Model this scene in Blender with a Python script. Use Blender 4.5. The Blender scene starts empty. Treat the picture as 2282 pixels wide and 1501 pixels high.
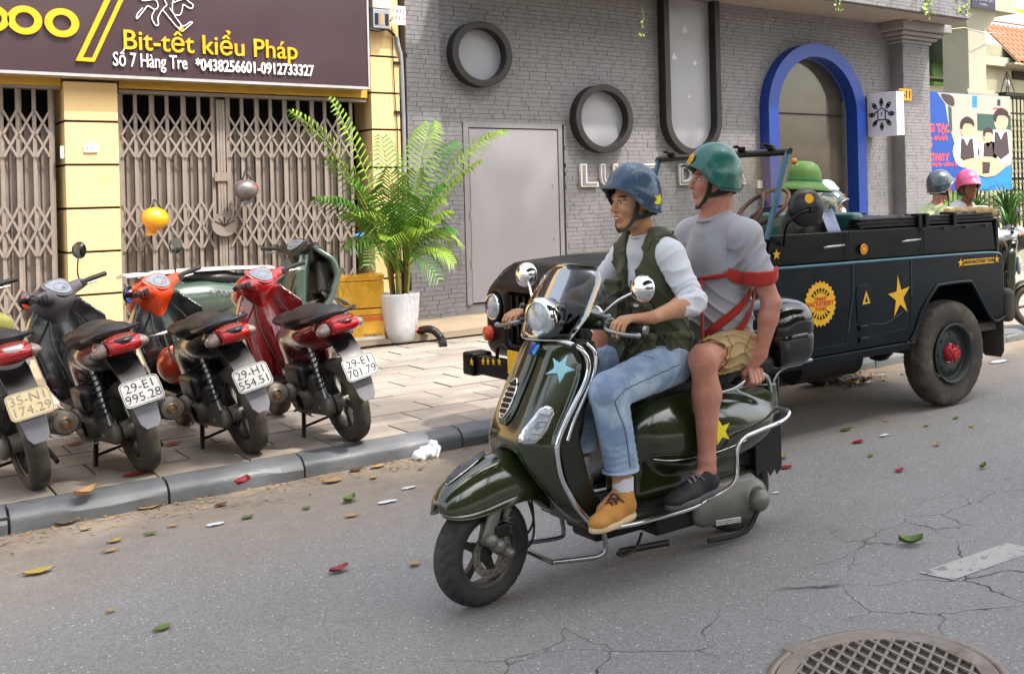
import bpy, math, random
import numpy as np
from mathutils import Vector, Matrix, Euler
random.seed(7)
R = math.radians
sc = bpy.context.scene
COL = sc.collection
# ------------------------------------------------ camera, sky, sun, exposure
RW, RH = 2282., 1501.
CXP, ROLL = 1700., math.atan(.025)
YHP = 358 + .025 * (4350 - CXP)
_a1 = (4350 - CXP) / math.cos(ROLL); _a2 = (CXP + 475) / math.cos(ROLL)
FPX = math.sqrt(_a1 * _a2); TH = math.atan2(_a1, FPX)      # TH: angle between the view axis and the street
CAMH = 1.62
VD = Vector((math.cos(TH), math.sin(TH), 0)); VR = Vector((math.sin(TH), -math.cos(TH), 0))
cam = bpy.data.cameras.new('camera'); camo = bpy.data.objects.new('camera', cam); COL.objects.link(camo)
M = Matrix((VR, Vector((0, 0, 1)), -VD)).transposed().to_4x4()
camo.matrix_world = Matrix.Translation((0, 0, CAMH)) @ M @ Matrix.Rotation(-ROLL, 4, 'Z')
cam.sensor_width = 36; cam.lens = FPX / RW * 36
cam.shift_x = -(CXP - RW / 2) / RW; cam.shift_y = -(RH / 2 - YHP) / RW
cam.clip_start = .05; cam.clip_end = 400
sc.camera = camo
world = bpy.data.worlds.new('World'); sc.world = world; world.use_nodes = True
wn = world.node_tree; bg = wn.nodes['Background']
sky = wn.nodes.new('ShaderNodeTexSky'); sky.sky_type = 'NISHITA'; sky.sun_disc = False
SUN = Vector((.30, -.62, 1.1)).normalized()
sky.sun_elevation = math.asin(SUN.z); sky.sun_rotation = math.atan2(SUN.x, SUN.y)
sky.air_density = 1.6; sky.dust_density = 5; sky.ozone_density = 1; sky.altitude = 0
hsv = wn.nodes.new('ShaderNodeHueSaturation'); hsv.inputs['Saturation'].default_value = .5; hsv.inputs['Value'].default_value = 1.12      # hazy white city sky
wn.links.new(sky.outputs[0], hsv.inputs['Color']); wn.links.new(hsv.outputs[0], bg.inputs[0]); bg.inputs[1].default_value = .15
sl = bpy.data.lights.new('sun', 'SUN'); slo = bpy.data.objects.new('sun', sl); COL.objects.link(slo)
sl.energy = 2.05; sl.angle = R(1.6); sl.color = (1, .94, .85)
slo.rotation_euler = SUN.to_track_quat('Z', 'Y').to_euler(); slo.location = (0, 0, 12)
sc.view_settings.view_transform = 'Standard'; sc.view_settings.look = 'None'
sc.view_settings.exposure = 1.5; sc.view_settings.gamma = 1
sc.render.engine = 'CYCLES'
sc.cycles.max_bounces = 6; sc.cycles.diffuse_bounces = 3; sc.cycles.glossy_bounces = 3
sc.cycles.transmission_bounces = 4; sc.cycles.transparent_max_bounces = 8
sc.cycles.caustics_reflective = False; sc.cycles.caustics_refractive = False

def onY(px, py, Y):
    """the point of the vertical plane Y = const that the photograph shows at (px, py)"""
    a = px - CXP; b = py - YHP; c, s = math.cos(ROLL), math.sin(ROLL)
    u = (a * c - b * s) / FPX; v = (a * s + b * c) / FPX
    q = VD + VR * u; t = Y / q.y
    return Vector((q.x * t, Y, CAMH - v * t))
def onZ(px, py, Z=0.):
    a = px - CXP; b = py - YHP; c, s = math.cos(ROLL), math.sin(ROLL)
    u = (a * c - b * s) / FPX; v = (a * s + b * c) / FPX
    q = VD + VR * u; t = (Z - CAMH) / -v
    return Vector((q.x * t, q.y * t, Z))

# ------------------------------------------------ materials
def lin(h):
    if isinstance(h, str):
        h = h.lstrip('#'); c = [int(h[i:i + 2], 16) / 255 for i in (0, 2, 4)]
    else: c = h
    return tuple(x / 12.92 if x <= .04045 else ((x + .055) / 1.055) ** 2.4 for x in c)
class NT:
    def __init__(s, m): s.t = m.node_tree; s.n = s.t.nodes; s.l = s.t.links
    def add(s, ty, **k):
        n = s.n.new('ShaderNode' + ty)
        for a, v in k.items():
            if a.startswith('i_'): n.inputs[a[2:].replace('_', ' ')].default_value = v
            else: setattr(n, a, v)
        return n
    def link(s, a, b): s.l.new(a, b)
def mat(name, col, rough=.6, metal=0., var=.12, vscale=8., bump=0., bscale=60., coat=0., spec=.5, emit=None, alpha=1.,
        trans=0., col2=None, c2lo=.55, c2hi=.7, c2scale=3., sheen=0., sss=0., detail=5.):
    m = bpy.data.materials.new(name); m.use_nodes = True; T = NT(m)
    b = T.n['Principled BSDF']; c = lin(col)
    b.inputs['Roughness'].default_value = rough; b.inputs['Metallic'].default_value = metal
    b.inputs['Specular IOR Level'].default_value = spec; b.inputs['Coat Weight'].default_value = coat
    b.inputs['Coat Roughness'].default_value = .08
    if sheen: b.inputs['Sheen Weight'].default_value = sheen
    if sss:
        b.inputs['Subsurface Weight'].default_value = sss; b.inputs['Subsurface Radius'].default_value = (.012, .005, .003); b.inputs['Subsurface Scale'].default_value = 1.
    if trans: b.inputs['Transmission Weight'].default_value = trans
    if alpha < 1: b.inputs['Alpha'].default_value = alpha
    if emit: b.inputs['Emission Color'].default_value = (*c, 1); b.inputs['Emission Strength'].default_value = emit
    tc = T.add('TexCoord')
    nz = T.add('TexNoise', i_Scale=vscale, i_Detail=detail, i_Roughness=.6); T.link(tc.outputs['Object'], nz.inputs['Vector'])
    mr = T.add('MapRange', i_From_Min=.25, i_From_Max=.75, i_To_Min=1 - var, i_To_Max=1 + var); T.link(nz.outputs['Fac'], mr.inputs['Value'])
    base = T.add('RGB'); base.outputs[0].default_value = (*c, 1); out = base.outputs[0]
    if col2 is not None:
        n2 = T.add('TexNoise', i_Scale=c2scale, i_Detail=6., i_Roughness=.65); T.link(tc.outputs['Object'], n2.inputs['Vector'])
        m2 = T.add('MapRange', i_From_Min=c2lo, i_From_Max=c2hi); T.link(n2.outputs['Fac'], m2.inputs['Value'])
        mx = T.add('Mix', data_type='RGBA'); T.link(m2.outputs[0], mx.inputs['Factor']); T.link(out, mx.inputs['A']); mx.inputs['B'].default_value = (*lin(col2), 1); out = mx.outputs['Result']
    vm = T.add('VectorMath', operation='SCALE'); T.link(out, vm.inputs[0]); T.link(mr.outputs[0], vm.inputs['Scale'])
    T.link(vm.outputs[0], b.inputs['Base Color'])
    r2 = T.add('MapRange', i_From_Min=.3, i_From_Max=.7, i_To_Min=max(.0, rough - .07), i_To_Max=min(1, rough + .07)); T.link(nz.outputs['Fac'], r2.inputs['Value']); T.link(r2.outputs[0], b.inputs['Roughness'])
    if bump:
        bz = T.add('TexNoise', i_Scale=bscale, i_Detail=4.); T.link(tc.outputs['Object'], bz.inputs['Vector'])
        bp = T.add('Bump', i_Strength=bump, i_Distance=.01); T.link(bz.outputs['Fac'], bp.inputs['Height']); T.link(bp.outputs[0], b.inputs['Normal'])
    return m
MT = {}
def defm(k, *a, **kw): MT[k] = mat(k, *a, **kw)

# ------------------------------------------------ mesh building
def link(name, me, parent=None, mats=None, kind=None):
    o = bpy.data.objects.new(name, me); COL.objects.link(o)
    if parent is not None: o.parent = parent
    if kind: o['kind'] = kind
    return o
def tag(o, label, cat, group=None, kind=None):
    o['label'] = label; o['category'] = cat
    if group: o['group'] = group
    if kind: o['kind'] = kind
    return o
def thing(name, label, cat, loc=(0, 0, 0), rot=(0, 0, 0), group=None):
    o = bpy.data.objects.new(name, None); COL.objects.link(o); o.location = loc; o.rotation_euler = rot
    o.empty_display_size = .1
    return tag(o, label, cat, group)
def mk(v, f, sm=False, mi=None):
    me = bpy.data.meshes.new('m'); me.from_pydata([tuple(p) for p in v], [], f); me.update()
    if sm: me.polygons.foreach_set('use_smooth', [True] * len(f))
    if mi: me.polygons.foreach_set('material_index', mi)
    return me
def basis(ax):
    z = Vector(ax).normalized(); x = z.orthogonal().normalized() if abs(z.z) < .9 else Vector((1, 0, 0)); x = (x - z * x.dot(z)).normalized()
    return x, z.cross(x), z
class MB:
    """collects faces; .out() links them as one mesh object"""
    def __init__(s): s.v = []; s.f = []; s.s = []; s.m = []; s.cm = 0
    def raw(s, v, f, sm=False):
        b = len(s.v); s.v += [Vector(p) for p in v]
        for q in f: s.f.append([i + b for i in q]); s.s.append(sm); s.m.append(s.cm)
        return s
    def box(s, c, d, rz=0, M=None):
        x, y, z = d[0] / 2, d[1] / 2, d[2] / 2; cs, sn = math.cos(rz), math.sin(rz)
        v = [Vector((a, b, e)) for e in (-z, z) for a, b in ((-x, -y), (x, -y), (x, y), (-x, y))]
        v = [Vector((p.x * cs - p.y * sn, p.x * sn + p.y * cs, p.z)) for p in v]
        if M is not None: v = [M @ p for p in v]
        v = [p + Vector(c) for p in v]
        return s.raw(v, [[3, 2, 1, 0], [4, 5, 6, 7], [0, 1, 5, 4], [1, 2, 6, 5], [2, 3, 7, 6], [3, 0, 4, 7]])
    def span(s, a, b): return s.box([(p + q) / 2 for p, q in zip(a, b)], [abs(q - p) for p, q in zip(a, b)])
    def lathe(s, prof, c=(0, 0, 0), ax=(0, 0, 1), n=24, sm=True, close=False, a0=0, a1=None):
        X, Y, Z = basis(ax); c = Vector(c); v = []; full = a1 is None; a1 = math.tau if full else a1; k = n if full else n + 1
        for r_, h in prof:
            for i in range(k):
                t = a0 + (a1 - a0) * i / n; v.append(c + Z * h + (X * math.cos(t) + Y * math.sin(t)) * r_)
        f = []; m = len(prof)
        for j in range(m if close else m - 1):
            j2 = (j + 1) % m
            for i in range(n):
                i2 = (i + 1) % k; f.append([j * k + i, j * k + i2, j2 * k + i2, j2 * k + i])
        return s.raw(v, f, sm)
    def cyl(s, a, b, r_, r2=None, n=12, cap=True, sm=True):
        a, b = Vector(a), Vector(b); L = (b - a).length; r2 = r_ if r2 is None else r2
        if L < 1e-6: return s
        s.lathe([(r_, 0), (r2, L)], a, b - a, n, sm)
        if cap:
            s.lathe([(0, 0), (r_, 0)], a, b - a, n, False); s.lathe([(r2, L), (0, L)], a, b - a, n, False)
        return s
    def tube(s, pts, r_, n=8, cap=True, closed=False, flat=1.):
        P = [Vector(p) for p in pts]; m = len(P); rr = r_ if isinstance(r_, (list, tuple)) else [r_] * m
        T = []
        for i in range(m):
            if closed: t = P[(i + 1) % m] - P[i - 1]
            else: t = P[min(i + 1, m - 1)] - P[max(i - 1, 0)]
            T.append(t.normalized())
        X = T[0].orthogonal().normalized(); v = []
        for i in range(m):
            X = (X - T[i] * X.dot(T[i])).normalized(); Y = T[i].cross(X)
            for j in range(n):
                a = math.tau * j / n; v.append(P[i] + X * math.cos(a) * rr[i] + Y * math.sin(a) * rr[i] * flat)
        f = [[i * n + j, i * n + (j + 1) % n, ((i + 1) % m) * n + (j + 1) % n, ((i + 1) % m) * n + j] for i in range(m if closed else m - 1) for j in range(n)]
        s.raw(v, f, True)
        if cap and not closed:
            s.raw(v[:n], [list(range(n - 1, -1, -1))]); s.raw(v[-n:], [list(range(n))])
        return s
    def curve(s, pts, r_, n=8, sub=6, closed=False, flat=1.): return s.tube(catmull(pts, sub, closed), r_, n, True, closed, flat)
    def prism(s, o2, M, t, sm=False):
        """outline o2 (x, y) in frame M, thickness t along M's z"""
        n = len(o2); v = [M @ Vector((x, y, 0)) for x, y in o2] + [M @ Vector((x, y, t)) for x, y in o2]
        s.raw(v, [list(range(n))[::-1], [i + n for i in range(n)]]); b = len(s.v) - 2 * n
        for i in range(n): s.f.append([b + i, b + (i + 1) % n, b + n + (i + 1) % n, b + n + i]); s.s.append(sm); s.m.append(s.cm)
        return s
    def ring(s, o1, o2, M, t):
        """a flat band between outlines o1 (outer) and o2 (inner), same count, thickness t"""
        n = len(o1); v = [M @ Vector((x, y, z)) for z in (0, t) for o in (o1, o2) for x, y in o]
        f = []
        for i in range(n):
            j = (i + 1) % n
            f += [[i, n + i, n + j, j], [2 * n + i, 2 * n + j, 3 * n + j, 3 * n + i], [i, j, 2 * n + j, 2 * n + i], [n + i, 3 * n + i, 3 * n + j, n + j]]
        return s.raw(v, f)
    def sheet(s, P, t=0., sm=True):
        """grid of points P[i][j]; t: thickness along the normal"""
        m, n = len(P), len(P[0]); P = [[Vector(p) for p in r_] for r_ in P]
        v = [p for r_ in P for p in r_]; f = [[i * n + j, i * n + j + 1, (i + 1) * n + j + 1, (i + 1) * n + j] for i in range(m - 1) for j in range(n - 1)]
        if not t: return s.raw(v, f, sm)
        N = []
        for i in range(m):
            for j in range(n):
                a = P[min(i + 1, m - 1)][j] - P[max(i - 1, 0)][j]; b = P[i][min(j + 1, n - 1)] - P[i][max(j - 1, 0)]
                q = b.cross(a); N.append(q.normalized() if q.length > 1e-9 else Vector((0, 0, 1)))
        s.raw(v, [q[::-1] for q in f], sm); s.raw([p - q * t for p, q in zip(v, N)], f, sm)
        k = len(s.v) - 2 * m * n; k2 = k + m * n
        E = [i * n for i in range(m)]; E2 = [i * n + n - 1 for i in range(m)]; E3 = list(range(n)); E4 = [(m - 1) * n + j for j in range(n)]
        for e in (E, E2, E3, E4):
            for a, b in zip(e, e[1:]): s.f.append([k + a, k + b, k2 + b, k2 + a]); s.s.append(False); s.m.append(s.cm)
        return s
    def loft(s, rings, cap=True, sm=True):
        n = len(rings[0]); v = [p for q in rings for p in q]; m = len(rings)
        s.raw(v, [[i * n + j, i * n + (j + 1) % n, (i + 1) * n + (j + 1) % n, (i + 1) * n + j] for i in range(m - 1) for j in range(n)], sm)
        if cap: s.raw(rings[0], [list(range(n - 1, -1, -1))], sm); s.raw(rings[-1], [list(range(n))], sm)
        return s
    def ball(s, c, r_, n=12, R3=None):
        r_ = (r_, r_, r_) if not isinstance(r_, (tuple, list)) else r_; v = []; m = max(4, n // 2); c = Vector(c)
        for i in range(m + 1):
            a = math.pi * i / m
            for j in range(n):
                b = math.tau * j / n; p = Vector((math.sin(a) * math.cos(b) * r_[0], math.sin(a) * math.sin(b) * r_[1], math.cos(a) * r_[2]))
                v.append(c + (R3 @ p if R3 is not None else p))
        return s.raw(v, [[i * n + j, (i + 1) * n + j, (i + 1) * n + (j + 1) % n, i * n + (j + 1) % n] for i in range(m) for j in range(n)], True)
    def out(s, name, m, parent=None, bevel=0., seg=2, kind=None, local=False, sub=0, wn=True):
        """verts are world coordinates unless local; a parent without rotation only shifts them"""
        off = Vector((0, 0, 0))
        if parent is not None and not local:
            p = parent
            while p is not None: off += p.location; p = p.parent
        me = bpy.data.meshes.new(name); me.from_pydata([tuple(p - off) for p in s.v], [], s.f); me.update()
        me.polygons.foreach_set('use_smooth', s.s); me.polygons.foreach_set('material_index', s.m)
        for q in (m if isinstance(m, (list, tuple)) else [m]): me.materials.append(MT[q] if isinstance(q, str) else q)
        o = link(name, me, parent, kind=kind)
        if sub:
            md = o.modifiers.new('s', 'SUBSURF'); md.levels = sub; md.render_levels = sub
        if bevel:
            md = o.modifiers.new('b', 'BEVEL'); md.width = bevel; md.segments = seg; md.limit_method = 'ANGLE'; md.angle_limit = R(35); md.harden_normals = False
            me.polygons.foreach_set('use_smooth', [True] * len(me.polygons))
            if wn: w = o.modifiers.new('w', 'WEIGHTED_NORMAL'); w.keep_sharp = True
        return o
def catmull(pts, sub=6, closed=False):
    P = [Vector(p) for p in pts]; n = len(P); out = []
    for i in range(n if closed else n - 1):
        p0, p1, p2, p3 = (P[(i - 1) % n], P[i], P[(i + 1) % n], P[(i + 2) % n]) if closed else (P[max(i - 1, 0)], P[i], P[i + 1], P[min(i + 2, n - 1)])
        for k in range(sub):
            t = k / sub; out.append(.5 * ((2 * p1) + (p2 - p0) * t + (2 * p0 - 5 * p1 + 4 * p2 - p3) * t * t + (3 * p1 - p0 - 3 * p2 + p3) * t ** 3))
    if not closed: out.append(P[-1])
    return out
def sm2(pts, sub=5, closed=True): return [(p.x, p.y) for p in catmull([(a, b, 0) for a, b in pts], sub, closed)]
def ell2(rx, ry, n=32, cx=0, cy=0, p=2.): return [(cx + rx * math.copysign(abs(math.cos(math.tau * i / n)) ** (2 / p), math.cos(math.tau * i / n)), cy + ry * math.copysign(abs(math.sin(math.tau * i / n)) ** (2 / p), math.sin(math.tau * i / n))) for i in range(n)]
def star2(r_, r2=None, n=5, rot=math.pi / 2): 
    r2 = r2 or r_ * .4
    return [((r_ if i % 2 == 0 else r2) * math.cos(rot + math.pi * i / n), (r_ if i % 2 == 0 else r2) * math.sin(rot + math.pi * i / n)) for i in range(2 * n)]
def frame(o, x, z):
    """matrix with origin o, x axis x, z axis z"""
    x = Vector(x).normalized(); z = Vector(z).normalized(); y = z.cross(x).normalized(); x = y.cross(z)
    m = Matrix((x, y, z)).transposed().to_4x4(); m.translation = Vector(o); return m
def facing(o): return frame(o, (1, 0, 0), (0, -1, 0))      # x right, y up, z towards the street
def oring(c, rx, ry, X, Y, n=16, p=2.): return [Vector(c) + Vector(X) * a + Vector(Y) * b for a, b in ell2(rx, ry, n, p=p)]
def text(body, size, m, parent, M, depth=.004, align='CENTER', bold=0., name='lettering', sx=1., shear=0., local=False, res=3, space=1.):
    cu = bpy.data.curves.new('t', 'FONT'); cu.body = body; cu.size = size; cu.extrude = depth / 2; cu.offset = bold; cu.align_x = align; cu.align_y = 'CENTER'; cu.resolution_u = res; cu.shear = shear; cu.space_character = space
    o = bpy.data.objects.new('t', cu); me = bpy.data.meshes.new_from_object(o); bpy.data.objects.remove(o); bpy.data.curves.remove(cu)
    off = Vector((0, 0, 0))
    if parent is not None and not local:
        p = parent
        while p is not None: off += p.location; p = p.parent
    me.transform(Matrix.Translation(-off) @ M @ Matrix.Diagonal((sx, 1, 1, 1)))
    me.materials.clear(); me.materials.append(MT[m]); me.name = name
    return link(name, me, parent)

# ------------------------------------------------ signed distance modelling for bodies, cloth and smooth panels
class SDF:
    def __init__(s, lo, hi, h):
        s.lo = np.array(lo, float); s.h = h; n = np.ceil((np.array(hi) - s.lo) / h).astype(int) + 1
        s.n = n; s.f = np.full(n, 9., np.float32); s.ax = [(s.lo[i] + h * np.arange(n[i])).astype(np.float32) for i in range(3)]
    def reg(s, lo, hi, pad):
        sl_ = []
        for i in range(3):
            a = int(max(0, math.floor((lo[i] - pad - s.lo[i]) / s.h))); b = int(min(s.n[i], math.ceil((hi[i] + pad - s.lo[i]) / s.h) + 1)); sl_.append(slice(a, max(a, b)))
        X = s.ax[0][sl_[0]][:, None, None]; Y = s.ax[1][sl_[1]][None, :, None]; Z = s.ax[2][sl_[2]][None, None, :]
        return tuple(sl_), X, Y, Z
    def put(s, sl_, d, k, op='u'):
        a = s.f[sl_]
        if op == 'u':
            r_ = np.minimum(a, d)
            if k: h = np.maximum(k - np.abs(a - d), 0) / k; r_ = r_ - h * h * k * .25
        else:
            d = -d if op == 'd' else d
            r_ = np.maximum(a, d)
            if k: h = np.maximum(k - np.abs(a - d), 0) / k; r_ = r_ + h * h * k * .25
        s.f[sl_] = r_
    def cap(s, a, b, ra, rb=None, k=.01, op='u', flat=None, fs=1.):
        rb = ra if rb is None else rb; a = np.array(a, float); b = np.array(b, float); R_ = max(ra, rb) * max(1, fs)
        sl_, X, Y, Z = s.reg(np.minimum(a, b) - R_, np.maximum(a, b) + R_, k + 3 * s.h)
        ba = b - a; L = max(float(ba @ ba), 1e-9)
        px, py, pz = X - a[0], Y - a[1], Z - a[2]
        t = np.clip((px * ba[0] + py * ba[1] + pz * ba[2]) / L, 0, 1)
        qx, qy, qz = px - t * ba[0], py - t * ba[1], pz - t * ba[2]
        if flat is not None:
            w = np.array(flat, float); w /= np.linalg.norm(w); c = (qx * w[0] + qy * w[1] + qz * w[2]) * (1 / fs - 1)
            qx = qx + c * w[0]; qy = qy + c * w[1]; qz = qz + c * w[2]
        d = np.sqrt(qx * qx + qy * qy + qz * qz) - (ra + (rb - ra) * t)
        s.put(sl_, d * min(1, max(fs, .6)) if flat is not None else d, k, op); return s
    def chain(s, pts, rs, k=.01, flat=None, fs=1.):
        for i in range(len(pts) - 1): s.cap(pts[i], pts[i + 1], rs[i], rs[i + 1], k, 'u', flat, fs)
        return s
    def ell(s, c, r_, k=.01, op='u', rot=None):
        c = np.array(c, float); r_ = np.array(r_, float); R_ = r_.max() if rot is not None else r_
        sl_, X, Y, Z = s.reg(c - R_, c + R_, k + 3 * s.h)
        x, y, z = X - c[0], Y - c[1], Z - c[2]
        if rot is not None:
            m = np.array(rot)[:3, :3].T; x, y, z = (m[i][0] * x + m[i][1] * y + m[i][2] * z for i in range(3))
        k0 = np.sqrt((x / r_[0]) ** 2 + (y / r_[1]) ** 2 + (z / r_[2]) ** 2); k1 = np.sqrt((x / r_[0] ** 2) ** 2 + (y / r_[1] ** 2) ** 2 + (z / r_[2] ** 2) ** 2)
        s.put(sl_, k0 * (k0 - 1) / np.maximum(k1, 1e-6), k, op); return s
    def box(s, c, hd, rr=.01, k=.0, op='u', rot=None):
        c = np.array(c, float); hd = np.array(hd, float); R_ = np.linalg.norm(hd) if rot is not None else hd
        sl_, X, Y, Z = s.reg(c - R_, c + R_, k + 3 * s.h)
        x, y, z = X - c[0], Y - c[1], Z - c[2]
        if rot is not None:
            m = np.array(rot)[:3, :3].T; x, y, z = (m[i][0] * x + m[i][1] * y + m[i][2] * z for i in range(3))
        qx, qy, qz = np.abs(x) - hd[0] + rr, np.abs(y) - hd[1] + rr, np.abs(z) - hd[2] + rr
        d = np.sqrt(np.maximum(qx, 0) ** 2 + np.maximum(qy, 0) ** 2 + np.maximum(qz, 0) ** 2) + np.minimum(np.maximum(qx, np.maximum(qy, qz)), 0) - rr
        s.put(sl_, d, k, op); return s
    def fn(s, f, lo=None, hi=None, k=0, op='u'):
        lo = s.lo if lo is None else lo; hi = s.lo + s.h * s.n if hi is None else hi
        sl_, X, Y, Z = s.reg(np.array(lo), np.array(hi), 0); s.put(sl_, f(X, Y, Z).astype(np.float32), k, op); return s
    def wob(s, f, lo=None, hi=None):
        """adds f to the field: folds and creases"""
        lo = s.lo if lo is None else lo; hi = s.lo + s.h * s.n if hi is None else hi
        sl_, X, Y, Z = s.reg(np.array(lo), np.array(hi), 0); s.f[sl_] += f(X, Y, Z).astype(np.float32); return s
    def mesh(s):
        f = s.f; S = f < 0; nx, ny, nz = f.shape
        cnt = np.zeros((nx - 1, ny - 1, nz - 1), np.int8)
        offs = [(i, j, k) for i in (0, 1) for j in (0, 1) for k in (0, 1)]
        for i, j, k in offs: cnt += S[i:nx - 1 + i, j:ny - 1 + j, k:nz - 1 + k]
        act = np.argwhere((cnt > 0) & (cnt < 8)); idx = np.full(cnt.shape, -1, np.int32); idx[tuple(act.T)] = np.arange(len(act))
        V = {o_: f[act[:, 0] + o_[0], act[:, 1] + o_[1], act[:, 2] + o_[2]] for o_ in offs}
        P = np.zeros((len(act), 3)); N = np.zeros(len(act))
        for a in offs:
            for ax in range(3):
                if a[ax]: continue
                b = list(a); b[ax] = 1; b = tuple(b); va, vb = V[a], V[b]; m = (va < 0) != (vb < 0)
                t = np.where(m, va / np.where(m, va - vb, 1), 0)
                q = np.array(a, float)[None, :].repeat(len(act), 0); q[:, ax] = t; P[m] += q[m]; N[m] += 1
        P = s.lo + s.h * (act + P / np.maximum(N, 1)[:, None])
        F = []
        for ax in range(3):
            a, b = [i for i in range(3) if i != ax]
            sa = [slice(None)] * 3; sb = [slice(None)] * 3; sa[ax] = slice(0, -1); sb[ax] = slice(1, None)
            A = S[tuple(sa)]; B = S[tuple(sb)]; e = np.argwhere(A != B)
            e = e[(e[:, a] > 0) & (e[:, b] > 0) & (e[:, a] < f.shape[a] - 1) & (e[:, b] < f.shape[b] - 1)]
            if not len(e): continue
            inside = A[tuple(e.T)]
            def g(da, db):
                c = e.copy(); c[:, a] -= da; c[:, b] -= db; return idx[tuple(c.T)]
            q = np.stack([g(1, 1), g(0, 1), g(0, 0), g(1, 0)], 1)
            flip = inside if ax != 1 else ~inside
            q[~flip] = q[~flip][:, ::-1]; F.append(q)
        F = np.concatenate(F); F = F[(F >= 0).all(1)]
        return P, F
    def out(s, name, mats_, parent=None, pick=None, local=False, relax=1):
        P, F = s.mesh()
        if relax:      # one pass of smoothing takes the grid's terracing away
            for _ in range(relax):
                A = np.zeros_like(P); n = np.zeros(len(P))
                for i in range(4):
                    j = (i + 1) % 4; np.add.at(A, F[:, i], P[F[:, j]]); np.add.at(n, F[:, i], 1); np.add.at(A, F[:, j], P[F[:, i]]); np.add.at(n, F[:, j], 1)
                P = P * .45 + .55 * A / np.maximum(n, 1)[:, None]
        off = np.zeros(3)
        if parent is not None and not local:
            p = parent
            while p is not None: off += np.array(p.location); p = p.parent
        me = bpy.data.meshes.new(name); me.vertices.add(len(P)); me.vertices.foreach_set('co', (P - off).ravel().astype(np.float32))
        me.loops.add(len(F) * 4); me.loops.foreach_set('vertex_index', F.ravel().astype(np.int32))
        me.polygons.add(len(F)); me.polygons.foreach_set('loop_start', np.arange(0, len(F) * 4, 4, dtype=np.int32)); me.polygons.foreach_set('loop_total', np.full(len(F), 4, np.int32))
        me.polygons.foreach_set('use_smooth', np.ones(len(F), bool))
        if pick is not None: me.polygons.foreach_set('material_index', pick(P[F].mean(1)).astype(np.int32))
        me.update(calc_edges=True); me.validate()
        for q in (mats_ if isinstance(mats_, (list, tuple)) else [mats_]): me.materials.append(MT[q] if isinstance(q, str) else q)
        return link(name, me, parent)
# ------------------------------------------------ palette
defm('yellow_wall', '#dcbd87', .85, var=.07, vscale=3, bump=.25, bscale=40, col2='#cf9f4a', c2lo=.62, c2hi=.85, c2scale=2.2)
defm('yellow_dark', '#c69a3c', .85, var=.15, vscale=6, bump=.3)
defm('stone_band', '#a38a62', .9, var=.2, bump=.3)
defm('joint', '#2a2119', .95)
defm('grey_paint', '#817f80', .7, var=.06, vscale=5, bump=.2, bscale=80)
defm('grey_brick', '#7a787a', .72, var=.09, vscale=2.5, bump=.25, bscale=90, col2='#6f6d6f', c2lo=.5, c2hi=.62, c2scale=9)
defm('mortar', '#626062', .9, var=.1)
defm('door_paint', '#8b888c', .55, var=.04, vscale=2)
defm('dark_gap', '#1a1716', .9)
defm('ring_black', '#1e1b18', .55, var=.15, bump=.1)
defm('frosted', '#8e8e94', .35, var=.06, vscale=2)
defm('blue_paint', '#0c3488', .42, var=.06, vscale=3)
defm('arch_glass', '#4a453a', .08, var=.35, vscale=1.3, spec=.9)
defm('soffit', '#8f8781', .85, var=.12, vscale=3, col2='#6e675f')
defm('white_plastic', '#e4e4ec', .4, var=.02)
defm('letter_white', '#cfcbc5', .5, var=.02)
defm('letter_grey', '#7d7879', .5)
defm('sign_brown', '#3d2b31', .35, var=.08, vscale=1.5, coat=.2)
defm('sign_yellow', '#eda70f', .5, var=.03)
defm('sign_white', '#ece8e6', .5, var=.03)
defm('alu', '#c9c7c6', .35, .6, var=.05)
defm('gate_metal', '#867b73', .6, .1, var=.18, vscale=7, col2='#7a4f2e', c2lo=.63, c2hi=.75, c2scale=14, bump=.15)
defm('gate_sheet', '#82776f', .6, .1, var=.15, vscale=5, col2='#6d5240', c2lo=.62, c2hi=.8, c2scale=7)
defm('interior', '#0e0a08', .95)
defm('pvc', '#8b8d94', .5, var=.06)
defm('cable', '#17130f', .6)
defm('chrome', '#e6e6ea', .07, 1., var=.02)
defm('steel', '#9a9a9c', .3, .9, var=.08)
defm('dirty_steel', '#7b756c', .5, .7, var=.25, vscale=20)
defm('dark_steel', '#2d2b2a', .45, .6, var=.2, vscale=15)
defm('rubber', '#1a1918', .75, var=.2, vscale=10, bump=.1)
defm('dusty_rubber', '#3f3a35', .85, var=.25, vscale=9, bump=.2, col2='#6b6154', c2lo=.5, c2hi=.7, c2scale=5)
defm('dusty_plastic', '#26241f', .6, var=.25, vscale=9, col2='#453f35', c2lo=.55, c2hi=.75, c2scale=6)
defm('black_plastic', '#17171a', .38, var=.15, vscale=12)
defm('gloss_black', '#0b0b0d', .15, var=.1, coat=.6)
defm('seat_vinyl', '#1b1b1d', .45, var=.12, vscale=14, bump=.12, bscale=180)
defm('lens_clear', '#aab3ba', .06, var=.55, vscale=34, spec=.9, coat=.6)
defm('lens_red', '#a80f12', .12, var=.15, vscale=20, coat=.6)
defm('lens_orange', '#d8431b', .25, var=.1, coat=.3)
defm('lens_amber', '#c78018', .25, coat=.3)
defm('mirror', '#dfe3e6', .02, 1., var=0)
defm('plate_white', '#c6c6c2', .4, var=.04, vscale=20)
defm('plate_yellowed', '#d9c79b', .5, var=.08, vscale=20)
defm('plate_ink', '#1c1c1c', .6)
defm('plate_faded', '#9a8f7c', .6)
defm('brass', '#a06a22', .3, .9)

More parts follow.
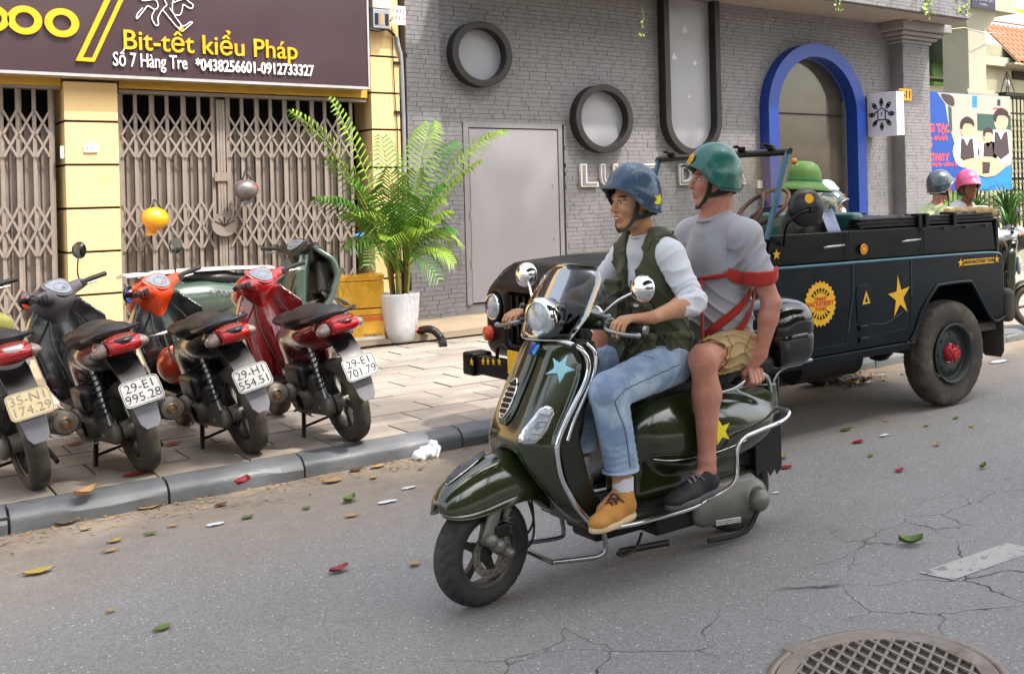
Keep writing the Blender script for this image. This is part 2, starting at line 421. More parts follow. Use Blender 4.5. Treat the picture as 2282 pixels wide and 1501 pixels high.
def asphalt():
    m = bpy.data.materials.new('asphalt'); m.use_nodes = True; T = NT(m); b = T.n['Principled BSDF']
    tc = T.add('TexCoord'); P = tc.outputs['Object']
    def noise(s, d=4., r_=.6):
        n = T.add('TexNoise', i_Scale=s, i_Detail=d, i_Roughness=r_); T.link(P, n.inputs['Vector']); return n.outputs['Fac']
    def rng(v, a, c, lo=0., hi=1.):
        n = T.add('MapRange', i_From_Min=a, i_From_Max=c, i_To_Min=lo, i_To_Max=hi); T.link(v, n.inputs['Value']); return n.outputs[0]
    def mix(f, a, c):
        n = T.add('Mix', data_type='RGBA'); T.link(f, n.inputs['Factor'])
        for k, v in (('A', a), ('B', c)):
            if isinstance(v, tuple): n.inputs[k].default_value = (*v, 1)
            else: T.link(v, n.inputs[k])
        return n.outputs['Result']
    def math_(op, a, c):
        n = T.add('Math', operation=op)
        for i, v in enumerate((a, c)):
            if isinstance(v, (int, float)): n.inputs[i].default_value = v
            else: T.link(v, n.inputs[i])
        return n.outputs[0]
    sx = T.add('SeparateXYZ'); T.link(P, sx.inputs[0])
    base = mix(rng(noise(.55), .35, .65), lin('#7a7774'), lin('#8f8b87'))
    vo = T.add('TexVoronoi', i_Scale=150.); T.link(P, vo.inputs['Vector'])
    wn_ = T.add('TexWhiteNoise'); T.link(vo.outputs['Color'], wn_.inputs['Vector'])
    st = mix(rng(wn_.outputs['Value'], .0, 1.), lin('#626060'), lin('#9a9796'))
    base = mix(.55 if False else rng(noise(40.), .2, .8, .35, .7), base, st)
    v2 = T.add('TexVoronoi', i_Scale=70.); T.link(P, v2.inputs['Vector'])
    w2 = T.add('TexWhiteNoise'); T.link(v2.outputs['Color'], w2.inputs['Vector'])
    sp = math_('MULTIPLY', rng(w2.outputs['Value'], .90, .94), rng(v2.outputs['Distance'], .33, .2))
    base = mix(math_('MULTIPLY', sp, .85), base, lin('#d3d1d4'))
    # brown dust along the kerb, thinning towards the middle of the road
    dd = math_('ADD', rng(sx.outputs['Y'], 4.3, 6.5), math_('MULTIPLY', math_('SUBTRACT', noise(1.3, 6., .7), .5), 1.1))
    base = mix(math_('MULTIPLY', rng(dd, .25, 1.), .8), base, mix(rng(noise(9.), .35, .7), lin('#83725f'), lin('#998772')))
    # cracks
    wv = T.add('TexNoise', i_Scale=2.2, i_Detail=4.); T.link(P, wv.inputs['Vector'])
    vm = T.add('VectorMath', operation='MULTIPLY_ADD'); T.link(wv.outputs['Color'], vm.inputs[0]); vm.inputs[1].default_value = (.45, .45, 0); T.link(P, vm.inputs[2])
    vc = T.add('TexVoronoi', feature='DISTANCE_TO_EDGE', i_Scale=2.4); T.link(vm.outputs[0], vc.inputs['Vector'])
    area = math_('MULTIPLY', rng(sx.outputs['Y'], 3.7, 3.2), rng(noise(.9), .44, .54))
    ck = math_('MULTIPLY', rng(vc.outputs['Distance'], .011, .004), area)
    base = mix(ck, base, lin('#2c2a2b'))
    T.link(base, b.inputs['Base Color']); b.inputs['Roughness'].default_value = .82
    h = math_('SUBTRACT', math_('ADD', vo.outputs['Distance'], math_('MULTIPLY', noise(22.), .6)), math_('MULTIPLY', ck, 1.5))
    bp = T.add('Bump', i_Strength=.55, i_Distance=.004); T.link(h, bp.inputs['Height']); T.link(bp.outputs[0], b.inputs['Normal'])
    return m
MT['asphalt'] = asphalt()
defm('tile_a', '#8d847b', .75, var=.14, vscale=4, bump=.2, bscale=50, col2='#9b9084', c2lo=.45, c2hi=.6, c2scale=1.7)
defm('tile_b', '#817972', .75, var=.14, vscale=4, bump=.2, bscale=50, col2='#908476', c2lo=.45, c2hi=.65, c2scale=2.1)
defm('tile_c', '#958c83', .75, var=.14, vscale=5, bump=.2, bscale=50, col2='#8b7a6c', c2lo=.5, c2hi=.7, c2scale=1.3)
defm('tile_bed', '#6a5d52', .95, var=.2, vscale=6)
defm('concrete', '#93846f', .9, var=.14, vscale=2.5, bump=.4, bscale=25, col2='#8f7a64', c2lo=.5, c2hi=.65, c2scale=1.4)
defm('kerb', '#66696c', .45, var=.16, vscale=14, bump=.25, bscale=70, col2='#77716a', c2lo=.6, c2hi=.78, c2scale=4)
defm('kerb_joint', '#3d3833', .95)
defm('road_paint', '#a7a49e', .75, var=.12, vscale=14, col2='#77757a', c2lo=.56, c2hi=.62, c2scale=16)
defm('iron', '#8d8175', .55, .35, var=.2, vscale=14, col2='#6d5f52', c2lo=.5, c2hi=.7, c2scale=5, bump=.3)
defm('iron_dark', '#3d3530', .7, .2, var=.2, vscale=12)
defm('leaf_green', '#5c7428', .5, var=.25, vscale=20)
defm('leaf_yellow', '#a99548', .6, var=.25, vscale=20)
defm('leaf_tan', '#b08c5e', .7, var=.2, vscale=20)
defm('leaf_red', '#8e1f25', .5, var=.25, vscale=25)
defm('leaf_brown', '#5d3a24', .7, var=.2)
defm('paper', '#d8dade', .7, var=.08, vscale=30)

# ------------------------------------------------ ground
KERB_Y = 6.52
def struct(name, mb, m, **k): return mb.out(name, m, None, kind='structure', **k)
struct('road', MB().sheet([[(-60, -45, 0), (90, -45, 0)][::1], [(-60, KERB_Y + .02, 0), (90, KERB_Y + .02, 0)]]), 'asphalt')
struct('ground', MB().sheet([[(-60, -45, -.05), (90, -45, -.05)], [(-60, 70, -.05), (90, 70, -.05)]]), 'concrete')
walk = MB().span((-30, KERB_Y + .2, -.04), (60, 12.6, .105)).out('sidewalk', 'tile_bed', None, kind='structure')
# paving slabs in staggered rows; every one laid a little unevenly
tile_me = {}
TL, TW = .48, .34; y = KERB_Y + .172; row = 0
base_tiles = []
for k in range(3):
    t = MB().box((0, 0, 0), (TL - .012, TW - .012, .03)); me = bpy.data.meshes.new('tile'); me.from_pydata([tuple(p) for p in t.v], [], t.f); me.materials.append(MT['tile_' + 'abc'[k]]); base_tiles.append(me)
rest = MB()
while y + TW < 11.0:
    x = -.9 + (row % 2) * .24
    while x < 15.5:
        c = (x + TL / 2, y + TW / 2, .105 + random.uniform(-.0035, .0035))
        if x < 8.6:
            o = link('paving_slab', random.choice(base_tiles), walk); o.location = c; o.rotation_euler = (random.uniform(-.004, .004), random.uniform(-.004, .004), random.uniform(-.004, .004))
        else: rest.box(c, (TL - .012, TW - .012, .03))
        x += TL
    y += TW; row += 1
rest.out('paving_slab', 'tile_a', walk, kind='stuff')
for a, b in ((-30, -.95), (15.6, 60)): MB().span((a, KERB_Y + .21, .1), (b, 11, .119)).out('paving', 'tile_b', walk)
# rough concrete apron by the houses
P = []
for i in range(60):
    P.append([(-6 + i * .5, 10.93 + j * .17 + (random.uniform(-.09, .05) if j == 0 else 0), .122 + (.02 * j / 8) + random.uniform(0, .006)) for j in range(9)])
MB().sheet(P, .05).out('concrete_apron', 'concrete', walk)
kerb = MB().span((-30, KERB_Y + .02, -.04), (60, KERB_Y + .165, .085)).out('kerb', 'kerb_joint', None, kind='structure')
xs = [-1.1, -.05, .86, 1.42 + .03, 2.38, 3.4, 4.4]
xs = [onZ(40, 1165, .12).x - 1.0 * k for k in (2, 1)] + [onZ(40, 1165, .12).x, onZ(399, 1090, .12).x, onZ(705, 1032, .12).x]
while xs[-1] < 16: xs.append(xs[-1] + 1.0)
for a, b in zip(xs, xs[1:]):
    m = MB(); h = .118 + random.uniform(-.004, .004); y0 = KERB_Y + random.uniform(-.006, .006)
    n = max(2, int((b - a) / .12)); secs = []
    for i in range(n + 1):
        x = a + .006 + (b - a - .012) * i / n; w = random.uniform(-.004, .004) if 0 < i < n else 0
        chip = random.uniform(.003, .009) if random.random() < .12 else 0
        secs.append([Vector((x, y0 + w, -.03)), Vector((x, y0 + w, h - .062 - chip)), Vector((x, y0 + .022 + w + chip, h - .03)), Vector((x, y0 + .065 + w, h - .004)), Vector((x, y0 + .168, h + .002)), Vector((x, y0 + .168, -.03))])
    m.loft(secs, True, False).out('kerb_stone', 'kerb', kerb, bevel=.004)
# lane marking
pm = [onZ(2048, 1275, .004), onZ(2125, 1291, .004)]; d = (onZ(2282, 1215, 0) - (pm[0] + pm[1]) / 2).normalized()
MB().raw([pm[0], pm[1], pm[1] + d * 3, pm[0] + d * 3], [[0, 1, 2, 3]]).out('lane_marking', 'road_paint', None, kind='structure')

# manhole cover
mc = onZ(1975, 1560, 0); MC = Vector((mc.x, mc.y, 0)); MR = .33
MC = (onZ(1735, 1490, 0) + onZ(2210, 1490, 0)) / 2 + Vector((VD.x, VD.y, 0)) * -.10
mh = thing('manhole_cover', 'round iron manhole cover with a diamond grid set into the cracked asphalt', 'manhole cover', MC)
MB().lathe([(.40, .004), (.405, .012), (.385, .016), (.375, .010), (.375, .004)], MC, n=48).out('rim', 'iron', mh)
MB().lathe([(0, .005), (.372, .005)], MC, n=48, sm=False).out('plate', 'iron_dark', mh)
MB().lathe([(.37, .004), (.37, .014), (.31, .014), (.31, .006)], MC, n=48, sm=False).out('border', 'iron', mh)
g = MB()
for a in (R(28), R(-28 + 90 + 20)):
    dx, dy = math.cos(a), math.sin(a)
    for k in range(-6, 7):
        o_ = k * .05
        if abs(o_) < .305:
            L = math.sqrt(.31 ** 2 - o_ * o_); g.box((MC.x - dy * o_, MC.y + dx * o_, .0095 + (.0012 if a > 1 else 0)), (2 * L, .011, .009), a)
g.out('grid', 'iron', mh)
for a in (R(95), R(275)):
    MB().box((MC.x + .395 * math.cos(a), MC.y + .395 * math.sin(a), .011), (.055, .1, .014), a).out('lug', 'iron', mh, bevel=.004)

# ------------------------------------------------ fallen leaves and litter
def leaf(px, py, L, col, label, rot=None, curl=.3, z=.004, cat='leaf'):
    zz = .125 if z == 'walk' else z
    p = onZ(px, py, zz); t = thing('fallen_leaf', label, cat, (p.x, p.y, zz)); a = random.uniform(0, 6.28) if rot is None else rot
    P = []; n, m = 9, 5
    for i in range(n + 1):
        u = i / n; w = L * .3 * math.sin(math.pi * min(1, u * 1.02)) ** .75 + .0015
        r_ = []
        for j in range(m):
            v = j / (m - 1) * 2 - 1; x = (u - .5) * L; yy = v * w; h = .003 + curl * L * (abs(v) ** 1.6 * .16 + (u - .45) ** 2 * .5) + random.uniform(0, .0025)
            r_.append((p.x + x * math.cos(a) - yy * math.sin(a), p.y + x * math.sin(a) + yy * math.cos(a), zz + h))
        P.append(r_)
    MB().sheet(P, .0008).out('blade', 'leaf_' + col, t)
    MB().curve([(p.x + (-.62) * L * math.cos(a), p.y - .62 * L * math.sin(a), zz + .006), (p.x - .45 * L * math.cos(a), p.y - .45 * L * math.sin(a), zz + .006 + curl * L * .12)], .0012, 4, 2).out('stalk', 'leaf_brown', t)
    return t
LV = [
 (540, 1078, .13, 'red', 'large red leaf leaning against the kerb below the orange motorbike', .9, .8, 'walk'),
 (300, 1058, .12, 'red', 'red leaf on the pavement beside the rear tyre of the black motorbike', .1, .2, 'walk'),
 (166, 990, .10, 'red', 'dark red leaf on the pavement under the silencer of the white tailed motorbike', 0, .2, 'walk'),
 (384, 990, .10, 'red', 'brownish red leaf on the pavement between the black and the orange motorbike', .2, .2, 'walk'),
 (190, 1104, .13, 'tan', 'curled tan leaf lying on top of the kerb', .5, 1.2, 'walk'),
 (334, 1131, .11, 'tan', 'pale tan leaf in the gutter below the kerb', .1, .25, .004),
 (148, 1166, .12, 'tan', 'tan leaf in the gutter dust near the kerb joint', -.2, .5, .004),
 (190, 1180, .06, 'tan', 'small tan leaf just off the gutter beside the larger tan one', -.6, .5, .004),
 (85, 1275, .12, 'yellow', 'yellow leaf alone on the asphalt nearest the lower corner', 0, .3, .004),
 (256, 1206, .07, 'yellow', 'small yellow leaf on the asphalt below the curled tan leaf', .3, .3, .004),
 (335, 1190, .06, 'green', 'small green and yellow leaf on the asphalt between two pale ones', .1, .3, .004),
 (385, 1172, .05, 'tan', 'tiny tan leaf on the asphalt right of the small green one', 0, .3, .004),
 (552, 1153, .07, 'green', 'narrow lime green leaf on the asphalt below the red leaf at the kerb', .5, .2, .004),
 (492, 1126, .07, 'brown', 'thin brown leaf on the asphalt left of the lime green leaf', .3, .4, .004),
 (683, 1133, .05, 'green', 'round green leaf on the asphalt in line with the white scrap', .2, .3, .004),
 (778, 1116, .10, 'green', 'green and yellow curled leaf on the asphalt left of the front wheel', .7, .9, .004),
 (783, 1150, .07, 'tan', 'tan leaf on the asphalt just below the curled green and yellow one', 0, .3, .004),
 (755, 1272, .09, 'red', 'dark red crumpled leaf on the asphalt left of the scooter tyre', .2, .8, .004),
 (925, 1258, .06, 'tan', 'orange tan leaf on the asphalt close to the scooter front tyre', .4, .6, .004),
 (362, 1400, .07, 'green', 'green leaf on the open asphalt nearest the camera at the left', .4, .3, .004),
 (245, 1228, .06, 'tan', 'tan leaf on the asphalt below the small yellow leaf', .1, .3, .004),
 (247, 1362, .04, 'tan', 'tiny orange leaf far out on the asphalt', .5, .6, .004),
 (742, 1073, .12, 'tan', 'long pale tan leaf in the gutter below the red motorbike', .1, .4, .004),
 (795, 1048, .09, 'brown', 'brown speckled leaf at the foot of the kerb below the red motorbike', .15, .4, .004),
 (843, 1040, .10, 'tan', 'broad tan leaf at the kerb foot left of the white bag', .3, .3, .004),
 (832, 1065, .06, 'yellow', 'small yellow leaf below the broad tan one', .6, .4, .004),
 (937, 1046, .04, 'green', 'small green leaf on the asphalt under the white bag', .2, .3, .004),
 (2030, 1212, .11, 'green', 'folded lime green leaf on the asphalt between scooter and lane marking', -.75, 1.3, .004),
 (2190, 1043, .06, 'green', 'small round green leaf standing on the asphalt above the lane marking', .2, 1.6, .004),
 (2004, 1049, .07, 'red', 'small red leaf on the asphalt right of the scooter mudflaps', .1, .4, .004),
 (1912, 985, .09, 'red', 'flat pinkish red leaf on the asphalt beneath the jeep side', 0, .2, .004),
 (1752, 1042, .08, 'red', 'pink red leaf on the asphalt just behind the scooter mudflap', 0, .2, .004),
 (1744, 1020, .08, 'tan', 'tan leaf on the asphalt beside the pink red leaf behind the scooter', .8, .6, .004),
 (2088, 992, .06, 'tan', 'tan leaf on the asphalt in front of the jeep rear wheel', .8, .6, .004),
 (1885, 958, .10, 'green', 'green leaf on the asphalt in the shade of the jeep', .1, .3, .004),
 (1728, 986, .06, 'yellow', 'yellow leaf on the asphalt right of the scooter rear bar', .2, .3, .004),
 (2130, 932, .06, 'green', 'small green leaf on the asphalt below the jeep tyre', .2, .3, .004),
 (1975, 938, .05, 'yellow', 'yellow leaf on the asphalt under the jeep sill', .2, .3, .004),
 (2065, 948, .06, 'yellow', 'yellow green leaf on the asphalt left of the jeep tyre contact', .2, .3, .004),
 (2165, 950, .05, 'yellow', 'tiny yellow leaf on the asphalt right of the jeep tyre contact', .2, .3, .004),
 (1940, 1016, .05, 'green', 'tiny green leaf on the asphalt above the small red leaf', .2, .3, .004),
]
for l in LV: leaf(l[0], l[1], l[2], l[3], l[4], l[5], l[6], l[7])
def scrap(px, py, L, W, label, z=.004, h=.004, name='paper_scrap', cat='litter', m='paper', rot=0.):
    p = onZ(px, py, z); P = []
    for i in range(8):
        r_ = []
        for j in range(6):
            u, v = i / 7 - .5, j / 5 - .5; k = 1 - .5 * (abs(u) * 2) ** 3; a, b = u * L, v * W * k
            r_.append((p.x + a * math.cos(rot) - b * math.sin(rot), p.y + a * math.sin(rot) + b * math.cos(rot), z + .002 + random.uniform(0, h)))
        P.append(r_)
    return tag(MB().sheet(P, .0008).out(name, m), label, cat)
scrap(863, 1118, .10, .05, 'torn white paper scrap flat on the asphalt left of the scooter')
scrap(910, 1087, .08, .04, 'oval white paper scrap on the asphalt below the kerb bag')
scrap(480, 1168, .08, .05, 'flattened pale paper disc on the asphalt')
scrap(1970, 970, .08, .04, 'white paper scrap on the asphalt before the jeep')
scrap(1728, 1098, .04, .02, 'tiny white scrap on the asphalt right of the scooter engine')
scrap(2225, 806, .22, .1, 'white paper piece on the dirt behind the jeep mudflap')
# crumpled plastic bag by the kerb
b = SDF((-.13, -.13, -.02), (.13, .13, .16), .006)
b.ell((0, 0, .04), (.075, .06, .045)); b.ell((.03, 0, .075), (.035, .03, .045), .02); b.ell((-.05, .01, .03), (.05, .05, .03), .01)
b.wob(lambda X, Y, Z: .008 * np.sin(70 * X + 30 * Y + 40 * Z) * np.sin(60 * Y - 50 * Z + 2) + .005 * np.sin(140 * X - 90 * Z))
o = b.out('plastic_bag', 'paper', local=True, relax=0); p = onZ(955, 1020, 0); o.location = (p.x, p.y, -.01)
tag(o, 'crumpled white plastic bag lying against the kerb', 'bag')
# heap of dry leaves and rubbish behind the jeep
m = MB()
for i in range(200):
    p = onZ(1890 + random.gauss(0, 40), 848 + random.gauss(0, 8), 0); a = random.uniform(0, 6.28); L = random.uniform(.02, .05); m.cm = random.choice([0, 0, 0, 1, 2, 3, 4])
    z0 = abs(random.gauss(0, .02)) + .006
    q = [Vector((L, 0, random.uniform(-.01, .02))), Vector((0, L * .5, random.uniform(-.01, .01))), Vector((-L, 0, random.uniform(-.01, .02))), Vector((0, -L * .5, 0))]
    m.raw([Vector((v.x * math.cos(a) - v.y * math.sin(a), v.x * math.sin(a) + v.y * math.cos(a), v.z + z0)) + Vector((p.x, p.y, 0)) for v in q], [[0, 1, 2, 3]])
defm('trash_green', '#1f6b3a', .5); 
m.out('leaf_litter', ['leaf_tan', 'leaf_brown', 'paper', 'trash_green', 'leaf_yellow'], None, kind='stuff')
# dry crumbs along the gutter
m = MB()
for i in range(1900):
    x = random.uniform(-.5, 9); y = KERB_Y - abs(random.gauss(0, .14)) - .01; a = random.uniform(0, 6.28); L = random.uniform(.004, .016); m.cm = random.choice([0, 0, 1, 2])
    m.raw([(x + L * math.cos(a + k * 2.09), y + L * .8 * math.sin(a + k * 2.09), .005 + random.uniform(0, .006)) for k in range(3)], [[0, 1, 2]])
m.out('gutter_debris', ['leaf_tan', 'leaf_brown', 'concrete'], None, kind='stuff')
# ------------------------------------------------ yellow house
WY = 12.29
yh = thing('yellow_house', 'yellow rendered shop house front with closed folding gates', 'building', (3, WY, 0))
def span(a, b, name, m, par, **k): return MB().span(a, b).out(name, m, par, **k)
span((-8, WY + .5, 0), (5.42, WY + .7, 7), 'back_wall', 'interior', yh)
span((-8, WY + .06, 2.8), (5.42, WY + .49, 7), 'wall', 'yellow_wall', yh)
span((1.1, WY - .02, 2.80), (1.99, WY + .055, 2.93), 'lintel', 'yellow_dark', yh)
span((2.48, WY - .02, 2.80), (4.99, WY + .055, 2.95), 'lintel', 'yellow_dark', yh)
MB().curve([(2.5, WY - .05, 2.84), (2.7, WY - .08, 2.81), (2.95, WY - .05, 2.86)], .006, 6).out('loose_cable', 'yellow_dark', yh)
def banded(x0, x1, zs, y0, y1, par):
    MB().span((x0 + .012, y0 + .02, .1), (x1 - .012, y1, zs[-1])).out('pier_core', 'joint', par)
    for a, b in zip(zs, zs[1:]): MB().span((x0, y0, a + .011), (x1, y1 - .01, b - .011)).out('pier_block', 'yellow_wall', par, bevel=.006)
zl = [.1, .14, .49, .84, 1.185, 1.54, 1.90, 2.44 + .0, 2.83]
zl = [.1] + [onY(200, py, WY).z for py in (738, 656, 561, 464, 368, 272)] + [onY(200, 182, WY).z]
banded(2.0, 2.455, zl, WY - .07, WY + .45, yh)
span((1.99, WY - .085, 2.87), (2.465, WY + .05, 2.91), 'pier_cap', 'stone_band', yh, bevel=.006)
zr = [.1] + [onY(855, py, WY).z for py in (700, 620, 540, 457, 374, 290, 209, 128)]
d_ = zr[-1] - zr[-2]
while zr[-1] < 6.5: zr.append(zr[-1] + d_)
banded(5.02, 5.36, zr, WY - .06, WY + .45, yh)
span((-8, WY - .07, .1), (1.1, WY + .45, 2.83), 'pier_block', 'yellow_wall', yh)
# switch plate on the pier, bell push in the reveal
sp = onY(202, 331, WY - .07)
o = MB().box((sp.x, WY - .08, sp.z), (.125, .018, .082)).out('switch_plate', 'sign_white', None, bevel=.006); tag(o, 'small cream switch plate on the yellow pier between the gates', 'switch plate')
for dx in (-.03, .012): c = MB().cyl((sp.x + dx, WY - .094, sp.z - .002), (sp.x + dx, WY - .085, sp.z - .002), .006).out('screw', 'dark_gap', o)
sp = onY(137, 340, WY)
tag(MB().span((1.965, WY - .06, sp.z - .06), (1.995, WY - .02, sp.z + .06)).out('door_bell', 'sign_white', None, bevel=.005), 'narrow white bell push on the reveal left of the yellow pier', 'bell')

def gate(x0, x1, zt, posts, label):
    g = thing('folding_gate', label, 'gate', ((x0 + x1) / 2, WY + .1, .12))
    span((x0, WY + .0, zt - .035), (x1, WY + .16, zt), 'top_rail', 'gate_metal', g)
    span((x0, WY + .02, .12), (x1, WY + .14, .15), 'floor_rail', 'dark_steel', g)
    me = None; xs = posts; yb = WY + .06
    zs = onY(400, 288, WY).z
    prev = None
    for i, x in enumerate(xs):
        MB().span((x - .016, yb - .015, .15), (x + .016, yb + .012, zt - .035)).out('upright', 'gate_metal', g)
        if i % 2 == 0: MB().span((x + .02, yb + .005, .15), (x + .034, yb + .02, zt - .035)).out('upright', 'gate_metal', g)
        if prev is not None:
            a, b = prev, x; mid = (a + b) / 2; j = random.uniform(-.01, .01)
            # sheet leaf behind, folded lengthwise
            MB().sheet([[(a + .012, yb + .05, z), (mid + j - .01, yb + .085, z), (mid + j, yb + .06, z), (b - .012, yb + .052, z)] for z in (.15, zs)], .003, False).out('sheet_leaf', 'gate_sheet', g)
        prev = x
    bands = [(2.44, .36, 2), (1.46, .36, 2), (.52, .36, 1)]
    bands = [(onY(300, 253, WY).z, onY(300, 350, WY).z), (onY(300, 455, WY).z, onY(300, 560, WY).z), (.86, .42)]
    for a, b in zip(xs, xs[1:]):
        w = b - a
        for zt_, zb_ in bands:
            h2 = (zt_ - zb_) / 2
            for q in range(2):
                za, zb = zt_ - q * h2, zt_ - (q + 1) * h2
                for s_, (p0, p1) in enumerate((((a + .01, za), (b - .01, zb)), ((a + .01, zb), (b - .01, za)))):
                    L = math.hypot(p1[0] - p0[0], p1[1] - p0[1]); ang = math.atan2(p1[1] - p0[1], p1[0] - p0[0])
                    Mx = Matrix.Rotation(-ang, 3, 'Y')
                    MB().box(((p0[0] + p1[0]) / 2, yb - .026 - .007 * s_, (p0[1] + p1[1]) / 2), (L, .005, .021), M=Mx).out('lattice_bar', 'gate_metal', g)
    return g
px_posts = [4, 40, 76, 112]
xl = [onY(p, 225, WY + .05).x for p in (-105, -68, -32, 2, 38, 75, 111)] 
gate(1.1, 1.99, onY(60, 188, WY).z, xl, 'grey folding lattice gate left of the plain yellow pier')
xr = [onY(265 + 35.3 * k, 215, WY + .05).x for k in range(6)] + [onY(472, 220, WY + .05).x]
xr2 = [onY(505, 220, WY + .05).x]; 
while xr2[-1] < 4.8: xr2.append(xr2[-1] + .147)
g2 = gate(2.48, 4.99, onY(400, 205, WY).z, xr, 'long grey folding lattice gate between the two yellow piers')
g3 = g2
def gate_more(g, xs):
    # the right leaf: same members, parented to the same gate
    n0 = set(bpy.data.objects); t = gate(2.5, 2.52, onY(400, 205, WY).z, xs, 'tmp')
    for o in [o for o in bpy.data.objects if o not in n0 and o is not t]:
        if o.name.startswith('top_rail') or o.name.startswith('floor_rail'): bpy.data.objects.remove(o); continue
        o.parent = g; 
        o.location = t.location - g.location
    bpy.data.objects.remove(t)
gate_more(g2, xr2)
zt = onY(490, 222, WY).z
for x in (xr[-1] + .045, (xr[-1] + xr2[0]) / 2, xr2[0] - .045):
    span((x - .012, WY + .02, .15), (x + .012, WY + .05, zt), 'meeting_stile', 'gate_metal', g2)
mx = (xr[-1] + xr2[0]) / 2; lp = onY(495, 393, WY)
span((mx - .075, WY - .0, lp.z - .05), (mx + .075, WY + .018, lp.z + .04), 'lock_plate', 'gate_sheet', g2)
ep = onY(497, 500, WY)
em = MB().cyl((mx, WY - .03, ep.z), (mx, WY - .0, ep.z), .125, n=32).out('emblem_disc', 'gate_sheet', g2)
for q in range(5):
    a = R(-60 + 30 * q)
    MB().box((mx + .06 * math.sin(a), WY - .034, ep.z + .03 * math.cos(a)), (.008, .006, .1), M=Matrix.Rotation(a, 3, 'Y')).out('emblem_line', 'dark_gap', em)
MB().ring(ell2(.125, .125, 32), ell2(.115, .115, 32), facing((mx, WY - .031, ep.z)), .006).out('emblem_rim', 'gate_metal', em)

# ------------------------------------------------ shop sign
SY = 12.05
sg = thing('shop_sign', 'dark brown restaurant fascia sign with yellow and white raised letters', 'sign', (3, SY, 2.93))
sz = onY(400, 174, SY).z; sx1 = onY(818, 100, SY).x
span((-6, SY, sz), (sx1, SY + .2, 5.6), 'panel', 'sign_brown', sg)
span((-6, SY - .012, sz - .03), (sx1 + .02, SY + .2, sz - .002), 'frame_bottom', 'alu', sg)
span((sx1 + .002, SY - .012, sz), (sx1 + .022, SY + .2, 5.6), 'frame_side', 'alu', sg)
def donut(px, py, wpx, name='letter'):
    c = onY(px, py, SY); r_ = (onY(px + wpx / 2, py, SY).x - onY(px - wpx / 2, py, SY).x) / 2
    MB().ring(ell2(r_, r_ * .98, 40), ell2(r_ * .55, r_ * .55, 40), facing((c.x, SY - .002, c.z)), .03).out(name, 'sign_yellow', sg)
donut(-17, 42, 74); donut(54, 46, 78); donut(137, 52, 77)
def poly(pts, Y=SY): return [(onY(a, b, Y).x, onY(a, b, Y).z) for a, b in pts]
F0 = frame((0, SY - .002, 0), (1, 0, 0), (0, -1, 0))
so = poly([(168, 136), (209, 139), (288, -30), (246, -30)]); si = poly([(183, 129), (204, 130), (277, -30), (260, -30)])
MB().ring(so, si, F0, .03).out('slash', 'sign_yellow', sg)
def tx(body, pxl, pxr, py, hpx, m, bold, sx=1., depth=.02, sh=0., name='lettering'):
    a, b = onY(pxl, py, SY), onY(pxr, py, SY); h = onY((pxl + pxr) / 2, py - hpx / 2, SY).z - onY((pxl + pxr) / 2, py + hpx / 2, SY).z
    o = text(body, h * 1.35, m, sg, facing(((a.x + b.x) / 2, SY - .004 - depth / 2, (a.z + b.z) / 2)), depth, bold=bold, name=name, shear=sh)
    xs = [v.co.x for v in o.data.vertices]; w = max(xs) - min(xs); cx = (max(xs) + min(xs)) / 2; k = (b.x - a.x) / w
    tcx = (a.x + b.x) / 2 - 3
    for v in o.data.vertices: v.co.x = tcx + (v.co.x - cx) * k
    return o
tx('Bit-tết kiểu Pháp', 275, 661, 104, 44, 'sign_yellow', .0015, name='tagline')
tx('Số 7 Hàng Tre', 251, 416, 138, 32, 'sign_white', .001, name='address')
tx('*0438256601-0912733327', 435, 698, 153, 26, 'sign_white', .003, name='phone_numbers')
# outline drawing of striding legs (a plain stand-in for the shop's figure)
m = MB()
def pl(pts, r_=.006): m.curve([onY(a, b, SY - .012) for a, b in pts], r_, 5, 4)
pl([(303, -12), (318, 2), (345, 0), (352, 14), (345, 22), (330, 14), (322, 22), (308, 40), (304, 42), (306, 32), (318, 18)])
pl([(345, 22), (338, 40), (347, 57), (353, 55), (352, 40), (362, 22), (372, 12)])
pl([(362, 22), (380, 44), (396, 62), (404, 58), (392, 40), (378, 18)])
pl([(396, 62), (405, 70), (412, 66), (428, 52), (424, 50), (412, 58), (404, 58)])
pl([(384, 8), (386, 30), (402, 33), (408, 10)]); pl([(408, 10), (425, 20), (430, 12), (420, 4), (410, -2), (384, 8)])
pl([(372, 12), (360, -12)]); pl([(384, 8), (392, -12)])
m.out('figure_outline', 'sign_white', sg)

# ------------------------------------------------ meter box, pipe and cable between the houses
mb = thing('meter_box', 'old grey electricity meter box fixed high on the yellow pier', 'meter box', (5.16, WY - .2, 3.6))
p = onY(840, 65, WY - .15)
span((5.0, WY - .22, p.z + .0), (5.2, WY - .07, p.z + .22), 'case', 'pvc', mb, bevel=.008); span((5.0, WY - .21, p.z + .23), (5.22, WY - .07, 4.4), 'upper_case', 'alu', mb, bevel=.008)
for k in range(3): span((5.02 + k * .06, WY - .226, p.z + .04), (5.06 + k * .06, WY - .218, p.z + .17), 'window', ['dark_gap', 'stone_band', 'dark_gap'][k], mb)
p = onY(886, 35, WY - .2); w = .085
bp = thing('number_board', 'small white board with red numbers beside the meter box', 'sign', (p.x, WY - .2, p.z))
c = onY(887, 35, WY - .2)
span((c.x - .085, WY - .215, c.z - .11), (c.x + .085, WY - .2, c.z + .11), 'board', 'sign_white', bp, bevel=.007)
defm('red_ink', '#9c3a2c', .7)
text('P432', .075, 'red_ink', bp, facing((c.x, WY - .217, c.z + .045)), .002); text('693 H', .075, 'red_ink', bp, facing((c.x + .005, WY - .217, c.z - .035)), .002)
dp = thing('downpipe', 'grey plastic pipe running down between the yellow and the grey house', 'pipe', (5.4, WY - .05, 0))
